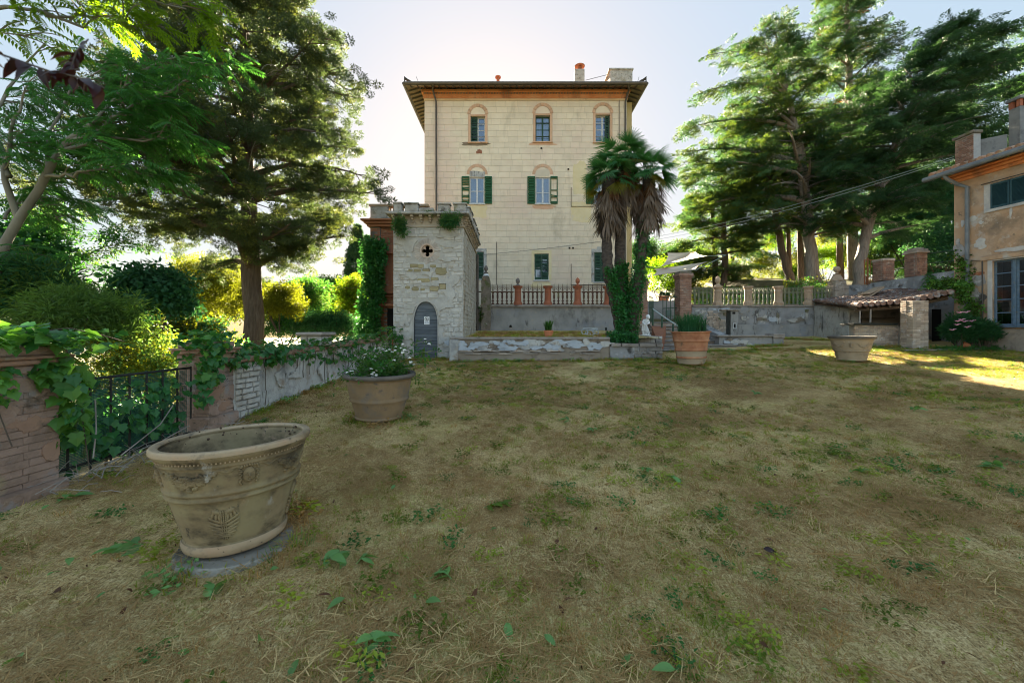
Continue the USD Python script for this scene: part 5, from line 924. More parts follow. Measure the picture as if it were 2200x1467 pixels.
# ================================================================ upper boundary wall, piers and rails beyond the shed
UY = 17.0
ub = thing('boundary_wall', 'upper grey boundary wall stepping up behind the shed roof', 'wall', (14.6, 16, 1.0))
put(ub, 'face', rough_wall(fx(1822, UY), 15.4, UY, .6, fz(612, UY), .35, .014, seed=41), 'plaster_worn', smooth=50)
def upw(u, w): y = lerp(16.98, 13.3, u); z = lerp(.8, 3.45 + .12 * u, w); x = 15.02 - .25 * (1 - u) + .03 * (meshkit.fbm(np.stack([y * 2, z * 2, 0 * y], -1), 3, 5) - .5); return np.stack([x, y, z], -1)
put(ub, 'return_face', grid(40, 26, upw), 'plaster_worn', smooth=50); put(ub, 'return_core', bx(15.0, 15.4, 13.3, 16.9, .8, 3.45), 'plaster_worn')
def upier(px0, px1, top, bot, Y, label):
    X0, X1 = fx(px0, Y), fx(px1, Y); t = thing('brick_pier', label, 'pier', ((X0 + X1) / 2, Y, fz(bot, Y))); brick_pier(t, X0, X1, Y, Y + .5, fz(bot, Y) - .1, fz(top, Y) - .09, m='brick', h=.075); return t, X0, X1, fz(top, Y), Y
t, X0, X1, zt_, Y = upier(1898, 1922, 555, 597, 16.4, 'plain square brick pier right of the rusty gate'); put(t, 'cap', bx(X0 - .02, X1 + .02, Y - .02, Y + .52, zt_ - .088, zt_, .01), 'brick_white')
t, X0, X1, zt_, Y = upier(1970, 1993, 538, 587, 15.2, 'taller brick pier with stepped cap above the shed roof')
for a, b, o in ((.088, .02, .05), (.018, -.06, .02), (-.062, -.12, -.06)): put(t, 'cap', bx(X0 - o, X1 + o, Y - o, Y + .5 + o, zt_ - a, zt_ - b, .012), 'brick_white')
rl = thing('pipe_railing', 'thin green pipe railing between brick piers above the shed', 'railing', P(1950, 580, 15.8))
for pts in (((1922, 561, 16.6), (1970, 554, 15.4)), ((1922, 578, 16.6), (1970, 572, 15.4)), ((1993, 545, 15.3), (2050, 538, 14.0)), ((1993, 566, 15.3), (2050, 560, 14.0))): put(rl, 'pipe', tube([P(*p) for p in pts], .022, 6), 'iron_green')
rg = thing('rusty_gate', 'small rusty barred gate standing above the shed wall', 'gate', P(1876, 611, 16.9))
for k in range(7): put(rg, 'bar', tube([P(lerp(1857.5, 1896, k / 6), 611, 16.9), P(lerp(1857.5, 1896, k / 6), 558, 16.9)], .022 if k in (0, 6) else .011, 5), 'rust')
for k in range(6): put(rg, 'bar', tube([P(lerp(1861, 1893, k / 5), 611, 16.92), P(lerp(1861, 1893, k / 5), 594, 16.92)], .010, 5), 'rust')
for py in (558.5, 594, 609): put(rg, 'rail', tube([P(1857, py, 16.9), P(1897, py, 16.9)], .016, 5), 'rust')
put(rg, 'post', tube([P(1864, 613, 17.1), P(1864, 554, 17.1)], .035, 6), 'rust')

# ================================================================ lean-to shed
shed = thing('lean_to_shed', 'open brick lean-to shed with sagging tiled roof beside the farmhouse', 'shed', (12.5, 13.5, .9))
A0, A1 = P(1838, 657, 14.2), P(2050, 627, 12.75); B0, B1 = P(1829, 652, 16.9), P(2035, 623, 16.0)   # front and back edge of the roof
B0[2] = A0[2] + .34; B1[2] = A1[2] + .34; B0[0] = A0[0] + .5; B1[0] = A1[0] + 1.2
def rf(u, w, dz=0.0): return ((A0 * (1 - u)[..., None] + A1 * u[..., None]) * (1 - w)[..., None] + (B0 * (1 - u)[..., None] + B1 * u[..., None]) * w[..., None]) + np.array([0, 0, 1.0]) * (dz - .09 * np.sin(np.pi * u) ** 1 * (1 - .5 * w))[..., None]
one = lambda a: np.array(a, float)
put(shed, 'roof_boards', MB(grid(16, 8, lambda u, w: rf(u, w, -.05)), (lambda g: (g[0], g[1][:, ::-1]))(grid(16, 8, lambda u, w: rf(u, w, -.08)))), 'bark_brown')
for i in range(15):
    for j in range(6):
        u = (i + .5) / 15 + rnd.uniform(-.006, .006); w0, w1 = j / 6 - .02, (j + 1) / 6 + .03; p0, p1 = rf(one(u), one(w0), .035 + rnd.uniform(-.006, .012)), rf(one(u), one(w1), .015)
        put(shed, 'roof_tile', tube([p0, p1], (.088, .072), 8), 'shed_tile')
put(shed, 'eaves_beam', tube([rf(one(.02), one(.06), -.17), rf(one(.5), one(.06), -.17), rf(one(.98), one(.06), -.17)], .07, 4), 'bark_brown')
for k in range(9): put(shed, 'rafter', tube([rf(one(k / 8 * .96 + .02), one(.01), -.10), rf(one(k / 8 * .96 + .02), one(.95), -.10)], .035, 4), 'bark_brown')
pr_ = fx(1961, 12.5), fx(1995.5, 12.5)
put(shed, 'pier_core', bx(pr_[0] + .01, pr_[1] - .01, 12.51, 12.9, .7, fz(647, 12.5)), 'mortar'); 
z = .75; r = 0
while z < fz(648, 12.5):
    for a, b in (((0, .5), (.5, 1)) if r % 2 else ((0, .25), (.25, .75), (.75, 1))): put(shed, 'pier_brick', bx(lerp(*pr_, a) + .004, lerp(*pr_, b) - .004, 12.5 - rnd.uniform(-.003, .005), 12.7, z + .005, z + .063, .006, .003), 'brick_white')
    put(shed, 'pier_brick', bx(pr_[0] - rnd.uniform(0, .004), pr_[0] + .12, 12.705, 12.9, z + .005, z + .063, .006, .003), 'brick_white'); z += .068; r += 1
lwy = 13.4
put(shed, 'low_wall_core', MB(bx(fx(1838, lwy), fx(1931, lwy), lwy + .012, lwy + .25, .6, fz(698.5, lwy)), bx(fx(1931, lwy), fx(1957, lwy), lwy - .04, lwy + .2, .6, fz(702, lwy))), 'mortar')
brick_face(shed, 0, fx(1930, lwy) - fx(1836, lwy), .72, fz(699, lwy), (fx(1836, lwy), lwy, 0), 0, m='brick_white', name='wall_brick', h=.066, l=.25, limit=110)
brick_face(shed, 0, fx(1957, lwy) - fx(1931, lwy), .72, fz(702, lwy), (fx(1931, lwy), lwy - .05, 0), 0, m='brick_white', name='wall_brick', h=.066, l=.25, limit=60)
put(shed, 'counter_slab', bx(fx(1831, lwy), fx(1926, lwy), lwy - .06, lwy + .5, fz(698.4, lwy), fz(694.5, lwy), .006), 'iron_dark')
put(shed, 'back_wall', rough_wall(fx(1838, 16), 15.0, 15.7, .6, 3.0, .2, .01, seed=52), 'plaster_low', smooth=50)
put(shed, 'side_wall', MB(bx(fx(1822, 15.2), fx(1846, 15.2), 15.2, 16.95, .6, fz(652, 15.2), .02)), 'plaster_white')
put(shed, 'shelf', bx(fx(1845, 15.3), fx(1920, 15.3), 15.25, 15.6, fz(684, 15.3), fz(681.5, 15.3)), 'bark_brown')
for px, t, b in ((1847, 668, 694), (1870, 664, 693)): put(shed, 'prop', tube([P(px, b, 14.0), P(px + 1, t, 14.0)], .025, 5), 'twig_grey')
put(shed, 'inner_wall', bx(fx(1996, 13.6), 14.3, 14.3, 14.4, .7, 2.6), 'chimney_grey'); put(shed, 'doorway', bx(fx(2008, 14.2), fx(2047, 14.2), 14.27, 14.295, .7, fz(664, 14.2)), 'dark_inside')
for k in range(2): put('/World', 'loose_tile', (lambda v: (rot(v, [0, 1, 0], -.55 + .1 * k, P(1886, 628, 15.2)), BEVF))(bx(*(lambda c: (c[0] - .32, c[0] + .3, c[1] + .04 * k, c[1] + .5, c[2] - .02 + .05 * k, c[2] + .02 + .05 * k, .01))(P(1886 + 4 * k, 627, 15.2)))[0]), 'pale_pillar', label='upper loose flat stone slab leaning on the shed roof' if k else 'lower loose flat stone slab leaning on the shed roof', cat='slab', group=None)
kb = thing('path_edging', 'thin stone edging along the lawn before the farmhouse', 'edging', (14, 12.2, .9))
for k in range(10): 
    x = 11.6 + k * .46; y = 12.05 - .02 * k; zz_ = float(zlawn(x, y)); put(kb, 'edging_stone', jitter_mesh(bx(x + .005, x + .45, y, y + .09, zz_ - .1, zz_ + .06, .012), .006, 4, k), 'coping')
# ================================================================ foliage building blocks
def leaves(c, d, L, W, up=None, bend=.15, r=None):
    """n pointed leaves of 2 folded faces: base points c, directions d, lengths L, widths W"""
    c = np.asarray(c, float); d = np.asarray(d, float); n = len(c); d = d / (np.linalg.norm(d, axis=1, keepdims=True) + 1e-9)
    up = (r or rng).normal(0, 1, (n, 3)) * .5 + [0, 0, 1.0] if up is None else np.broadcast_to(up, (n, 3))
    s = np.cross(d, up); s /= np.linalg.norm(s, axis=1, keepdims=True) + 1e-9; u = np.cross(s, d)
    L = np.broadcast_to(L, (n,))[:, None]; W = np.broadcast_to(W, (n,))[:, None]
    mid = c + d * L * .45
    v = np.stack([c, mid + s * W / 2 + u * L * bend * .4, c + d * L - u * L * bend, mid - s * W / 2 + u * L * bend * .4], 1).reshape(-1, 3)
    k = np.arange(n)[:, None] * 4; return v, np.vstack([k + [0, 1, 2], k + [0, 2, 3]])
def ball_dirs(n, flat=1.0):
    d = rng.normal(0, 1, (n, 3)); d[:, 2] *= flat; return d / np.linalg.norm(d, axis=1, keepdims=True)
def puff(n, rad, flat, L, W, out=.9, upb=.25):
    """a clump of small sprays that point outwards"""
    d = ball_dirs(n); c = d * rad * rng.uniform(.15, 1, (n, 1)) ** .6 * [1, 1, flat]; dd = d * out + rng.normal(0, .5, (n, 3)) + [0, 0, upb]
    return leaves(c, dd, L * rng.uniform(.6, 1.2, n), W * rng.uniform(.7, 1.2, n))
def spray(n, length, spread, L, W, droop=.25):
    """a feathery conifer spray along +x with side shoots that hang a little"""
    t = rng.uniform(0, 1, n); side = rng.choice([-1, 1], n); w = spread * (1 - .7 * t) * rng.uniform(0, 1, n)
    c = np.stack([t * length, side * w, rng.normal(0, .03, n) - droop * t * t * length - .35 * w], 1)
    d = np.stack([rng.uniform(.5, 1, n), side * rng.uniform(.1, .9, n), rng.normal(-.2, .3, n)], 1)
    return leaves(c, d, L * rng.uniform(.6, 1.3, n), W * rng.uniform(.7, 1.2, n))
def compound(np_, rach, L, W, droop=.35):
    """a pinnate leaf along +x"""
    t = np.repeat(np.linspace(.15, .97, np_), 2); s = np.tile([-1, 1], np_); c = np.stack([t * rach, 0 * t, -droop * t ** 2 * rach], 1)
    d = np.stack([.55 + .25 * t, s, -.35 - .3 * t], 1); v, f = leaves(np.vstack([c, c[-1:]]), np.vstack([d, [[1, 0, -.6]]]), L * np.append(1 - .35 * np.abs(t - .45), 1), W, up=[0, 0, 1.0])
    a = tube([(x * rach, 0, -droop * x * x * rach) for x in np.linspace(0, 1, 4)], .0035, 3, cap=False); return MB((v, f), a).get()
def leaf_cluster(n, rad, L, W, flat=.7, droop=-.2):
    d = ball_dirs(n); c = d * rad * rng.uniform(.3, 1, (n, 1)) * [1, 1, flat]; dd = d + rng.normal(0, .5, (n, 3)) + [0, 0, droop]; return leaves(c, dd, L * rng.uniform(.6, 1.2, n), W * rng.uniform(.7, 1.2, n), bend=.12)
PUFFS = [puff(120, .26, .55, .12, .045) for _ in range(3)]
PUFFS_S = [puff(70, .20, .6, .13, .05) for _ in range(2)]
SPRAYS = [spray(150, .62, .30, .095, .026, .14) for _ in range(3)] + [puff(150, .30, .7, .11, .028, upb=.45)]
COMPS = [compound(8, .42, .11, .036, .3) for _ in range(2)] + [compound(10, .5, .12, .04, .45)]
CLUST = [leaf_cluster(34, .24, .10, .05) for _ in range(3)]
CLUST_L = [leaf_cluster(20, .22, .16, .085) for _ in range(2)]
BAMB = [leaf_cluster(40, .30, .19, .022, .8, -.35) for _ in range(2)]

def curve(p0, az, length, a0, a1, n=7, wob=.05):
    """a limb: starts at p0 towards az, elevation runs from a0 to a1 (radians)"""
    p = [np.array(p0, float)]; step = length / (n - 1); az_ = az
    for k in range(n - 1):
        e = lerp(a0, a1, k / (n - 2)); az_ += rnd.uniform(-1, 1) * wob * 2; p.append(p[-1] + step * np.array([math.cos(az_) * math.cos(e), math.sin(az_) * math.cos(e), math.sin(e) + rnd.uniform(-wob, wob)]))
    return np.array(p)
def resample(p, t):
    s = np.r_[0, np.cumsum(np.linalg.norm(np.diff(p, axis=0), axis=1))]; s /= s[-1]; return np.stack([np.interp(t, s, p[:, k]) for k in range(3)], -1)
def conifer(name, label, cat, trunk, radii, zs, eL, eR, eF, nl, protos, mats, elev=(.25, -.05), dens=9.0, bark='bark_brown', group=None, lift=.8, inner=.3, sub=7, spread=.16, elong=1.0, scale=1.0, seed=1, limb_r=.09, extra=None, bare=0, protoidx=None, topbias=1.0, zsp=.55, ev=.15, clear=None):
    """trunk: polyline; zs, eL, eR, eF: crown reach to the left, right and front/back by height"""
    global rnd, rng
    keep = rnd, rng; rnd, rng = random.Random(seed), np.random.default_rng(seed)
    trunk = np.array(trunk, float); t = thing(name, label, cat, trunk[0], group); tr = resample(trunk, np.linspace(0, 1, 22)); rr = np.interp(np.linspace(0, 1, 22), np.linspace(0, 1, len(radii)), radii)
    tr[1:-1] += rng.normal(0, .03, (20, 3)) * [1, 1, 0]; tm = tube(tr, rr * (1 + .0 * rr), 12); v = tm[0]; v = v + (meshkit.fbm(v * [3, 3, .8], 3, seed)[:, None] - .5) * .10 * [1, 1, 0]
    tp = put(t, 'trunk', (v, tm[1]), bark, smooth=True)
    pos, yaw, pit, sc, big, small = [], [], [], [], MB(), MB(); zt = np.asarray(zs, float); order = np.argsort(zt)
    for i in range(nl):
        f = (i + .5) / nl; z = lerp(zt.min(), zt.max(), f ** topbias); az = i * 2.39996 + rnd.uniform(-.4, .4); c = (1 + math.cos(az)) / 2
        side = lerp(np.interp(z, zt[order], np.asarray(eL)[order]), np.interp(z, zt[order], np.asarray(eR)[order]), c); fr = np.interp(z, zt[order], np.asarray(eF)[order]); Lr = side * math.cos(az) ** 2 + fr * math.sin(az) ** 2
        Lr *= rnd.uniform(.72, 1.04); e0, e1 = elev[0] + rnd.uniform(-ev, ev), elev[1] + rnd.uniform(-ev, ev); zz_ = z - Lr * math.sin((e0 + e1) / 2) * lift
        k = np.argmin(np.abs(tr[:, 2] - np.clip(zz_, tr[0, 2] + .8, tr[-1, 2]))); lb = curve(tr[k], az, max(.4, Lr), e0, e1); r0 = min(rr[k] * .5, limb_r) * (.45 + .55 * Lr / max(eF)); big.add(tube(lb, np.linspace(r0, .012, len(lb)), 5, cap=False))
        n = int(dens * Lr * (1 - inner) * .6) + 2; ts = inner + (1 - inner) * rng.uniform(0, 1, n) ** .8; q = resample(lb, ts) + rng.normal(0, 1, (n, 3)) * [spread, spread, spread * zsp] * (.6 + ts[:, None]); pos.append(q); yaw.append(az + rng.normal(0, .6, n)); sc.append(rng.uniform(.7, 1.2, n))
        for j in range(sub):
            tt = rnd.uniform(inner * .8, .95); p0 = resample(lb, np.array([tt]))[0]; saz = az + rnd.choice([-1, 1]) * rnd.uniform(.45, 1.15); sl_ = Lr * rnd.uniform(.18, .42) * (1.15 - tt * .5); sb = curve(p0, saz, sl_, e1 + rnd.uniform(-.15, .35), e1 + rnd.uniform(-.45, .1), 5, .08)
            small.add(tube(sb, np.linspace(.022, .006, 5), 3, cap=False)); n = max(2, int(dens * sl_ * 1.25)); ts = rng.uniform(.2, 1.02, n); q = resample(sb, ts) + rng.normal(0, 1, (n, 3)) * [spread, spread, spread * zsp]; pos.append(q); yaw.append(saz + rng.normal(0, .6, n)); sc.append(rng.uniform(.65, 1.15, n))
    put(t, 'limbs', big, bark, smooth=True, kind='stuff'); put(t, 'twigs', small, 'twig_dark', kind='stuff')
    if bare:
        bm = MB()
        for k in range(bare):
            z = rnd.uniform(zt.min(), lerp(zt.min(), zt.max(), .75)); az = rnd.uniform(math.pi, 2 * math.pi) if rnd.random() < .75 else rnd.uniform(0, 6.28); kk = np.argmin(np.abs(tr[:, 2] - z)); Lb = rnd.uniform(.5, .95) * np.interp(z, zt[order], np.asarray(eF)[order]); lb = curve(tr[kk], az, Lb, rnd.uniform(0, .4), rnd.uniform(-.5, .1)); bm.add(tube(lb, np.linspace(.02, .006, len(lb)), 4, cap=False))
            for j in range(9): bm.add(tube(curve(resample(lb, np.array([rnd.uniform(.4, 1)]))[0], az + rnd.uniform(-1.1, 1.1), rnd.uniform(.3, .9), rnd.uniform(-.1, .5), rnd.uniform(-1.2, -.3), 6, .1), np.linspace(.008, .004, 6), 3, cap=False))
        put(t, 'bare_twigs', bm, 'twig_grey', kind='stuff')
    P_ = np.vstack(pos); Y_ = np.concatenate(yaw); S_ = np.concatenate(sc) * scale
    if clear:                                                              # boughs keep off the viewer's side of the lower trunk
        tx_ = np.interp(P_[:, 2], tr[:, 2], tr[:, 0]); keep_ = ~((P_[:, 1] < trunk[0][1] + .3) & (np.abs(P_[:, 0] - tx_ * P_[:, 1] / trunk[0][1]) < clear[0]) & (P_[:, 2] < clear[1])); P_, Y_, S_ = P_[keep_], Y_[keep_], S_[keep_]
    n = len(P_); S3 = np.stack([S_ * elong, S_, S_], 1)
    pr = [(m, mm, False) for mm in mats for m in protos]; wts = np.ones(len(mats)) if protoidx is None else np.array(protoidx, float); idx = rng.choice(len(mats), n, p=wts / wts.sum()) * len(protos) + rng.integers(0, len(protos), n)
    scatter(t, 'crown', pr, P_, quats(Y_, rng.normal(.05, .3, n), rng.normal(0, .3, n)), S3, idx); rnd, rng = keep; return t, tr, n
def bush(name, label, cat, c, rad, n, protos, mats, scale=1.0, stems=5, seed=0, rough=.55, shell=.5, group=None, stem_m='twig_dark', zlow=-.6):
    r = np.random.default_rng(seed); c = np.array(c, float); rad = np.array(rad, float); t = thing(name, label, cat, c - [0, 0, rad[2] * .9], group)
    d = r.normal(0, 1, (n, 3)); d /= np.linalg.norm(d, axis=1, keepdims=True); d[:, 2] = np.where(d[:, 2] < zlow, -d[:, 2], d[:, 2])
    k = (1 - rough / 2 + rough * 1.6 * (meshkit.fbm(d * 2.2 + seed * 3.3, 3, seed) - .4)); rr = (shell + (1 - shell) * r.uniform(0, 1, n) ** .7); pos = c + d * rad * (k * rr)[:, None]
    idx = r.integers(0, len(protos) * len(mats), n); pr = [(m, mm, False) for mm in mats for m in protos]
    if stems:
        sm = MB()
        for j in range(stems): a = r.uniform(0, 6.28); e = c + np.array([math.cos(a) * rad[0] * .6, math.sin(a) * rad[1] * .6, rad[2] * r.uniform(.0, .6)]); b = c + np.array([math.cos(a) * .12, math.sin(a) * .12, -rad[2] * 1.05]); sm.add(tube([b, lerp(b, e, .5) + r.normal(0, .06, 3), e], [.03 * min(1.5, rad[2]), .02, .008], 4))
        put(t, 'stems', sm, stem_m, kind='stuff')
    scatter(t, 'foliage', pr, pos, quats(r.uniform(0, 6.28, n), r.normal(0, .5, n), r.normal(0, .5, n)), scale * r.uniform(.65, 1.25, n), idx); return t
def ZT(x, y): return float(zterrain(x, y))

# ================================================================ the great cypress on the left
CY = 14.0; k_ = CY / FPX
ys_ = np.array([-170, -60, 0, 60, 120, 200, 250, 300, 350, 400, 450, 490, 530, 555])
eL_ = np.array([40, 170, 235, 235, 215, 255, 290, 330, 370, 400, 405, 370, 330, 230]) * k_; eR_ = np.array([40, 140, 180, 250, 275, 275, 230, 262, 295, 312, 285, 250, 215, 120]) * k_; zs_ = CZ + (HY - ys_) * k_
bx_, by_ = fx(545, CY), CY
conifer('cypress_tree', 'huge old cypress with a thick brown trunk behind the garden wall', 'tree', [(bx_, by_, ZT(bx_, by_) - .3), P(545, 690, CY), P(541, 560, CY), P(531, 400, CY), P(536, 250, CY), P(526, 100, CY), P(520, -160, CY)], [.36, .31, .28, .23, .17, .11, .05],
        zs_, eL_, eR_, np.minimum(eL_, eR_) * .8 + .8, 100, PUFFS, ['lf_cypress', 'lf_cypress_warm'], elev=(.32, -.10), dens=4.8, sub=10, spread=.20, scale=.72, zsp=1.15, ev=.42, seed=5, limb_r=.16, bare=16, protoidx=[.75, .25], inner=.28)
# ---------------------------------------------------------------- the conifers on the right
def ext(tx, Y, table):
    """table: (picture row, left column, right column) of the crown's outline"""
    T = np.array(table, float); k = Y / FPX; L = (tx - T[:, 1]) * k; R = (T[:, 2] - tx) * k; return CZ + (HY - T[:, 0]) * k, np.maximum(L, .3), np.maximum(R, .3), np.maximum(.3, .45 * (L + R))
Y = 22.0; z_, l_, r__, f_ = ext(1735, Y, [(505, 1580, 1800), (470, 1475, 1830), (440, 1456, 1830), (350, 1464, 1815), (250, 1472, 1800), (190, 1535, 1760), (100, 1548, 1700), (66, 1580, 1690)])
conifer('grey_conifer', 'tall conifer with pale grey forked trunk above the sandstone fence', 'tree', [(fx(1752, Y), Y, ZT(fx(1752, Y), Y) - .2), P(1746, 600, Y), P(1738, 480, Y), P(1728, 390, Y), P(1715, 300, Y), P(1690, 200, Y), P(1665, 70, Y)], [.36, .28, .24, .21, .16, .10, .04],
        z_, l_, r__, f_ * .7, 58, SPRAYS, ['lf_conifer', 'lf_conifer_yellow'], elev=(.28, -.12), dens=3.4, bark='bark_grey', sub=8, spread=.20, scale=1.12, seed=11, limb_r=.12, bare=26, clear=(.75, 11.5), protoidx=[.54, .46], inner=.3)
Y = 25.0; z_, l_, r__, f_ = ext(1820, Y, [(468, 1680, 1990), (430, 1650, 2010), (380, 1660, 2000), (280, 1690, 1980), (200, 1700, 1960), (110, 1700, 1930), (40, 1745, 1900), (-30, 1775, 1870), (-80, 1800, 1850)])
conifer('tall_conifer', 'tallest dark conifer, its top cut by the upper picture edge', 'tree', [(fx(1835, Y), Y, ZT(fx(1835, Y), Y) - .2), P(1830, 480, Y), P(1825, 250, Y), P(1818, -90, Y)], [.30, .24, .17, .05],
        z_, l_, r__, f_ * .7, 64, SPRAYS, ['lf_conifer', 'lf_conifer_yellow', 'lf_rust'], elev=(.40, .02), dens=3.7, bark='bark_grey', sub=8, spread=.22, scale=1.3, seed=12, limb_r=.12, bare=26, protoidx=[.70, .28, .02], inner=.2)
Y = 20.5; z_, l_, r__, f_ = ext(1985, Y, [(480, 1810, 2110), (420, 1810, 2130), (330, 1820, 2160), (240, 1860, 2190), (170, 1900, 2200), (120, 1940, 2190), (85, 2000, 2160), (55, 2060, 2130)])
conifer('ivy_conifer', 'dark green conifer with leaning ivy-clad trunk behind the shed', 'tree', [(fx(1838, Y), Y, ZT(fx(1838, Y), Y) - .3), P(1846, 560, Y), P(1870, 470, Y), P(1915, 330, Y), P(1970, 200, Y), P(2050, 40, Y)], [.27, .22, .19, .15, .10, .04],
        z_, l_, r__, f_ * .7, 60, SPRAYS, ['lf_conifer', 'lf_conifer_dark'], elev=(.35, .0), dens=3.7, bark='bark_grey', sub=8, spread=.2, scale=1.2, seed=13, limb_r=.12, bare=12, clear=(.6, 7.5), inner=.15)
Y = 23.5; z_, l_, r__, f_ = ext(1672, Y, [(490, 1580, 1760), (450, 1480, 1780), (380, 1490, 1780), (300, 1520, 1760), (240, 1560, 1720)])
conifer('brown_conifer', 'slender conifer with reddish brown trunk left of the grey conifer', 'tree', [(fx(1700, Y), Y, ZT(fx(1700, Y), Y) - .2), P(1688, 560, Y), P(1668, 480, Y), P(1655, 350, Y), P(1650, 230, Y)], [.22, .18, .15, .11, .05],
        z_, l_, r__, f_ * .7, 34, SPRAYS, ['lf_conifer_yellow', 'lf_conifer'], elev=(.2, -.15), dens=3.8, bark='bark_brown', sub=7, spread=.2, scale=1.25, seed=14, clear=(.5, 8.5), inner=.2)
Y = 25.5; z_, l_, r__, f_ = ext(1560, Y, [(590, 1490, 1640), (545, 1440, 1660), (500, 1425, 1650), (440, 1440, 1620), (380, 1465, 1600)])
conifer('low_conifer', 'low spreading yellow-green conifer above the shade sails', 'tree', [(fx(1560, Y), Y + .6, ZT(fx(1560, Y), Y + .6) - .2), P(1558, 600, Y + .6), P(1555, 500, Y + .4), P(1550, 380, Y)], [.20, .17, .12, .04],
        z_, l_, r__, f_ * .6, 26, SPRAYS, ['lf_conifer_yellow', 'lf_conifer'], elev=(.15, -.12), dens=3.8, bark='bark_brown', sub=7, spread=.2, scale=1.4, seed=15, inner=.25)
Y = 30.0; z_, l_, r__, f_ = ext(2080, Y, [(600, 1900, 2300), (500, 1890, 2320), (380, 1910, 2330), (260, 1960, 2330), (190, 2010, 2320), (140, 2080, 2290)])
conifer('far_conifer', 'dark conifer farthest back, rising behind the farmhouse chimneys', 'tree', [(fx(2080, Y), Y, ZT(fx(2080, Y), Y) - .2), P(2080, 300, Y), P(2085, 60, Y)], [.4, .25, .05],
        z_, l_, r__, f_ * .6, 46, SPRAYS, ['lf_conifer_dark', 'lf_conifer'], elev=(.3, 0), dens=3.4, sub=7, spread=.26, scale=1.8, seed=16, inner=.1)
# slender trunks and undergrowth seen between them
for k, (px, py0, py1, Y, r, lab) in enumerate(((1697, 615, 400, 24.5, .15, 'grey-brown tree trunk just left of the pale forked trunk'), (1722, 612, 380, 24.0, .18, 'dark tree trunk hidden close behind the pale forked trunk'), (1538, 640, 420, 27, .2, 'dark trunk behind the finialed fence post'), (1575, 640, 420, 29, .13, 'thin dark trunk behind the second fence panel'), (1806, 600, 380, 27, .22, 'thick dark trunk between pale trunk and ivy-clad trunk'))):
    x = fx(px, Y); zg = ZT(x, Y); t = thing('tree', lab, 'tree', (x, Y, zg)); top = fz(py1, Y); put(t, 'trunk', tube([(x, Y, zg - .2), (x - .1, Y, lerp(zg, top, .5)), (x - .25, Y + .1, top)], [r, r * .8, r * .5], 10), 'bark_brown' if k != 2 else 'twig_dark', smooth=True)
    n = 60; q = np.array([x - .2, Y, top + .6]) + rng.normal(0, 1, (n, 3)) * [.9, .9, .7]; scatter(t, 'crown', [(m, 'lf_conifer', False) for m in SPRAYS], q, quats(rng.uniform(0, 6.28, n), rng.normal(0, .3, n)), rng.uniform(1, 1.6, n))
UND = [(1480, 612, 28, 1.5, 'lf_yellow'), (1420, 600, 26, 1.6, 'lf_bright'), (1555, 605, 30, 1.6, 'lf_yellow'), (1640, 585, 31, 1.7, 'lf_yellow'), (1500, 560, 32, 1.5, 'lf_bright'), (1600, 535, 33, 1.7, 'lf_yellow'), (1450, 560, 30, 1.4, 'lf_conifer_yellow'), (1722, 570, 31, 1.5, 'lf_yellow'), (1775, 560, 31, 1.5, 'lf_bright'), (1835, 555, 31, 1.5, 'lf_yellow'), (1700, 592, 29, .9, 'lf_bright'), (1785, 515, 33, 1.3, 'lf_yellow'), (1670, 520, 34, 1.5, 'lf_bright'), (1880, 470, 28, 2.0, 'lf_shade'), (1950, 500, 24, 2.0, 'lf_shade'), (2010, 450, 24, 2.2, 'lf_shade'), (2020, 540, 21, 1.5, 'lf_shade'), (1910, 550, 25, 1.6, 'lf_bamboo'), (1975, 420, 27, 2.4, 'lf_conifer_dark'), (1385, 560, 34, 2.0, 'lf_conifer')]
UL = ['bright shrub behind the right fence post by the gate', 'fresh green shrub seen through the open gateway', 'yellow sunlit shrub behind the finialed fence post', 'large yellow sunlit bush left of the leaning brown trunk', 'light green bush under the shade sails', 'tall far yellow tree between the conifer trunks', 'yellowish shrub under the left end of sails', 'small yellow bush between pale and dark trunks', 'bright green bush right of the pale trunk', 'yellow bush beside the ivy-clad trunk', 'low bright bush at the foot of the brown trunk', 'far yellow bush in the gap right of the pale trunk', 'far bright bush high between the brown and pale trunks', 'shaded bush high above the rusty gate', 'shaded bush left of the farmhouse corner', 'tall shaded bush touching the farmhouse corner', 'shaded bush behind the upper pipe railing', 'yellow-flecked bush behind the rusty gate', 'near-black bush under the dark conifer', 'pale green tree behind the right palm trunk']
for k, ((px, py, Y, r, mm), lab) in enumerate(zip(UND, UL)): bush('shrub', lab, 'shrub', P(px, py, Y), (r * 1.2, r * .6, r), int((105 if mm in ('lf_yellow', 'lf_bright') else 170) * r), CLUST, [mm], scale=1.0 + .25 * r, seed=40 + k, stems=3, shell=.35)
# ground ivy and low growth along the fence
t = thing('ground_ivy', 'low ivy and weeds at the feet of conifers behind the sandstone fence', 'ivy'); n = 420; x = rng.uniform(fx(1490, 18), fx(1850, 19), n); y = rng.uniform(17.8, 21.5, n); scatter(t, 'leaves', [(m, mm, False) for mm in ('lf_ivy_light', 'lf_yellow', 'lf_ivy') for m in CLUST], np.stack([x, y, zterrain(x, y) + rng.uniform(.0, .35, n)], 1), quats(rng.uniform(0, 6.28, n), rng.normal(0, .3, n)), rng.uniform(.6, 1.2, n))
t = thing('straw_bank', 'sunlit mound of dry straw-coloured grass behind the fence', 'bank', P(1690, 625, 27)); put(t, 'mound', grid(16, 10, lambda u, w: np.stack([fx(lerp(1610, 1760, u), 27), lerp(24.5, 29, w), lerp(fz(642, 24.5), fz(603, 28), w) + .25 * np.sin(u * 3.1) + .1 * meshkit.fbm(np.stack([u * 5, w * 5, 0 * u], -1), 3, 1)], -1)), 'straw_bank', smooth=True)

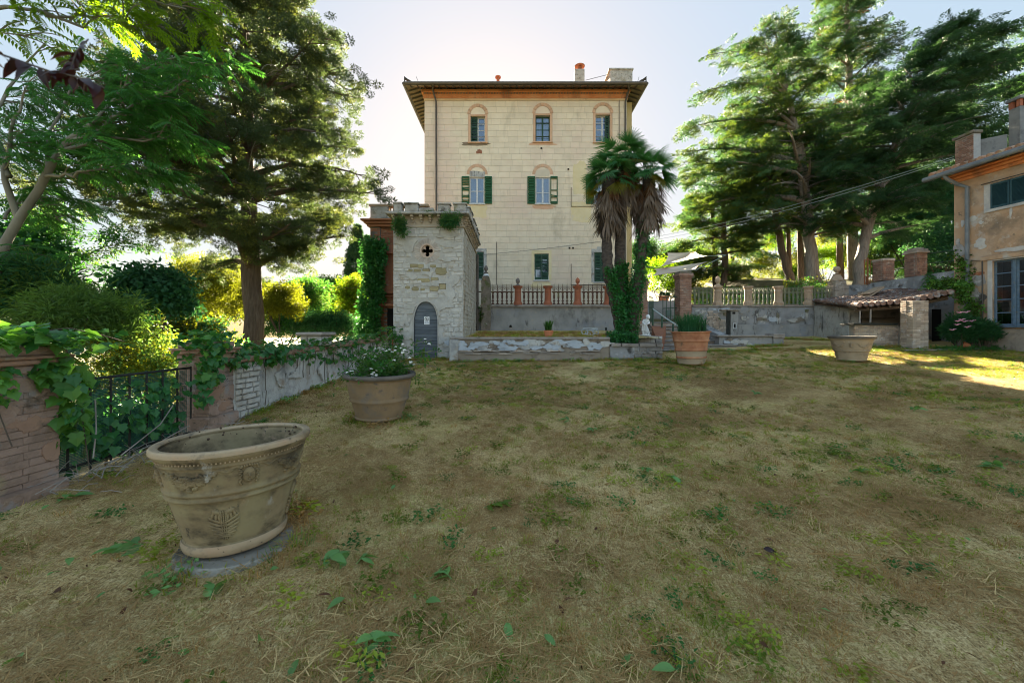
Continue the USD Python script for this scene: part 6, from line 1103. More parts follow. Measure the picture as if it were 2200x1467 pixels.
# ================================================================ left side: ash tree, bushes, hedge
def limb_tree(name, label, cat, limbs, mats, protos, twig_n, twig_len, per, bark, seed, scale=1.0, rleaf=1.0, group=None, droop=.1, wts=None):
    global rnd, rng
    keep = rnd, rng; rnd, rng = random.Random(seed), np.random.default_rng(seed)
    t = thing(name, label, cat, limbs[0][0][0], group); pos, yaw = [], []; tw = MB()
    for k, (pts, r0, r1, fol) in enumerate(limbs):
        p = resample(np.array(pts, float), np.linspace(0, 1, 12)); p[1:-1] += rng.normal(0, .02, (10, 3)); put(t, 'trunk' if k == 0 else 'limb', tube(p, np.linspace(r0, r1, 12), 8), bark, smooth=True)
        for j in range(int(twig_n * fol)):
            tt = rnd.uniform(.35 if k == 0 else .15, 1.0); b = resample(p, np.array([tt]))[0]; d = p[-1] - p[0]; az = math.atan2(d[1], d[0]) + rnd.uniform(-1.4, 1.4); tl = twig_len * rnd.uniform(.5, 1.2); c = curve(b, az, tl, rnd.uniform(0, .7), rnd.uniform(-.3, .2) - droop, 5, .1); tw.add(tube(c, np.linspace(.012, .005, 5), 3, cap=False))
            n = max(2, int(per * tl)); ts = rng.uniform(.15, 1.02, n); pos.append(resample(c, ts) + rng.normal(0, .03, (n, 3))); yaw.append(az + rng.choice([-1, 1], n) * rng.uniform(.2, 1.5, n))
    put(t, 'twigs', tw, bark, kind='stuff'); P_ = np.vstack(pos); n = len(P_); w = np.ones(len(mats)) if wts is None else np.array(wts, float)
    idx = rng.choice(len(mats), n, p=w / w.sum()) * len(protos) + rng.integers(0, len(protos), n)
    scatter(t, 'crown', [(m, mm, False) for mm in mats for m in protos], P_, quats(np.concatenate(yaw), rng.normal(0, .3, n), rng.normal(0, .35, n)), scale * rng.uniform(.7, 1.2, n), idx); rnd, rng = keep; return t
Y = 8.0; AX = lambda a, b, d=0.0: P(a, b, Y + d)
limb_tree('ash_tree', 'slender smooth-barked tree with feathery green leaves leaning in from left', 'tree', [
    ([P(-60, 860, 8.4), AX(0, 540), AX(40, 470), AX(95, 380), AX(140, 310), AX(200, 265)], .12, .05, .5), ([AX(140, 312), AX(210, 285), AX(270, 235), AX(340, 205), AX(420, 165)], .05, .015, 1.4), ([AX(130, 325), AX(230, 300), AX(330, 300), AX(400, 285, .4)], .035, .012, 1.0), ([AX(95, 380), AX(105, 290, .5), AX(150, 200, .8), AX(230, 130, .8)], .04, .012, 1.2), ([AX(40, 470), AX(10, 370), AX(30, 260), AX(60, 180)], .06, .012, 1.2),
    ([AX(20, 380), AX(-20, 250, .3), AX(40, 160, .6), AX(100, 90, .6)], .05, .012, 1.0), ([AX(200, 265), AX(280, 170, .3), AX(360, 120, .5), AX(470, 140, .7)], .03, .01, 1.6), ([AX(95, 380), AX(170, 370, -.3), AX(260, 360, -.2), AX(330, 380)], .03, .01, .9), ([AX(10, 470), AX(60, 400, .6), AX(90, 430, .8), AX(130, 480, .9)], .03, .01, 1.0)],
    ['lf_ash'], COMPS, 18, .9, 12, 'bark_smooth', 3, scale=.9)
Y = 5.2
limb_tree('sunlit_branch_tree', 'overhanging tree branch with bright yellow-green sunlit leaves at top left', 'tree', [
    ([P(-420, 420, 5.6), P(-300, 60, 5.4), AX(-100, 40), AX(40, 10), AX(120, 45), AX(180, 60)], .06, .015, .9), ([AX(-60, 20), AX(60, -60), AX(180, -50), AX(290, -10), AX(400, 20)], .03, .008, 1.3), ([AX(100, 35), AX(170, 30), AX(240, 40), AX(290, 75)], .018, .006, 1.0), ([AX(-80, 50), AX(0, 70), AX(60, 85)], .015, .006, .5), ([AX(100, -60), AX(160, -20), AX(200, -5), AX(180, 60)], .014, .006, .7)],
    ['lf_bright'], COMPS, 12, .55, 12, 'bark_smooth', 8, scale=.68, droop=.25)
Y = 16.0
limb_tree('thin_tree', 'thin bare-stemmed tree with sparse leaves left of the cypress', 'tree', [
    ([P(165, 720, 12), P(157, 640, 12), P(140, 580, 12), P(105, 510, 12), P(85, 480, 12)], .10, .03, .5), ([P(120, 540, 12), P(112, 500, 12.3), P(108, 470, 12.4), P(130, 420, 12.6)], .05, .012, 1), ([P(80, 560, 12), P(82, 500, 12), P(95, 460, 12)], .03, .01, 1), ([P(140, 580, 12), P(200, 540, 12), P(260, 520, 12)], .03, .01, 1)],
    ['lf_ash', 'lf_bamboo'], CLUST, 12, 1.0, 5, 'bark_smooth', 9, scale=1.0)
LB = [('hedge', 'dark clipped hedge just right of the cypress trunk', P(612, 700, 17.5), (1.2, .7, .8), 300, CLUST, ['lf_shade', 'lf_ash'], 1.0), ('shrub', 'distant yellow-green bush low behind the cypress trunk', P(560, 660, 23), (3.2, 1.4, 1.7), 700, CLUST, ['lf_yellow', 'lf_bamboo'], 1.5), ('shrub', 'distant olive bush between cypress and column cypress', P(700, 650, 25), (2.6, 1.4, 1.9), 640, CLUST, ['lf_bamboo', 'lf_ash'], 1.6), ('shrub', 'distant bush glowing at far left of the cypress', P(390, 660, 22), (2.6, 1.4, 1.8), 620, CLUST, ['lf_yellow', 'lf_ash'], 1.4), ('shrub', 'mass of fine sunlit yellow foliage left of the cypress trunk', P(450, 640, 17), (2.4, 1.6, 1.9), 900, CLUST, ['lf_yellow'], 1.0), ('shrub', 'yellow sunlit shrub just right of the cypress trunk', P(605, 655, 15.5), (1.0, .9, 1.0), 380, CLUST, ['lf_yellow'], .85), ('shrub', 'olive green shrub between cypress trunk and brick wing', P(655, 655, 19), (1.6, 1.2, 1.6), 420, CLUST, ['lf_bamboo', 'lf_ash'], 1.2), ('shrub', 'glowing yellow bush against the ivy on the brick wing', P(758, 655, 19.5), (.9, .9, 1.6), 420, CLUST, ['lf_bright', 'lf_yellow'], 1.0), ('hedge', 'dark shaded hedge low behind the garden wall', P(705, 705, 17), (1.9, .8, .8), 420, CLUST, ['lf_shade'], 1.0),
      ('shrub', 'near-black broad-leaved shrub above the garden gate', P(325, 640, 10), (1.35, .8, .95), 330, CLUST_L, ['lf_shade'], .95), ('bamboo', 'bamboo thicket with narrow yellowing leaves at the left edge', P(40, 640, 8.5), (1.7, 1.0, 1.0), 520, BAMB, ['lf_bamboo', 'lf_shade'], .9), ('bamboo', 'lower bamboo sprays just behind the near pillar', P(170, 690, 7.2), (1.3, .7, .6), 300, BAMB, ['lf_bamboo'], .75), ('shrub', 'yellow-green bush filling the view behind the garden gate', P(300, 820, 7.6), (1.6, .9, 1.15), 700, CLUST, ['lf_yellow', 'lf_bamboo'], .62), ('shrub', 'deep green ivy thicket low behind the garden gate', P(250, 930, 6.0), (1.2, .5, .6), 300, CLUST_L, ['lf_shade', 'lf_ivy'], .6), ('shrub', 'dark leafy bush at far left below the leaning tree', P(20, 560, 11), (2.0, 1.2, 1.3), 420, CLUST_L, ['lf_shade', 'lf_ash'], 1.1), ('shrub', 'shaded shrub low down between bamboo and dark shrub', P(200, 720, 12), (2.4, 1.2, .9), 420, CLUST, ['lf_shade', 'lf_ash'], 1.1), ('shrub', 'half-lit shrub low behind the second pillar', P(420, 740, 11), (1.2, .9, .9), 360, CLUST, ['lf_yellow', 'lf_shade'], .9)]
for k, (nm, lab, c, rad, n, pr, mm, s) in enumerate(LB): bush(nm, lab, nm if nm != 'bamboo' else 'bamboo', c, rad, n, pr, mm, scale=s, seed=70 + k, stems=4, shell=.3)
# columnar cypresses behind the wing
for k, (px, top, bot, Y, r, lab) in enumerate(((768, 487, 690, 30, .85, 'narrow dark column cypress behind the brick wing'), (790, 510, 690, 34, .9, 'second column cypress tucked against the brick wing'))):
    zb, zt_ = fz(bot, Y), fz(top, Y); t = thing('column_cypress', lab, 'tree', (fx(px, Y), Y, zb)); put(t, 'trunk', tube([(fx(px, Y), Y, zb - 3), (fx(px, Y), Y, zt_ - 1)], [.2, .05], 6), 'bark_brown'); n = 700; h = rng.uniform(0, 1, n) ** .8; a = rng.uniform(0, 6.28, n); rr = r * np.minimum(1, (1 - h) * 2.4 + .08) * rng.uniform(.75, 1.02, n); scatter(t, 'crown', [(m, 'lf_conifer_dark', False) for m in PUFFS_S], np.stack([fx(px, Y) + rr * np.cos(a), Y + rr * np.sin(a), lerp(zb, zt_, h)], 1), quats(a, np.full(n, -.9)), rng.uniform(.8, 1.3, n))
# ivy on the brick wing
def ivy_face(name, label, pts, nrm, mats, protos, scale, jit=.06):
    t = thing(name, label, 'ivy', pts.mean(0) * [1, 1, 0] + [0, 0, pts[:, 2].min()]); n = len(pts); q = pts + rng.normal(0, 1, (n, 3)) * jit; yaw = np.full(n, math.atan2(nrm[1], nrm[0])) + rng.normal(0, .5, n)
    scatter(t, 'leaves', [(m, mm, False) for mm in mats for m in protos], q, quats(yaw, rng.normal(.2, .4, n), rng.normal(0, .5, n)), scale * rng.uniform(.7, 1.2, n)); return t
IVC = [leaf_cluster(16, .13, .085, .075, .9, -.3) for _ in range(3)]
n = 620; py = rng.uniform(517, 722, n); wv = 9 + 13 * np.interp(py, [515, 530, 580, 600, 640, 700, 722], [.4, 1.1, 1.1, .7, 1.0, 1.0, .6]); px = 806 - np.interp(py, [517, 640, 722], [-2, 4, 14]) + rng.uniform(-1, 1, n) * wv
ivy_face('wall_ivy', 'column of ivy climbing the corner of the brick wing', np.stack([fx(px, 16.4), np.full(n, 16.32) - rng.uniform(0, .35, n), fz(py, 16.4)], 1), (0, -1), ['lf_trunk_ivy', 'lf_ivy'], IVC, 1.15)
for k, (cx_, cy_, w_, h_, lab) in enumerate(((861, 487, 9, 18, 'dark plant hanging from the left corbels of the tower'), (968, 476, 20, 11, 'bushy dark plant growing on the right tower corbels'))):
    n = 90; a = rng.uniform(0, 6.28, n); r = rng.uniform(0, 1, n) ** .5; q = np.stack([fx(cx_ + w_ * r * np.cos(a) + (.35 * h_ * r * np.sin(a) * .4 if k == 0 else 0), 12.3), 12.32 - rng.uniform(0, .18, n), fz(cy_ + h_ * r * np.sin(a), 12.3)], 1); ivy_face('tower_plant', lab, q, (0, -1), ['lf_ivy', 'lf_oleander', 'lf_bamboo'], [leaf_cluster(26, .11, .085, .018, .9, -.2) for _ in range(2)], 1.0, .05)
for px, py, lab in ((920, 459, 'tiny weed tuft on the broken middle battlement'),): n = 14; ivy_face('wall_weed', lab, np.stack([fx(px + rng.normal(0, 4, n), 12.35), np.full(n, 12.33), fz(py + rng.normal(0, 3, n), 12.35)], 1), (0, -1), ['lf_bamboo'], [leaf_cluster(14, .06, .08, .012, .9, .6)], .9, .02)
n = 26; ivy_face('wall_weed', 'small yellow-green weed beside the old mossy pier', np.stack([fx(1033 + rng.normal(0, 2, n), 16.8), np.full(n, 16.85), fz(rng.uniform(655, 690, n), 16.8)], 1), (0, -1), ['lf_creeper'], IVC, .45, .02)
# ================================================================ the palms
def fan(n=34, R=.62, spread=2.5, fold=.05, droop=.25, ragged=.15, split=.45, w0=.052):
    """a fan-palm leaf in the xz plane hanging from the origin along +x: pleated segments joined near the hub, loose at the tips"""
    m = MB()
    for k in range(n):
        a = lerp(-spread / 2, spread / 2, (k + .5) / n) + rnd.uniform(-.02, .02); L = R * (1 - .22 * (abs(a) / (spread / 2)) ** 2) * rnd.uniform(1 - ragged, 1.04); dz = (-1) ** k * fold * .2
        d = np.array([math.cos(a), math.sin(a), 0]); s = np.array([-math.sin(a), math.cos(a), 0]); hw_ = math.tan(spread / n / 2) * 1.04
        t = [0.03, split, .75, 1.0]; w = [.03 * R * hw_ * 4, split * R * hw_, w0 * .32 * R, .004]; dr = [0, -.02, -.12 * droop * 2, -.5 * droop * rnd.uniform(.4, 1.5)]
        P_ = []
        for tt, ww, z in zip(t, w, dr): c = d * L * tt + [0, 0, z * R]; P_ += [c - s * ww + [0, 0, dz * .1], c + [0, 0, fold * .35 * (1 - tt)], c + s * ww - [0, 0, dz * .1]]
        f = []
        for i in range(3): b = i * 3; f += [[b, b + 3, b + 4], [b, b + 4, b + 1], [b + 1, b + 4, b + 5], [b + 1, b + 5, b + 2]]
        m.add(np.array(P_), np.array(f))
    return m.get()
def dead_fan(n=22, R=.75):
    m = MB()
    for k in range(n):
        a = lerp(-.42, .42, (k + .5) / n) + rnd.uniform(-.05, .05); L = R * rnd.uniform(.6, 1.05); b = rnd.uniform(-.12, .12); p = np.array([[0, 0, 0], [L * .4, a * L * .35, b * .2], [L * .75, a * L * .62, b], [L, a * L * .7, b * 1.6]])
        w = [.004, .017, .013, .002]; v = np.vstack([np.stack([q + [0, ww, .3 * ww], q - [0, ww, -.3 * ww]]) for q, ww in zip(p, w)]); f = []
        for i in range(3): f += [[2 * i, 2 * i + 2, 2 * i + 3], [2 * i, 2 * i + 3, 2 * i + 1]]
        m.add(v, np.array(f))
    return m.get()
def orient(m, origin, az, el, roll=0.0, s=1.0):
    v, f = m; v = np.asarray(v) * s; v = rot(v, [1, 0, 0], roll); v = rot(v, [0, 1, 0], -el); return rotz(v, az) + np.asarray(origin), f
def palm(label, base, pts, r0, r1, ng, seed, ivy_lab, ivy_range, crown_s=1.0, lean=0.0):
    global rnd, rng
    keep = rnd, rng; rnd, rng = random.Random(seed), np.random.default_rng(seed)
    t = thing('palm_tree', label, 'palm', base, None); p = resample(np.array(pts, float), np.linspace(0, 1, 40)); rr = np.linspace(r0, r1, 40) * (1 + .10 * np.sin(np.arange(40) * 2.2) + rng.normal(0, .04, 40)); tm = tube(p, rr, 14); v = tm[0] + (meshkit.fbm(tm[0] * [7, 7, 9], 3, seed)[:, None] - .5) * .06 * [1, 1, .2]; put(t, 'trunk', (v, tm[1]), 'palm_bark', smooth=50)
    top = p[-1]; put(t, 'fibre_head', jitter_mesh(lathe([(0, -.55), (r1 * .9, -.5), (r1 * 1.5, -.2), (r1 * 1.3, .1), (.05, .3), (0, .32)], 12, top), .03, 6, seed), 'palm_bark', smooth=50)
    for k in range(ng):                                                    # living fronds on stalks
        az = k * 2.39996 + rnd.uniform(-.3, .3); f = (k + .5) / ng; el = lerp(1.35, -.45, f ** .85) + rnd.uniform(-.12, .12); Ls = rnd.uniform(.45, .75) * crown_s; o = top + [0, 0, .1]; e = o + Ls * np.array([math.cos(az) * math.cos(el), math.sin(az) * math.cos(el), math.sin(el)]); mid = (o + e) / 2 + [0, 0, .05]
        kind = 'lf_palm' if f < .83 else 'lf_palm_yellow'
        fr = put(t, 'frond', orient(fan(32, .66 * crown_s * rnd.uniform(.85, 1.1), rnd.uniform(2.4, 3.4), .05, rnd.uniform(.15, .5)), e, az, el - rnd.uniform(.35, .8), rnd.uniform(-.5, .5)), kind); put(fr, 'stalk', tube([o, mid, e], [.02, .013, .009], 5), 'lf_palm' if kind == 'lf_palm' else 'lf_palm_brown')
    for k in range(44):                                                    # dead skirt
        az = k * 2.39996 + rnd.uniform(-.3, .3); f = k / 44; zz_ = lerp(.05, -1.0, f); o = top + [0, 0, zz_]; el = rnd.uniform(-1.42, -1.12); Ls = rnd.uniform(.2, .42) * crown_s; e = o + Ls * np.array([math.cos(az) * math.cos(-.5), math.sin(az) * math.cos(-.5), math.sin(-.5)])
        kind = 'lf_palm_brown' if f < .22 and rnd.random() < .6 else 'lf_palm_dead'; fr = put(t, 'dead_frond', orient(dead_fan(24, rnd.uniform(.55, .88)), e, az, el, rnd.uniform(-.4, .4)), kind); put(fr, 'stalk', tube([o, e], [.016, .010], 4), 'palm_bark')
    iv = thing('trunk_ivy', ivy_lab, 'ivy', base); n = int(900 * (ivy_range[1] - ivy_range[0])); s = rng.uniform(ivy_range[0], ivy_range[1], n); c = resample(p, s); a = rng.uniform(ivy_range[2], ivy_range[3], n); d = np.stack([np.cos(a), np.sin(a), 0 * a], 1); ra = np.interp(s, np.linspace(0, 1, 40), rr) + rng.uniform(.0, .07, n)
    m3 = [leaf_cluster(9, .06, .06, .052, .9, -.35) for _ in range(3)]; scatter(iv, 'leaves', [(m, 'lf_trunk_ivy', False) for m in m3], c + d * ra[:, None], quats(a + rng.normal(0, .4, n), rng.normal(.2, .35, n), rng.normal(0, .5, n)), rng.uniform(.8, 1.35, n)); rnd, rng = keep
PB = 13.0; zb = fz(730, PB)
palm('left palm of the trio, its trunk dark and bare above the ivy', P(1333, 725, PB), [P(1336, 726, PB), P(1322, 650, PB), P(1306, 590, PB), P(1302, 480, PB), P(1308, 395, PB)], .18, .145, 24, 3, 'ivy round the lower left palm trunk', (.02, .46, -2.2, 1.0), .86)
palm('middle palm of the trio, with the highest crown of fronds', P(1342, 728, PB + .3), [P(1342, 728, PB + .3), P(1337, 650, PB + .3), P(1331, 590, PB + .3), P(1332, 480, PB + .3), P(1342, 362, PB + .3)], .18, .145, 28, 4, 'ivy round the middle palm trunk', (.02, .45, -2.4, .9), .95)
palm('right palm of the trio, trunk wrapped in ivy to its crown', P(1358, 725, PB + .1), [P(1352, 727, PB + .1), P(1365, 650, PB + .1), P(1376, 560, PB + .1), P(1386, 480, PB + .1), P(1394, 388, PB + .1)], .17, .14, 26, 5, 'dense ivy covering the whole right palm trunk', (.02, .80, -3.1, 3.1), .88)
t = thing('bed_ivy', 'ivy and low leaves filling the bed under the palms', 'ivy', P(1338, 732, 12.6)); n = 260; q = np.stack([fx(rng.uniform(1312, 1362, n), 12.4), rng.uniform(12.05, 13.1, n), rng.uniform(1.12, 1.42, n)], 1); scatter(t, 'leaves', [(m, mm, False) for mm in ('lf_trunk_ivy', 'lf_shade') for m in IVC], q, quats(rng.uniform(0, 6.28, n), rng.normal(0, .4, n), rng.normal(0, .4, n)), rng.uniform(.6, 1.0, n))

# ================================================================ big terracotta pots
def pot_surface(prof, n, c, tilt=(0, 0), wob=.004, seed=0):
    """a thick pot: outer profile up, over the rim and down inside; slightly uneven by hand"""
    v, f = lathe(prof, n); d = meshkit.fbm(v * 3.3 + seed, 3, seed) - .5; r = np.linalg.norm(v[:, :2], axis=1, keepdims=True) + 1e-9; v = v + np.c_[v[:, :2] / r * d[:, None] * wob * 2, 0 * d]
    return rot(rot(v, [1, 0, 0], tilt[0]), [0, 1, 0], tilt[1]) + np.asarray(c), f
# 1: the nearest pot, on a stone ring
c0 = np.array([-2.058, 3.065, .046]); tilt = (-.026, -.03)
pot1 = thing('terracotta_planter', 'big empty terracotta planter with relief garlands, nearest the camera', 'planter', c0)
def prof_r(h): return np.interp(h, [0, .06, .10, .30, .50, .62, .70], [.316, .322, .318, .375, .425, .452, .468])
out = [(0, 0), (.300, 0), (.318, .012), (.325, .035), (.330, .055), (.322, .072), (.312, .082), (.318, .10)]
out += [(prof_r(h), h) for h in np.linspace(.12, .39, 10)] + [(.408, .395), (.420, .402), (.424, .412), (.416, .424), (.412, .430), (.418, .437), (.430, .446), (.432, .456), (.424, .466), (.421, .474)]
out += [(prof_r(h), h) for h in np.linspace(.485, .62, 6)] + [(.456, .628), (.464, .634), (.466, .642), (.460, .652), (.462, .662), (.474, .672), (.486, .684), (.496, .698), (.5, .712), (.5, .728), (.492, .740), (.478, .744), (.462, .742), (.450, .734), (.446, .722), (.452, .712), (.438, .700), (.425, .66), (.405, .55), (.372, .40), (.34, .25), (.30, .14), (0, .13)]
put(pot1, 'body', pot_surface(out, 128, c0, tilt, .003), 'terracotta_pot', smooth=60)
rimp = [(.502, .708), (.503, .730), (.494, .7435), (.478, .7475), (.461, .7455), (.448, .737), (.4485, .725)]
put(pot1, 'rim', pot_surface(rimp, 128, c0, tilt, .003), 'terracotta_rim', smooth=60)
put(pot1, 'foot_ring', pot_surface([(.302, -.002), (.321, .012), (.329, .035), (.3335, .056), (.324, .075)], 128, c0, tilt, .003), 'terracotta_rim', smooth=60)
def on_pot(th, h, out_=0.0): r = prof_r(h) + out_; return rot(rot(np.stack([r * np.cos(th), r * np.sin(th), h + 0 * r], -1).reshape(-1, 3), [1, 0, 0], tilt[0]), [0, 1, 0], tilt[1]) + c0
def lump(th, h, a, b, c, ang, seed=0):
    """a small moulded leaf lying on the pot's skin"""
    s = trimesh.creation.icosphere(1, 1.0); v = np.asarray(s.vertices) * [a, b, c]; ca, sa = math.cos(ang), math.sin(ang); u = v[:, 0] * ca - v[:, 1] * sa; w = v[:, 0] * sa + v[:, 1] * ca
    return on_pot(th + u / prof_r(h), h + w, v[:, 2]), np.asarray(s.faces)
camth = math.atan2(-c0[1], -c0[0]); rr_ = np.random.default_rng(5)
def garland(th0, width, hang, h0):
    m = MB()
    for k in range(46):
        u = (k + .5) / 46; x = (u - .5) * 2; th = th0 + x * width / .44; h = h0 - hang * (1 - x * x); thick = .030 * (1 - x * x) + .008
        for j in range(3): m.add(lump(th + rr_.normal(0, .012), h + rr_.normal(0, thick * .55), .014 + thick * .25, .008 + thick * .10, .010 + thick * .28, rr_.uniform(-1, 1)))
    put(pot1, 'garland', m, 'terracotta_pot', smooth=True)
def ribbon(th0, th1, h0, h1):
    m = MB()
    for k in range(16): u = (k + .5) / 16; m.add(lump(lerp(th0, th1, u), lerp(h0, h1, u) + .012 * math.sin(u * 9), .016, .007, .007, .3 * math.cos(u * 9)))
    put(pot1, 'ribbon', m, 'terracotta_pot', smooth=True)
def acanthus(th0, h0, H, Wd):
    m = MB()
    for k in range(7):
        u = k / 6
        for s in (-1, 1):
            for j in range(3): m.add(lump(th0 + s * (Wd * (.25 + .75 * math.sin(.5 + u * 1.9)) * (.35 + .3 * j)) / prof_r(h0), h0 + H * (.08 + .78 * u) + .012 * j, .030, .010, .013, s * (-.9 + .9 * u + .25 * j) + math.pi / 2 * 0 + (math.pi / 2 if u > .8 else .6 * s)))
    for o in (-.010, 0, .010):
        for k in range(14): m.add(lump(th0 + o / prof_r(h0), h0 + H * k / 14, .006, .014, .014, 0))
    for s in (-1, 1): m.add(lump(th0 + s * .035 / .35, h0 + H * .95, .03, .018, .018, s * .5))
    put(pot1, 'acanthus_leaf', m, 'terracotta_pot', smooth=True)
def mask(th0, h0):
    m = MB(lump(th0, h0, .040, .058, .024, 0), lump(th0, h0 - .005, .010, .022, .036, 0), lump(th0, h0 - .038, .020, .008, .028, 0))
    for s in (-1, 1):
        m.add(lump(th0 + s * .018 / .44, h0 + .016, .010, .006, .029, 0)); m.add(lump(th0 + s * .012 / .44, h0 - .026, .012, .010, .026, 0))
        for k in range(9): a = k / 8 * 2.6 - .6; m.add(lump(th0 + s * (.046 + .006 * (k % 2)) / .44, h0 + .055 - .014 * k, .013, .008, .016, a))
    for k in range(7): m.add(lump(th0 + (k - 3) * .014 / .44, h0 + .062 + .006 * (1 - abs(k - 3) / 3), .009, .012, .018, 0))
    put(pot1, 'mask', m, 'terracotta_pot', smooth=True)
for k in range(4):
    a = camth + .17 + k * math.pi / 2; mask(a, .555); garland(a - math.pi / 4, .155, .065, .60); 
    for s in (-1, 1): ribbon(a + s * .11, a + s * .42, .612, .598)
    acanthus(a - .36, .125, .21, .062)
dent = MB()
for k in range(120): th = 2 * math.pi * k / 120; dent.add(bx(-.004, .004, -.004, .006, -.004, .006)[0] @ np.array([[-math.sin(th), math.cos(th), 0], [math.cos(th), math.sin(th), 0], [0, 0, 1]]) + rot(rot(np.array([[.468 * math.cos(th), .468 * math.sin(th), .664]]), [1, 0, 0], tilt[0]), [0, 1, 0], tilt[1]) + c0, BOXF)
put(pot1, 'beading', dent, 'terracotta_rim')
put(pot1, 'soil', jitter_mesh(grid(24, 24, lambda u, w: np.stack([c0[0] + .345 * (u * 2 - 1) * np.sqrt(1 - (w * 2 - 1) ** 2 / 2), c0[1] + .345 * (w * 2 - 1) * np.sqrt(1 - (u * 2 - 1) ** 2 / 2), c0[2] + .30 + .07 * u], -1)), .02, 9), 'soil', smooth=True)
cl = MB()
for k in range(40): a, h = rr_.uniform(0, 6.28), rr_.uniform(.66, .735); r = np.interp(h, [.66, .70, .735], [.424, .437, .452]) - .004; cl.add(jitter_mesh((np.asarray(trimesh.creation.icosphere(1, rr_.uniform(.003, .011)).vertices) + c0 + [r * math.cos(a), r * math.sin(a), h], np.asarray(trimesh.creation.icosphere(1, .01).faces)), .003, 90, k))
put(pot1, 'earth_crumbs', cl, 'soil', kind='stuff')
sb_ = thing('stone_ring', 'worn round millstone slab under the nearest planter', 'stone slab', c0 - [0, 0, .08])
sv, sf = lathe([(0, -.10), (.35, -.10), (.385, -.08), (.392, -.045), (.38, .006), (.355, .024), (0, .026)], 48, c0 + [.02, -.03, -.04]); put(sb_, 'slab', jitter_mesh((sv, sf), .022, 6, 4), 'stone_base', smooth=40)
# 2: the rose pot
c1 = P(815, 896, 6.2); c1[2] = float(zlawn(c1[0], c1[1])) + .02
pot2 = thing('terracotta_planter', 'terracotta planter full of white roses, beside the garden wall', 'planter', c1)
o2 = [(0, 0), (.30, 0), (.345, .01), (.355, .035), (.335, .055), (.34, .07), (.40, .27), (.425, .285), (.43, .31), (.418, .33), (.425, .35), (.468, .56), (.472, .575), (.462, .59), (.475, .61), (.50, .625), (.525, .64), (.53, .66), (.52, .68), (.49, .685), (.455, .67), (.44, .62), (.42, .5), (0, .48)]
put(pot2, 'body', pot_surface(o2, 64, c1, (.02, .015), .006, 3), 'terracotta_rose', smooth=55); put(pot2, 'rim', pot_surface([(.498, .618), (.528, .637), (.534, .66), (.523, .684), (.49, .689), (.452, .673)], 64, c1, (.02, .015), .006, 3), 'rim_dark', smooth=55)
put(pot2, 'soil', lathe([(0, .60), (.44, .59)], 24, c1), 'soil')
rose = thing('rose_bush', 'low rose bush with clusters of white blooms in the planter', 'rose bush', c1 + [0, 0, .6])
sm = MB(); tips = []
for k in range(70):
    a = rnd.uniform(0, 6.28); L = rnd.uniform(.25, .62); el = rnd.uniform(.1, 1.3); st_ = c1 + [rnd.uniform(-.2, .2), rnd.uniform(-.2, .2), .58]; c = curve(st_, a, L, el + .25, el - .55, 5, .08); tips.append(c); sm.add(tube(c, np.linspace(.006, .003, 5), 4, cap=False))
for a, L, el in ((.1, 1.05, .75), (.25, .9, .6), (-.1, .95, .35), (0.15, 1.1, .5), (3.0, .7, .15), (3.3, .65, .05), (1.57, .8, 1.2)): c = curve(c1 + [0, 0, .6], a, L, el + .3, el - .6, 6, .06); tips.append(c); sm.add(tube(c, np.linspace(.006, .003, 6), 4, cap=False))
put(rose, 'stems', sm, 'bark_smooth', kind='stuff')
q = np.vstack([resample(c, rng.uniform(.25, 1, 8)) for c in tips]); n = len(q); scatter(rose, 'leaves', [(m, mm, False) for mm in ('lf_ash', 'lf_iris', 'lf_bamboo') for m in (leaf_cluster(12, .06, .05, .03, .9, 0), leaf_cluster(10, .05, .06, .016, .9, .3))], q + rng.normal(0, .03, (n, 3)), quats(rng.uniform(0, 6.28, n), rng.normal(0, .4, n)), rng.uniform(.8, 1.3, n))
def bloom(c, r, s):
    v, f = [], []; m = MB(); rr = np.random.default_rng(s)
    for k in range(11):
        a = k * 2.4; e = rr.uniform(.2, 1.3); p = trimesh.creation.icosphere(1, 1.0); pv = np.asarray(p.vertices) * [r * .55, r * .5, r * .16]; pv = rot(pv, [0, 1, 0], -(e - .6)); pv = rotz(pv + [r * .45 * math.cos(e), 0, r * .42 * math.sin(e)], a); m.add(pv + np.asarray(c), np.asarray(p.faces))
    return m.get()
BL = [(-.44, -.1, .66), (-.40, -.22, .72), (-.36, -.28, .68), (-.34, -.2, .74), (-.28, -.3, .71), (-.22, .0, .92), (-.20, -.05, .97), (-.17, .0, .95), (-.05, -.12, .90), (-.03, -.1, .94), (.02, -.38, .71), (.05, -.40, .74), (.08, -.38, .70), (.04, -.42, .67), (.09, -.36, .76), (.20, -.32, .82), (.16, -.3, .79), (.1, .0, 1.02), (.14, .05, 1.04), (.18, .05, 1.0), (.22, .1, 1.08), (.24, .0, 1.03), (.30, .1, 1.06), (.38, -.1, 1.0), (.42, -.15, 1.04), (.47, -.05, .92), (.50, -.1, .86), (.52, .0, .82), (-.1, .15, 1.05), (-.06, .2, 1.06), (0, .2, 1.04), (.7, .0, 1.16), (.74, .05, 1.12), (.68, .05, 1.2), (-.47, -.05, .69), (.28, -.2, .9), (-.02, -.3, .78), (.33, .1, 1.12)]
for k, (x, y, z) in enumerate(BL): put(rose, 'bloom', bloom(c1 + [x, y, z - .02], rnd.uniform(.024, .036), k), 'flower_white', smooth=True)
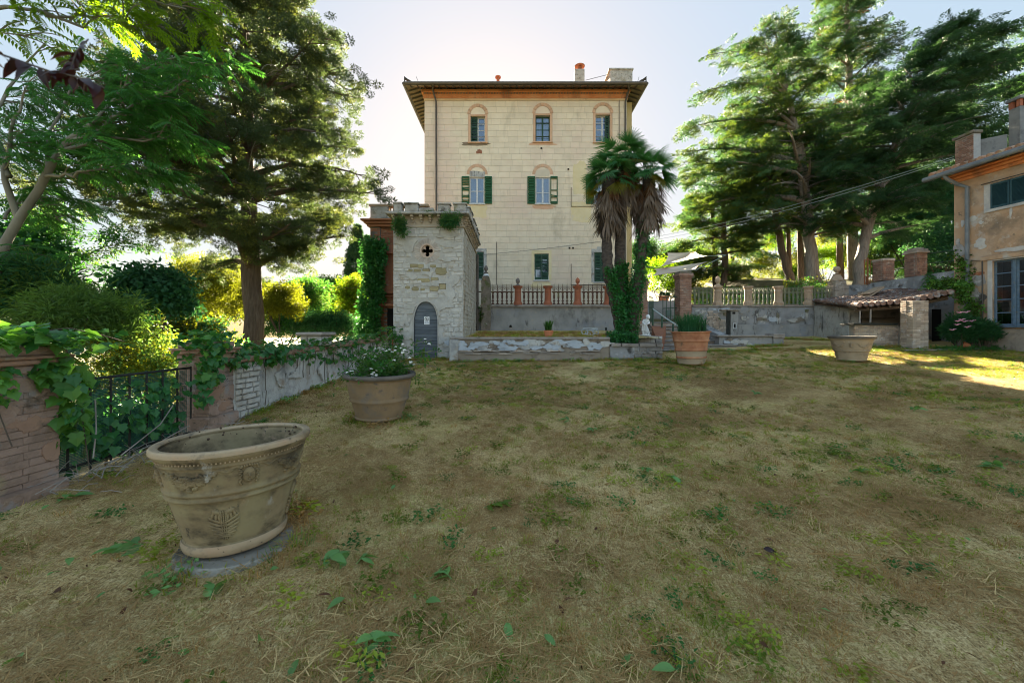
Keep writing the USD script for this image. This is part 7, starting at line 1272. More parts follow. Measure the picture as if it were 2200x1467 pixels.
# 3: banded pot with herbs
c2 = P(1485, 783, 11.0); c2[2] = float(zlawn(c2[0], c2[1])) + .01
pot3 = thing('terracotta_planter', 'reddish banded terracotta planter of green chives, before the steps', 'planter', c2)
o3 = [(0, 0), (.33, 0), (.345, .02), (.36, .17), (.375, .18), (.372, .2), (.39, .36), (.405, .37), (.402, .40), (.425, .60), (.445, .612), (.442, .64), (.475, .83), (.505, .84), (.508, .865), (.49, .87), (.46, .86), (.43, .8), (0, .78)]
put(pot3, 'body', pot_surface(o3, 56, c2, (.0, -.02), .006, 5), 'terracotta_band', smooth=50)
put(pot3, 'lower_body', pot_surface([(.3455, .012), (.3625, .168), (.3775, .18), (.3745, .198), (.391, .352)], 56, c2, (.0, -.02), .006, 5), 'terracotta_pale', smooth=50)
for k, (h, r) in enumerate(((.185, .376), (.385, .405), (.625, .445))): put(pot3, 'band', pot_surface([(r - .02, h - .03), (r + .006, h - .022), (r + .010, h), (r + .006, h + .022), (r - .01, h + .03)], 56, c2, (.0, -.02), .006, 5), 'terracotta_band', smooth=50)
put(pot3, 'soil', lathe([(0, .81), (.45, .80)], 24, c2), 'soil')
def blades(n, base, spread, L, W, lean, mt, par, name='blades'):
    m = MB()
    for k in range(n):
        a = rnd.uniform(0, 6.28); r = spread * math.sqrt(rnd.random()); p0 = np.asarray(base) + [r * math.cos(a), r * math.sin(a), 0]; l = L * rnd.uniform(.55, 1.1); ln = lean * rnd.uniform(.2, 1.3); az = a + rnd.uniform(-.8, .8); d = np.array([math.cos(az), math.sin(az), 0]); s = np.array([-d[1], d[0], 0]) * W / 2
        p1, p2, p3 = p0 + [0, 0, l * .4] + d * l * ln * .15, p0 + [0, 0, l * .75] + d * l * ln * .5, p0 + [0, 0, l * (1 - .3 * ln)] + d * l * ln
        m.add(np.array([p0 - s, p0 + s, p1 - s, p1 + s, p2 - s * .8, p2 + s * .8, p3]), np.array([[0, 1, 3], [0, 3, 2], [2, 3, 5], [2, 5, 4], [4, 5, 6]]))
    put(par, name, m, mt, kind='stuff')
t = thing('chives', 'dense tuft of long blue-green chive blades in banded planter', 'herb', c2 + [0, 0, .8]); blades(520, c2 + [-.06, 0, .79], .27, .62, .012, .55, 'lf_herb', t); blades(60, c2 + [.34, 0, .79], .07, .5, .014, .5, 'lf_herb', t)
# 4: wide bowl on the right
c3 = P(1829, 769, 10.8); c3[2] = float(zlawn(c3[0], c3[1])) + .01
pot4 = thing('terracotta_planter', 'wide pale terracotta bowl planter standing in the sunlit strip', 'planter', c3)
o4 = [(0, 0), (.30, 0), (.325, .012), (.33, .03), (.315, .04), (.36, .24), (.385, .252), (.39, .275), (.38, .285), (.385, .30), (.40, .315), (.44, .52), (.445, .535), (.46, .55), (.48, .57), (.505, .60), (.51, .63), (.49, .64), (.465, .63), (.44, .58), (0, .56)]
put(pot4, 'body', pot_surface(o4, 64, c3, (0, 0), .004, 7), 'terracotta_pale', smooth=50); put(pot4, 'rim', pot_surface([(.484, .572), (.509, .60), (.514, .632), (.49, .644), (.46, .632)], 64, c3, (0, 0), .004, 7), 'rim_dark', smooth=50)
ct = math.atan2(-c3[1], -c3[0]); m = MB()
for k in range(60):
    x = rr_.uniform(-1, 1); th = ct + rr_.choice([-.62, .62]) + x * .30; h = .47 - .10 * (1 - x * x) + rr_.normal(0, .012); r = np.interp(h, [.315, .52], [.40, .44]); s = trimesh.creation.icosphere(1, 1.0); m.add(np.asarray(s.vertices) * [.02, .02, .013] + c3 + [r * math.cos(th), r * math.sin(th), h], np.asarray(s.faces))
put(pot4, 'garland', m, 'terracotta_pale', smooth=True); m = MB()
for k in range(9): s = trimesh.creation.icosphere(1, 1.0); h = .36 + .014 * k; r = np.interp(h, [.315, .52], [.40, .44]); m.add(np.asarray(s.vertices) * [.02 + .03 * (k % 2), .03, .01] @ np.array([[-math.sin(ct), math.cos(ct), 0], [math.cos(ct), math.sin(ct), 0], [0, 0, 1]]) + c3 + [r * math.cos(ct), r * math.sin(ct), h], np.asarray(s.faces))
put(pot4, 'crest', m, 'terracotta_pale', smooth=True)
# small pots
c4 = P(1178.5, 720.5, 12.6); c4[2] = LZT + .0
t = thing('flowerpot', 'small orange flowerpot on the terrace edge', 'flowerpot', c4); put(t, 'pot', lathe([(0, 0), (.10, 0), (.135, .15), (.145, .15), (.15, .20), (.13, .20), (.12, .15), (0, .15)], 24, c4), 'terracotta_orange', smooth=40)
t2 = thing('iris_plant', 'upright bright green iris blades in the small orange pot', 'plant', c4 + [0, 0, .16]); blades(90, c4 + [0, 0, .15], .09, .40, .022, .45, 'lf_iris', t2)
c5 = P(1426, 646, 19.3); X0, X1 = fx(1415.5, 19.3), fx(1437, 19.3); zt_ = fz(646, BWY)
t = thing('window_box', 'orange terracotta trough on the courtyard wall behind the gate', 'planter box', (c5[0], 19.3, zt_)); put(t, 'trough', MB(bx(X0 + .03, X1 - .03, 19.22, 19.45, zt_ + .002, zt_ + .18, .015), bx(X0, X1, 19.2, 19.47, zt_ + .182, zt_ + .22, .01)), 'terracotta_orange')
for k, (dx, r, nm, lab, mm) in enumerate(((-.05, .15, 'cushion_plant', 'round grey-green cushion plant in the terracotta trough', 'lf_oleander'), (.2, .10, 'trailing_plant', 'small white-flecked plant trailing at the trough end', 'lf_herb'))): bush(nm, lab, 'plant', (c5[0] + dx, 19.33, zt_ + .26 + r * .3), (r * 1.1, r, r), 120, [leaf_cluster(18, .03, .035, .014)], [mm], 1.0, stems=2, seed=200 + k, shell=.6)
t = thing('flowerpot', 'tipped little clay pot lying under the oleander', 'flowerpot', P(2084, 746, 12.1)); pv, pf = lathe([(0, 0), (.06, 0), (.09, .14), (.1, .14), (.1, .17), (.08, .17), (.07, .1), (0, .1)], 18); put(t, 'pot', (rotz(rot(pv, [0, 1, 0], 1.2), 2.6) + P(2084, 744, 12.1), pf), 'terracotta_orange', smooth=40)
# wire ornament, lamp stake
o = P(1268, 716, 13.2); o[2] = float(LZT + .05); t = thing('garden_ornament', 'pale openwork metal ornament of loops on the terrace grass', 'ornament', o); an = np.linspace(0, 2 * math.pi, 20)
for dx, dz, rx, rz_ in ((-.18, .10, .11, .08), (.0, .07, .16, .07), (.18, .09, .10, .07), (.0, .20, .24, .03), (-.08, .03, .1, .03), (.12, .15, .08, .05)): put(t, 'loop', tube(np.stack([o[0] + dx + rx * np.cos(an), o[1] + .05 * np.sin(an), o[2] + dz + rz_ * np.sin(an)], 1), .010, 5, cap=False), 'ornament_glass', smooth=True)
for dx in (-.26, -.1, .1, .27): put(t, 'leg', tube([(o[0] + dx, o[1], o[2] - .05), (o[0] + dx * .9, o[1], o[2] + .12)], .009, 4), 'ornament_glass')
o = P(1302, 720, 12.9); o[2] = float(LZT + .02); t = thing('garden_lamp', 'small black stake lamp beside the left palm', 'lamp', o); put(t, 'stake', tube([o, o + [0, 0, .18]], .012, 6), 'iron_dark'); put(t, 'head', lathe([(0, .17), (.03, .18), (.034, .25), (.02, .27), (0, .27)], 10, o), 'iron_dark', smooth=40)

# ================================================================ the white statue: a stooping child
import manifold3d as m3
def body(joints, bones, refine=.02, taubin=12):
    man = None
    for a, b in bones:
        hs_ = []
        for j in (a, b): p, r = joints[j]; hs_.append(m3.Manifold.sphere(r, 18).translate(tuple(map(float, p))))
        h = m3.Manifold.batch_hull(hs_); man = h if man is None else man + h
    man = man.refine_to_length(refine); mm = man.to_mesh(); tm = trimesh.Trimesh(mm.vert_properties[:, :3], mm.tri_verts, process=True); trimesh.smoothing.filter_taubin(tm, iterations=taubin); return np.asarray(tm.vertices), np.asarray(tm.faces)
s0 = P(1386, 722, 13.35); s0[2] = fz(722, PY) + .005
J = {k: (np.array(p) * 1.0, r) for k, (p, r) in dict(hip=((-.02, 0, .30), .062), belly=((-.01, -.01, .36), .062), chest=((.02, -.02, .44), .066), neck=((.055, -.03, .515), .030), head=((.085, -.045, .575), .056), chin=((.10, -.075, .55), .035), shl=((-.04, -.02, .475), .034), shr=((.085, -.01, .475), .034),
    ell=((-.075, -.07, .40), .024), hal=((-.02, -.13, .36), .019), elr=((.115, -.06, .39), .025), har=((.07, -.12, .37), .019), hl=((-.05, 0, .28), .050), kl=((-.075, -.06, .17), .036), al=((-.055, -.01, .05), .023), tl=((-.065, -.06, .03), .017), hr=((.02, 0, .28), .050), kr=((.05, -.05, .17), .036), ar=((.085, -.01, .05), .023), tr=((.10, -.06, .03), .017)).items()}
Bn = [('hip', 'belly'), ('belly', 'chest'), ('chest', 'neck'), ('neck', 'head'), ('head', 'chin'), ('chest', 'shl'), ('chest', 'shr'), ('shl', 'ell'), ('ell', 'hal'), ('shr', 'elr'), ('elr', 'har'), ('hip', 'hl'), ('hip', 'hr'), ('hl', 'kl'), ('kl', 'al'), ('al', 'tl'), ('hr', 'kr'), ('kr', 'ar'), ('ar', 'tr')]
for s, base in (('l', 'hal'), ('r', 'har')):
    b = J[base][0]
    for i in range(5): J[f'f{s}{i}'] = (b + np.array([(-.018 + .009 * i) if i < 4 else (.022 if s == 'l' else -.022), -.030 if i < 4 else -.015, -.012 if i < 4 else .008]), .0065); Bn.append((base, f'f{s}{i}'))
sv, sf = body(J, Bn, .012); SS = 1.06; SR = -.25
st = thing('statue', 'white stone statue of a stooping child on a block beside the steps', 'statue', s0); tr_ = lambda v: rotz(np.asarray(v) * SS, SR) + s0
put(st, 'figure', (tr_(sv), sf), 'statue_white', smooth=True)
hv, hf = jitter_mesh((np.asarray(trimesh.creation.icosphere(3, 1.0).vertices) * [.062, .060, .055] + [.080, -.032, .592], np.asarray(trimesh.creation.icosphere(3, 1.0).faces)), .012, 40, 2); put(st, 'hair', (tr_(hv), hf), 'statue_white', smooth=True)
fm = MB(); sp = trimesh.creation.icosphere(2, 1.0)
for c, r in (((.112, -.107, .565), (.008, .010, .010)), ((.094, -.098, .577), (.007, .005, .004)), ((.122, -.092, .577), (.007, .005, .004)), ((.110, -.103, .548), (.012, .006, .004)), ((.035, -.04, .572), (.008, .012, .016)), ((.135, -.03, .572), (.008, .012, .016))): fm.add(np.asarray(sp.vertices) * r + c, np.asarray(sp.faces))
put(st, 'face', (tr_(fm.get()[0]), fm.get()[1]), 'statue_white', smooth=True)
put(st, 'base', jitter_mesh((tr_(lathe([(0, 0), (.16, 0), (.17, .015), (.155, .03), (0, .032)], 20)[0]), lathe([(0, 0), (.16, 0), (.17, .015), (.155, .03), (0, .032)], 20)[1]), .008, 9), 'statue_white', smooth=40)
put(st, 'stump', (tr_(jitter_mesh(tube([(-.0, .05, .02), (-.01, .05, .15), (-.015, .03, .28)], [.06, .045, .05], 10), .015, 18)[0]), tube([(-.0, .05, .02), (-.01, .05, .15), (-.015, .03, .28)], [.06, .045, .05], 10)[1]), 'statue_white', smooth=50)
put(st, 'staff', (tr_(tube([(-.17, -.08, .33), (-.02, -.135, .36), (.07, -.125, .24), (.13, -.09, .05)], .013, 6)[0]), tube([(-.17, -.08, .33), (-.02, -.135, .36), (.07, -.125, .24), (.13, -.09, .05)], .013, 6)[1]), 'statue_white', smooth=40)
dv, df = jitter_mesh(grid(14, 12, lambda u, w: np.stack([-.09 + .13 * u + .02 * np.sin(u * 14), -.055 - .02 * np.cos(u * 14) - .02 * w, .34 - .17 * w - .03 * u * w], -1)), .006, 20); put(st, 'drapery', (tr_(dv), df), 'statue_white', smooth=True)

# ================================================================ sails, cables
def sail(c00, c10, c11, c01, sag, bow):
    A, B, C, D = (np.array(x) for x in (c00, c10, c11, c01))
    def fn(u, w):
        uu = u[..., None]; ww = w[..., None]; ub = .5 + (uu - .5) * (1 - bow * 4 * ww * (1 - ww)); wb = .5 + (ww - .5) * (1 - bow * 4 * uu * (1 - uu)); p = (A * (1 - ub) + B * ub) * (1 - wb) + (D * (1 - ub) + C * ub) * wb; return p - [0, 0, 1.0] * (sag * 16 * uu * (1 - uu) * ww * (1 - ww))
    g = grid(22, 14, fn); return MB(g, (g[0] + [0, 0, .006], g[1][:, ::-1])).get()
for k, (q, lab) in enumerate((((P(1418, 574, 20.0), P(1520, 550, 21.0), P(1495, 541, 24.5), P(1434, 543, 24.0)), 'upper cream shade sail above the gateway'), ((P(1400, 594, 18.6), P(1494, 580, 18.4), P(1521, 562, 20.6), P(1404, 578, 20.8)), 'lower cream shade sail just over the gate pier'))):
    t = thing('shade_sail', lab, 'shade sail', q[0]); put(t, 'cloth', sail(*q, .12, .16), 'sail', smooth=True)
    for a, b in ((q[1], P(1560, 548, 21.5)), (q[0], P(1352, 600, 21.0) if k else P(1352, 575, 21.0))): put(t, 'cord', tube([a, b], .012, 4), 'wire_pale')
def cable(label, a, b, sag, r, m, n=24):
    t_ = np.linspace(0, 1, n); p = np.asarray(a) * (1 - t_[:, None]) + np.asarray(b) * t_[:, None] - np.array([0, 0, 1.0]) * (sag * 4 * t_ * (1 - t_))[:, None]; t = thing('cable', label, 'cable', a); put(t, 'wire', tube(p, r, 5), m, smooth=True)
cable('upper of two pale cables strung across the conifers', P(2050, 337, 13.6), P(1360, 516, 26.0), .32, .0075, 'wire_pale'); cable('lower of two pale cables strung across the conifers', P(2050, 341, 13.6), P(1360, 522, 26.0), .36, .0075, 'wire_pale')
cable('thin cable slanting across the lower front of the villa', P(1040, 547, 24.8), P(1290, 519, 24.8), .05, .012, 'wire_dark'); cable('thin dark wire from the cypress trunk to the brick wing', P(560, 615, 14), P(800, 616, 16.5), .06, .008, 'wire_dark')
# ================================================================ ivy over the pillars and the garden wall
def ivy_leaf(s, mt=None):
    """a five-pointed ivy leaf, stalk at the origin, blade along +x, a little folded and cupped"""
    out = [(0, 0), (-.10, .26), (.10, .52), (.30, .36), (.52, .50), (.72, .27), (1.05, 0), (.72, -.27), (.52, -.50), (.30, -.36), (.10, -.52), (-.10, -.26)]
    p = np.array([(x, y, -.16 * x * x + .22 * abs(y) - .10 * y * y) for x, y in out]) ; v = np.vstack([[.42, 0, -.02], p]) * s; k = np.arange(1, 13)
    return v, np.stack([np.zeros(12, int), k, np.r_[k[1:], 1]], 1)
def place_leaf(m, c, az, el, roll): v, f = m; return rotz(rot(rot(v, [1, 0, 0], roll), [0, 1, 0], -el), az) + np.asarray(c), f
def drape(name, label, boxes, n_leaf, size, mats, seed, n_single=0, vines=()):
    """boxes: (centre along wall y, spread y, offset from the wall's inner face, spread, height, spread, weight, outward)"""
    r = np.random.default_rng(seed); t = thing(name, label, 'ivy', wl_pt(boxes[0][0], boxes[0][4])); W = np.array([b[6] for b in boxes], float); W /= W.sum(); L = []
    for k in range(n_leaf):
        b = boxes[r.choice(len(boxes), p=W)]; y = b[0] + r.uniform(-1, 1) * b[1]; off = b[2] + r.uniform(-1, 1) * b[3]; z = b[4] + r.uniform(-1, 1) * b[5]; up = b[7]
        c = wl_pt(y, z, off); az = r.normal(-.75, .8) if up < .5 else r.uniform(0, 6.28); el = r.normal(-.75, .35) if up < .5 else r.normal(-.12, .4); L.append((place_leaf(ivy_leaf(size * r.uniform(.4, 1.3)), c, az, el, r.normal(0, .35)), r.choice(len(mats), p=None)))
    L.sort(key=lambda q: q[0][0][0][1])
    for m, k in L[:n_single]: put(t, 'leaf', m, mats[k])
    for k in range(len(mats)):
        rest = [m for m, kk in L[n_single:] if kk == k]
        if rest: put(t, 'small_leaves', MB(*rest), mats[k], kind='stuff')
    if vines: put(t, 'vines', MB(*[tube([wl_pt(*q) for q in v], .006, 4) for v in vines]), 'twig_dark', kind='stuff')
    return t
drape('pillar_ivy', 'ivy with big leaves trailing over the near pillar beside the gate', [(3.62, .36, -.02, .24, 1.53, .09, 5.0, 1), (3.98, .20, -.12, .26, 1.35, .22, 2.6, .6), (3.92, .14, .02, .14, .98, .26, 3.2, .2), (4.02, .16, -.05, .12, .66, .16, 1.5, .2), (3.42, .06, .06, .06, 1.12, .14, .7, .2), (3.80, .10, .05, .04, 1.20, .12, 1.0, .2), (4.3, .3, -.15, .2, 1.48, .10, 1.2, 1)], 460, .112, ['lf_ivy', 'lf_ivy_light', 'lf_ivy_light'], 3, n_single=295,
      vines=[[(3.5, 1.55, .05), (3.9, 1.6, .1), (4.3, 1.52, .0), (4.6, 1.45, -.1)], [(3.9, 1.4, .06), (4.0, 1.1, .08), (4.05, .7, .05), (4.1, .2, .06)], [(3.4, 1.2, .05), (3.42, .9, .06), (3.46, .6, .12)]])
drape('pillar_ivy', 'ivy hanging down the gate side of the second pillar', [(5.60, .16, .06, .10, 1.12, .28, 3, .2), (5.52, .14, -.10, .22, 1.30, .20, 2.2, .5), (5.8, .30, -.12, .22, 1.48, .09, 2.6, 1), (5.46, .12, .03, .10, .78, .20, 1.3, .2), (5.75, .2, .06, .05, 1.36, .06, .8, .3)], 300, .098, ['lf_ivy', 'lf_ivy_light', 'lf_ivy'], 4, n_single=200)
drape('wall_top_ivy', 'thick ivy cover along the top of the garden wall', [(6.5, .55, .0, .16, 1.16, .14, 3, .3), (7.3, .6, .0, .16, 1.16, .13, 3, .3), (8.1, .4, -.1, .2, 1.28, .10, 1.5, .8), (6.8, .7, -.20, .2, 1.30, .09, 2.2, 1), (9.2, .8, -.02, .2, 1.27, .12, 3, .5), (10.6, .9, -.02, .22, 1.33, .14, 3.2, .5), (11.9, .6, .05, .28, 1.45, .20, 2.6, .5), (12.2, .25, .18, .2, 1.15, .3, 1.6, .3), (9.6, 1.6, .03, .06, 1.02, .12, 1.6, .1)], 1500, .088, ['lf_ivy', 'lf_ivy_light', 'lf_ivy'], 5)
drape('gate_ivy', 'ivy shoots growing through the netting of the garden gate', [(4.5, .4, -.20, .06, .5, .35, 2, .2), (5.2, .3, -.2, .06, .6, .35, 2, .2), (4.7, .7, -.26, .05, .95, .12, 1, .4)], 230, .095, ['lf_ivy', 'lf_shade'], 6)
# dry debris at the gate's foot
db = MB(); r = np.random.default_rng(8)
for k in range(150):
    y = r.uniform(3.5, 6.0); x = float(wall_line(y)) + abs(r.normal(.12, .22)) - .1; z = float(zlawn(x, y)) + r.uniform(.0, .10); a = r.uniform(0, 3.14); L = r.uniform(.08, .35); d = np.array([math.cos(a), math.sin(a), r.normal(0, .25)]) * L; db.add(tube([(x, y, z), np.array([x, y, z]) + d * .5 + [0, 0, r.uniform(0, .04)], np.array([x, y, z]) + d], r.uniform(.002, .005), 3, cap=False))
put('/World', 'dead_twigs', db, 'twig_grey', kind='stuff', label='dead twigs and stems heaped at the foot of the garden gate', cat='twigs')
for k, pts in enumerate(([(4.35, .25, .12), (4.6, .36, .10), (4.9, .45, .02), (5.2, .62, -.1)], [(4.5, .2, .15), (4.9, .3, .12), (5.3, .34, .02)], [(4.1, .3, .1), (4.2, .55, .02), (4.3, .85, -.1)])): put('/World', 'bare_stem', tube([wl_pt(*q) for q in pts], .007, 5), 'twig_grey', smooth=True, label=('long bare stem arching across the gate netting', 'low bare stem lying before the gate', 'upright bare stem at the near end of gate')[k], cat='stem')
# ================================================================ right side: creeper and oleander
def creeper(label, pts, n, size=1.0, mats=('lf_creeper', 'lf_ivy_light')):
    t = thing('creeper', label, 'creeper', np.mean(pts, 0)); r = np.random.default_rng(len(label)); P_ = resample(np.array(pts, float), r.uniform(0, 1, n)) + r.normal(0, 1, (n, 3)) * [.14, .10, .12] * size
    put(t, 'stem', tube(pts, .015, 5), 'bark_brown'); scatter(t, 'leaves', [(m, mm, False) for mm in mats for m in (leaf_cluster(14, .09, .085, .055, .8, -.3), leaf_cluster(12, .10, .075, .06, .8, -.2))], P_, quats(r.uniform(0, 6.28, n), r.normal(0, .4, n), r.normal(0, .4, n)), size * r.uniform(.7, 1.2, n)); return t
creeper('bright green creeper climbing the corner of the farmhouse', [P(2088, 715, 12.3), P(2090, 655, 12.4), P(2072, 610, 12.7), P(2085, 590, 12.6), P(2072, 563, 12.7), P(2058, 556, 12.8)], 260)
creeper('creeper branch spreading left over the shed roof', [P(2085, 620, 12.6), P(2060, 612, 12.7), P(2030, 612, 13.2), P(1995, 616, 13.8)], 150)
creeper('darker creeper tuft on the wall above the shed', [P(2012, 588, 14.6), P(2005, 598, 14.5), P(1996, 610, 14.3)], 46, .8, ('lf_ivy',))
for k, (c, rad, n, lab) in enumerate(((P(2068, 712, 12.25), (.55, .5, .55), 420, 'large dark oleander bush with pink flowers before the farmhouse'), (P(2110, 716, 12.0), (.42, .4, .42), 240, 'smaller dark oleander right beside the farmhouse window'))):
    t = bush('oleander', lab, 'oleander', c, rad, n, [leaf_cluster(16, .10, .13, .022, .9, .35) for _ in range(2)], ['lf_oleander'], 1.0, seed=300 + k, stems=8, shell=.35); r = np.random.default_rng(k + 50)
    for (px, py) in ([(2062, 672), (2076, 671), (2058, 690), (2066, 687), (2072, 691), (2088, 690), (2056, 698), (2078, 703), (2046, 709)] if k == 0 else [(2137, 697), (2141, 700), (2130, 699)]):
        m = MB(); cc = P(px, py, 11.85)
        for j in range(9): s = trimesh.creation.icosphere(1, 1.0); a = j * 2.4; m.add(rotz(rot(np.asarray(s.vertices) * [.028, .018, .007], [0, 1, 0], -.5) + [.022 + .02 * (j % 3), 0, .012 * (j % 3)], a) + cc, np.asarray(s.faces))
        put(t, 'blossom', m, 'flower_pink', smooth=True)
n = 90; x = rng.uniform(12.6, 14.4, n); y = rng.uniform(11.6, 12.3, n); t = thing('weeds', 'low weeds along the foot of the farmhouse wall', 'weeds'); scatter(t, 'leaves', [(m, mm, False) for mm in ('lf_iris', 'lf_ash') for m in (leaf_cluster(12, .07, .10, .02, .8, .6), leaf_cluster(14, .08, .06, .035, .6, .1))], np.stack([x, y, zlawn(x, y) + .05], 1), quats(rng.uniform(0, 6.28, n), rng.normal(0, .2, n)), rng.uniform(.7, 1.3, n))
# ================================================================ dark red twig close to the camera
def ovate(L, W, curl=.25, n=5, fold=.25):
    """one broad leaf along +x with a midrib fold"""
    t = np.linspace(0, 1, n); w = W / 2 * np.sin(np.pi * np.clip(t, 0, 1) ** .8) ** .9; w[-1] = .001; w[0] = .002; z = -curl * L * t ** 2
    v = np.vstack([np.stack([t * L, -w, z + fold * w], 1), np.stack([t * L, 0 * t, z], 1), np.stack([t * L, w, z + fold * w], 1)]); f = []
    for a, b in ((0, n), (n, 2 * n)):
        for i in range(n - 1): f += [[a + i, b + i, b + i + 1], [a + i, b + i + 1, a + i + 1]]
    return v, np.array(f)
rt = thing('plum_twig', 'dark red plum twig hanging into the top left, close to the camera', 'twig', P(-60, 90, .9)); Yt = .85; r = np.random.default_rng(14)
main = [P(-90, 80, Yt), P(10, 120, Yt), P(110, 155, Yt), P(170, 150, Yt)]; side = [P(150, 152, Yt), P(165, 110, Yt + .03), P(190, 85, Yt + .04)]; side2 = [P(120, 155, Yt), P(180, 170, Yt - .03), P(225, 190, Yt - .02)]
put(rt, 'twig', MB(tube(main, .0022, 5), tube(side, .0016, 5), tube(side2, .0016, 5)), 'twig_dark', smooth=True)
for path, n in ((main, 13), (side, 9), (side2, 11)):
    for k in range(n):
        c = resample(np.array(path), np.array([lerp(.25 if path is main else .1, 1.0, (k + .5) / n)]))[0]; az = r.uniform(-1.2, .9) if k % 2 else r.uniform(2.0, 4.4); put(rt, 'leaf', place_leaf(ovate(.040 * r.uniform(.6, 1.2), .017 * r.uniform(.8, 1.2), .35), c, az, r.normal(-.75, .35), r.normal(0, .6)), 'lf_red', smooth=True)

# ================================================================ the mown lawn: thatch, blades, tufts
def thatch(n, size, lmin, lmax, wd, tilt, seed):
    r = np.random.default_rng(seed); c = np.stack([r.uniform(-size / 2, size / 2, n), r.uniform(-size / 2, size / 2, n), r.uniform(.0, .012, n)], 1); a = r.uniform(0, 6.28, n); e = np.abs(r.normal(0, tilt, n)); d = np.stack([np.cos(a) * np.cos(e), np.sin(a) * np.cos(e), np.sin(e)], 1); L = r.uniform(lmin, lmax, n) ** 1.0; s = np.stack([-np.sin(a), np.cos(a), 0 * a], 1) * (r.uniform(.6, 1.3, n) * wd / 2)[:, None]
    b = r.normal(0, .12, n)[:, None] * L[:, None]; m = c + d * (L * .55)[:, None] + s / (wd / 2) * b * .3 * 1.0 + [0, 0, .002]; v = np.stack([c - s, c + s, m + s * .8, c + d * L[:, None], m - s * .8], 1).reshape(-1, 3); k = np.arange(n)[:, None] * 5; return v, np.vstack([k + [0, 1, 2], k + [0, 2, 4], k + [4, 2, 3]])
def tuft(n, rad, hmin, hmax, wd, lean, seed):
    r = np.random.default_rng(seed); a = r.uniform(0, 6.28, n); q = rad * r.uniform(0, 1, n) ** .6; c = np.stack([q * np.cos(a), q * np.sin(a), 0 * a - .01], 1); az = a + r.normal(0, .7, n); h = r.uniform(hmin, hmax, n); ln = np.abs(r.normal(0, lean, n)) + .15; d = np.stack([np.cos(az), np.sin(az), 0 * az], 1); s = np.stack([-np.sin(az), np.cos(az), 0 * az], 1) * wd / 2; H = h[:, None]; Ln = ln[:, None]
    m = c + d * H * Ln * .35 + [0, 0, 1] * H * .6; t = c + d * H * Ln + [0, 0, 1] * H * (1.02 - .35 * Ln); v = np.stack([c - s, c + s, m + s * .75, t, m - s * .75], 1).reshape(-1, 3); k = np.arange(n)[:, None] * 5; return v, np.vstack([k + [0, 1, 2], k + [0, 2, 4], k + [4, 2, 3]])
def clover(n, rad, seed):
    r = np.random.default_rng(seed); a = r.uniform(0, 6.28, n); q = rad * r.uniform(0, 1, n) ** .6; c = np.stack([q * np.cos(a), q * np.sin(a), r.uniform(.008, .045, n)], 1); d = np.stack([np.cos(a * 3.7), np.sin(a * 3.7), r.normal(.1, .25, n)], 1); return leaves(c, d, r.uniform(.018, .042, n), r.uniform(.010, .020, n), bend=.1, r=r)
TH = [thatch(230, .70, .04, .17, .0044, .10, k) for k in range(5)]; TF = [thatch(150, .8, .05, .18, .009, .06, 20 + k) for k in range(2)]
TG = [tuft(34, .06, .02, .085, .0045, .5, 40 + k) for k in range(3)]; TM = [tuft(40, .12, .015, .055, .0045, .7, 50 + k) for k in range(3)]; TC = [clover(60, .11, 60 + k) for k in range(2)]
def free(x, y):
    """where grass may grow: not in the pots, walls, steps"""
    ok = (x > wall_line(y) + .06) & ~((y > 12.0 - .1) & (x > LX0 - .1) & (x < 4.5)) & ~((y > 12.35) & (x < LX0 + .2)) & ~((y > 13.35) & (x > 4.2) & (x < 9.6)) & (y < 16.9) & ~((y > 12.45) & (x > 11.0) & (x > 25 - y)) & (x < 14.9)
    for c, r in ((c0, .36), (c1, .33), (c2, .33), (c3, .31)): ok &= np.hypot(x - c[0], y - c[1]) > r
    return ok
def seen(x, y, m=1.12): return (np.abs(x) < y * 1.25 * m + .8) & (y > 1.35)
def sow(n, y0, y1, r, dens=None):
    y = r.uniform(y0, y1, n); x = r.uniform(-5, 15, n); k = free(x, y) & seen(x, y)
    if dens is not None: k &= r.uniform(0, 1, n) < dens(x, y)
    return x[k], y[k]
r = np.random.default_rng(77)
green = lambda x, y: np.clip(.24 + 1.7 * (meshkit.fbm(np.stack([x * .55, y * .55, 0 * x], -1), 3, 9) - .42), .02, 1) * np.interp(y, [1.5, 5, 10, 13], [.75, .7, 1.0, 1.25]) * np.interp(x, [-4, 0, 8], [.7, .9, 1.25])
bare_ = lambda x, y: np.clip(1.0 + 2.0 * (meshkit.fbm(np.stack([x * .9, y * .9, 0 * x + 3], -1), 3, 31) - .40), .55, 1)
xa, ya = sow(15000, 1.3, 7.5, r, bare_); xb, yb = sow(5200, 7.0, 16.9, r, bare_)
def lay(name, label, cat, x, y, protos, mats, smin, smax, r, lift=.0, tilt=.06, wts=None):
    n = len(x); i = r.choice(len(mats), n, p=wts) * len(protos) + r.integers(0, len(protos), n); e = .25; zx = (zlawn(x + e, y) - zlawn(x - e, y)) / (2 * e); zy = (zlawn(x, y + e) - zlawn(x, y - e)) / (2 * e)
    a = quats(r.uniform(0, 6.28, n), r.normal(0, tilt, n), r.normal(0, tilt, n)); b, c = zy / 2, -zx / 2                      # lie on the slope
    q = np.stack([a[:, 0] - b * a[:, 1] - c * a[:, 2], a[:, 1] + b * a[:, 0] + c * a[:, 3], a[:, 2] + c * a[:, 0] - b * a[:, 3], a[:, 3] + b * a[:, 2] - c * a[:, 1]], 1)
    scatter('/World', name, [(m, mm, False) for mm in mats for m in protos], np.stack([x, y, zlawn(x, y) + lift], 1), q, r.uniform(smin, smax, n), i, label=label, cat=cat)
lay('dry_grass', 'dry straw-coloured cut grass lying all over the near lawn', 'cut grass', xa[:330], ya[:330], TH, ['straw'], .8, 1.15, r, .012, .006)
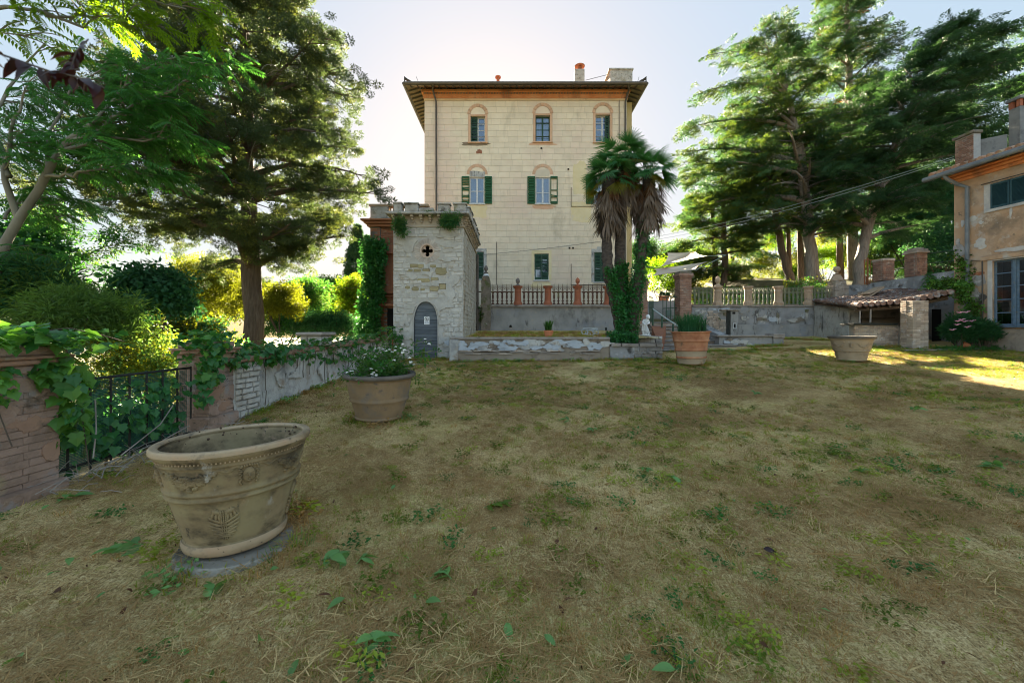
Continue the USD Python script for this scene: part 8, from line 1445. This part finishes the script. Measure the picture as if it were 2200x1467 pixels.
lay('dry_grass', 'dry cut grass covering the far half of the lawn', 'cut grass', xb[:260], yb[:260], TF, ['straw'], .9, 1.4, r, .012, .006)
TS = [thatch(150, .8, .04, .15, .0040, .12, 80 + k) for k in range(4)]; xs1, ys1 = sow(1400, 1.3, 9.5, r)
lay('straw_strands', 'short loose straws lying on top of the mown lawn', 'straw', xs1[:520], ys1[:520], TS, ['straw', 'straw_bright'], .7, 1.2, r, .022, .02, [.5, .5])
xg, yg = sow(60000, 1.3, 13.5, r, green)
lay('grass_tufts', 'short green grass tufts scattered over the mown lawn', 'grass', xg[:15500], yg[:15500], TG + TM, ['blade_green', 'blade_mix'], .3, 1.0, r, .0, .12, [.6, .4])
xg, yg = sow(20000, 1.3, 13.5, r, lambda x, y: green(x, y) * .6); xg, yg = xg[:1500], yg[:1500]; lay('low_clover', 'small round-leaved weeds creeping between the grass', 'ground cover', xg[:2400], yg[:2400], TC, ['lf_ash', 'blade_green', 'lf_sprig_yellow'], .6, 1.3, r, .0, .1, [.2, .5, .3])
xt = r.uniform(-1.3, 3.3, 900); yt = r.uniform(12.3, 16.9, 900); lay('terrace_grass', 'thin grass on the terrace behind the low wall', 'grass', xt[:0], yt[:0], TG, ['blade_mix'], .6, 1, r) if False else None
zt_ = LZT - .02 + .13 * (yt - 12.3) / 4.7; scatter('/World', 'terrace_grass', [(m, mm, False) for mm in ('blade_mix', 'blade_green', 'straw') for m in TG + TM], np.stack([xt, yt, zt_ + .02], 1), quats(r.uniform(0, 6.28, 900), r.normal(0, .1, 900)), r.uniform(.6, 1.5, 900), label='thin grass growing on the terrace behind the low wall', cat='grass')
def edge(n, a, b, w, r): u = r.uniform(0, 1, n)[:, None]; p = np.asarray(a) * (1 - u) + np.asarray(b) * u + r.normal(0, w, (n, 2)); return p[:, 0], p[:, 1]
ex = [edge(160, (LX0, LY - .12), (fx(1420, LY), LY - .12), .05, r), edge(60, (TX0, TY - .14), (LX0, TY - .2), .07, r), edge(170, (-4.05, 6.1), (-3.6, 12.3), .06, r), edge(90, (4.9, 13.2), (8.6, 13.2), .05, r), edge(90, (8.2, 14.1), (9.6, 14.1), .06, r), edge(160, (9.6, 16.85), (12.3, 15.0), .10, r), edge(90, (11.5, 13.2), (13.9, 12.3), .08, r)]
ring = lambda c, rad, n: (c[0] + rad * np.cos(a := r.uniform(0, 6.28, n)) + r.normal(0, .03, n), c[1] + rad * np.sin(a) + r.normal(0, .03, n))
ex += [ring(c0, .47, 30), ring(c1, .40, 34), ring(c2, .38, 34), ring(c3, .36, 34)]
xq, yq = np.concatenate([e[0] for e in ex]), np.concatenate([e[1] for e in ex]); lay('edge_grass', 'longer uncut grass and weeds growing along the feet of walls and steps', 'grass', xq, yq, TG + TM + TC, ['blade_green', 'blade_mix', 'lf_sprig'], .9, 1.9, r, .0, .15, [.45, .35, .2])
n = 900; xe = r.uniform(12.0, 14.8, n); ye = r.uniform(10.5, 12.2, n)
litter = [ovate(.05, .025, .2), ovate(.035, .02, .4), ovate(.06, .018, .1)]
xl, yl = sow(5200, 1.3, 9, r, lambda x, y: np.interp(x - wall_line(y), [0, .8, 2.5, 6], [1, .6, .16, .07])); lay('leaf_litter', 'small brown dead leaves and chips strewn by the garden wall', 'leaf litter', xl, yl, litter, ['lf_dry', 'lf_dry', 'straw'], .5, 1.2, r, .022, .5, [.5, .2, .3])
# ---------------------------------------------------------------- single stalks, fallen leaves, sprigs
def on_lawn(px, py):
    """the lawn point under a picture point"""
    lo, hi = 1.2, 20.0
    for _ in range(40):
        Y = (lo + hi) / 2; q = P(px, py, Y)
        if q[2] > float(zlawn(q[0], Y)): lo = Y
        else: hi = Y
    return np.array([q[0], Y, float(zlawn(q[0], Y))])
def sprig(pos, size, nl, mt, label, seed, group=None, big=1.0):
    r = np.random.default_rng(seed); t = thing('leaf_sprig', label, 'sprig', pos, group); a0 = r.uniform(0, 6.28); st_ = np.array([[0, 0, .02], [size * .35 * math.cos(a0), size * .35 * math.sin(a0), .05], [size * .8 * math.cos(a0 + .2), size * .8 * math.sin(a0 + .2), .03]]) + pos; put(t, 'stem', tube(st_, [.0035, .003, .002], 4), 'lf_sprig')
    for k in range(nl):
        u = (k + 1) / (nl + 1); c = resample(st_, np.array([u]))[0]; s = (-1) ** k; az = a0 + s * r.uniform(.4, 1.2); L = .105 * big * r.uniform(.75, 1.2); put(t, 'leaf', place_leaf(ovate(L, L * .45, r.uniform(.1, .4), 6, r.uniform(.1, .45)), c, az, r.normal(.12, .28), r.normal(0, .5)), mt, smooth=True)
    return t
SPR = [(310, 1175, .20, 7, 1.25, 'large wilted leafy sprig lying left of the nearest planter'), (690, 1210, .20, 8, 1.25, 'large green sprig lying just right of the nearest planter'), (765, 1218, .12, 4, 1.0, 'small sprig next to the large green sprig'), (970, 1250, .14, 6, 1.0, 'bunched sprig of leaves at the centre front of lawn'), (1040, 1095, .24, 14, .8, 'yellow-green wilted branch lying mid-lawn'), (790, 1370, .16, 6, 1.2, 'sprig of long leaves near the lower edge, right of centre pot'), (450, 1295, .16, 6, 1.0, 'sprig below the stone slab of nearest planter'), (1465, 1045, .2, 8, 1.0, 'dark green sprig on the right middle of the lawn'), (1370, 1010, .18, 7, .9, 'green sprig left of the dark green one'), (1225, 908, .16, 6, 1.0, 'small dark sprig below the herb planter, mid-distance'), (2140, 1000, .3, 12, 1.1, 'long leafy branch lying at the right edge'), (1820, 1018, .2, 7, .9, 'green sprig at right, before the wide bowl'), (120, 1085, .2, 7, 1.1, 'ivy sprig fallen at the foot of the near pillar'), (1640, 850, .2, 8, 1.0, 'clump of green leaves in front of the banded planter'), (1960, 880, .2, 8, 1.0, 'leafy sprig below the wide bowl planter'), (1275, 925, .16, 6, .9, 'thin sprig beside the small dark sprig')]
for k, (px, py, sz_, nl, bg, lab) in enumerate(SPR): sprig(on_lawn(px, py), sz_, nl, 'lf_sprig_yellow' if 'yellow' in lab else 'lf_sprig', lab, 500 + k, big=bg)
FL = [(915, 1305, 'lf_sprig', 1.5, 'big broad green leaf left of the bunched sprig'), (1088, 1352, 'lf_sprig', 1.3, 'curled dark green leaf near the lower centre'), (1355, 1422, 'lf_sprig', 1.6, 'flat blue-green leaf at the bottom, right of centre'), (1450, 1455, 'lf_sprig', 1.5, 'pale leaf cut by the bottom edge'), (1448, 1258, 'lf_sprig', 1.2, 'long green leaf on the right front of lawn'), (740, 1297, 'lf_sprig', 1.5, 'long narrow leaf below the two sprigs'), (710, 1292, 'lf_dry', 1.2, 'orange-brown dead leaf by the long narrow leaf'), (130, 1282, 'lf_dry', 1.2, 'tan curled dead leaf on the left front'), (555, 1392, 'lf_sprig', 1.5, 'green leaf at lower left of the lawn'), (48, 1425, 'lf_sprig', 1.7, 'grey-green leaf in the bottom left corner'), (640, 1432, 'lf_sprig', 1.4, 'upright green leaf near the bottom left'), (1640, 1190, 'lf_red', 1.3, 'dark purple dead leaf on the right of lawn'), (1445, 1430, 'lf_red', 1.1, 'dark red leaf beside the pale bottom leaf'), (150, 1210, 'lf_sprig', 1.2, 'pale leaf before the near pillar'), (1195, 1180, 'lf_dry', .9, 'small orange dead leaf mid-lawn'), (1170, 1378, 'lf_sprig', 1.1, 'upright leaf right of the curled leaf')]
for k, (px, py, mm, s, lab) in enumerate(FL):
    r = np.random.default_rng(700 + k); q = on_lawn(px, py); t = thing('fallen_leaf', lab, 'leaf', q); put(t, 'blade', place_leaf(ovate(.07 * s, .036 * s, r.uniform(.15, .55), 7, r.uniform(.15, .4)), q + [0, 0, .04], r.uniform(0, 6.28), r.normal(.15, .3), r.normal(0, .5)), mm, smooth=True); put(t, 'stalk', tube([q + [0, 0, .04], q + [.01, -.02, .045]], .0015, 3), mm)
r = np.random.default_rng(91); src = None
for kind, mm, nn, lab, g in (('fallen_leaf', 'lf_sprig', 150, 'small loose green leaf lying on the mown grass', 'loose green leaves on the lawn'), ('fallen_leaf', 'lf_dry', 60, 'small dry brown leaf lying on the mown grass', 'dry brown leaves on the lawn')):
    xs_, ys__ = sow(2200, 1.5, 9.5, r, lambda x, y: np.interp(y, [1.5, 4, 9], [.9, .7, .35])); src = None
    for k in range(min(nn, len(xs_))):
        q = np.array([xs_[k], ys__[k], float(zlawn(xs_[k], ys__[k])) + .028])
        if src is None:
            src = thing(kind, lab, 'leaf', q, g); put(src, 'blade', place_leaf(ovate(.055, .028, .35, 5, .35), q, 0, .1, .2), mm, smooth=True); put(src, 'stalk', tube([q, q + [-.02, .004, .003]], .0014, 3), mm)
        else: copy_of(src, q, r.uniform(0, 6.28), lab, g, scale=float(r.uniform(.5, 1.15)), rotxy=(r.normal(0, .35), r.normal(0, .3)))
r = np.random.default_rng(95); src = None
for k in range(90):
    xs_, ys__ = sow(40, 1.6, 7, r); q = np.array([xs_[0], ys__[0], float(zlawn(xs_[0], ys__[0])) + .035]); L = .28
    if src is None: src = thing('straw_stalk', 'long pale straw stalk lying on the mown grass', 'straw', q, 'loose straw stalks on the lawn'); put(src, 'stalk', tube([q, q + [L * .5, .012, .012], q + [L, -.01, -.004]], .0032, 4), 'straw')
    else: copy_of(src, q, r.uniform(0, 6.28), None, None, scale=float(r.uniform(.5, 1.3)))
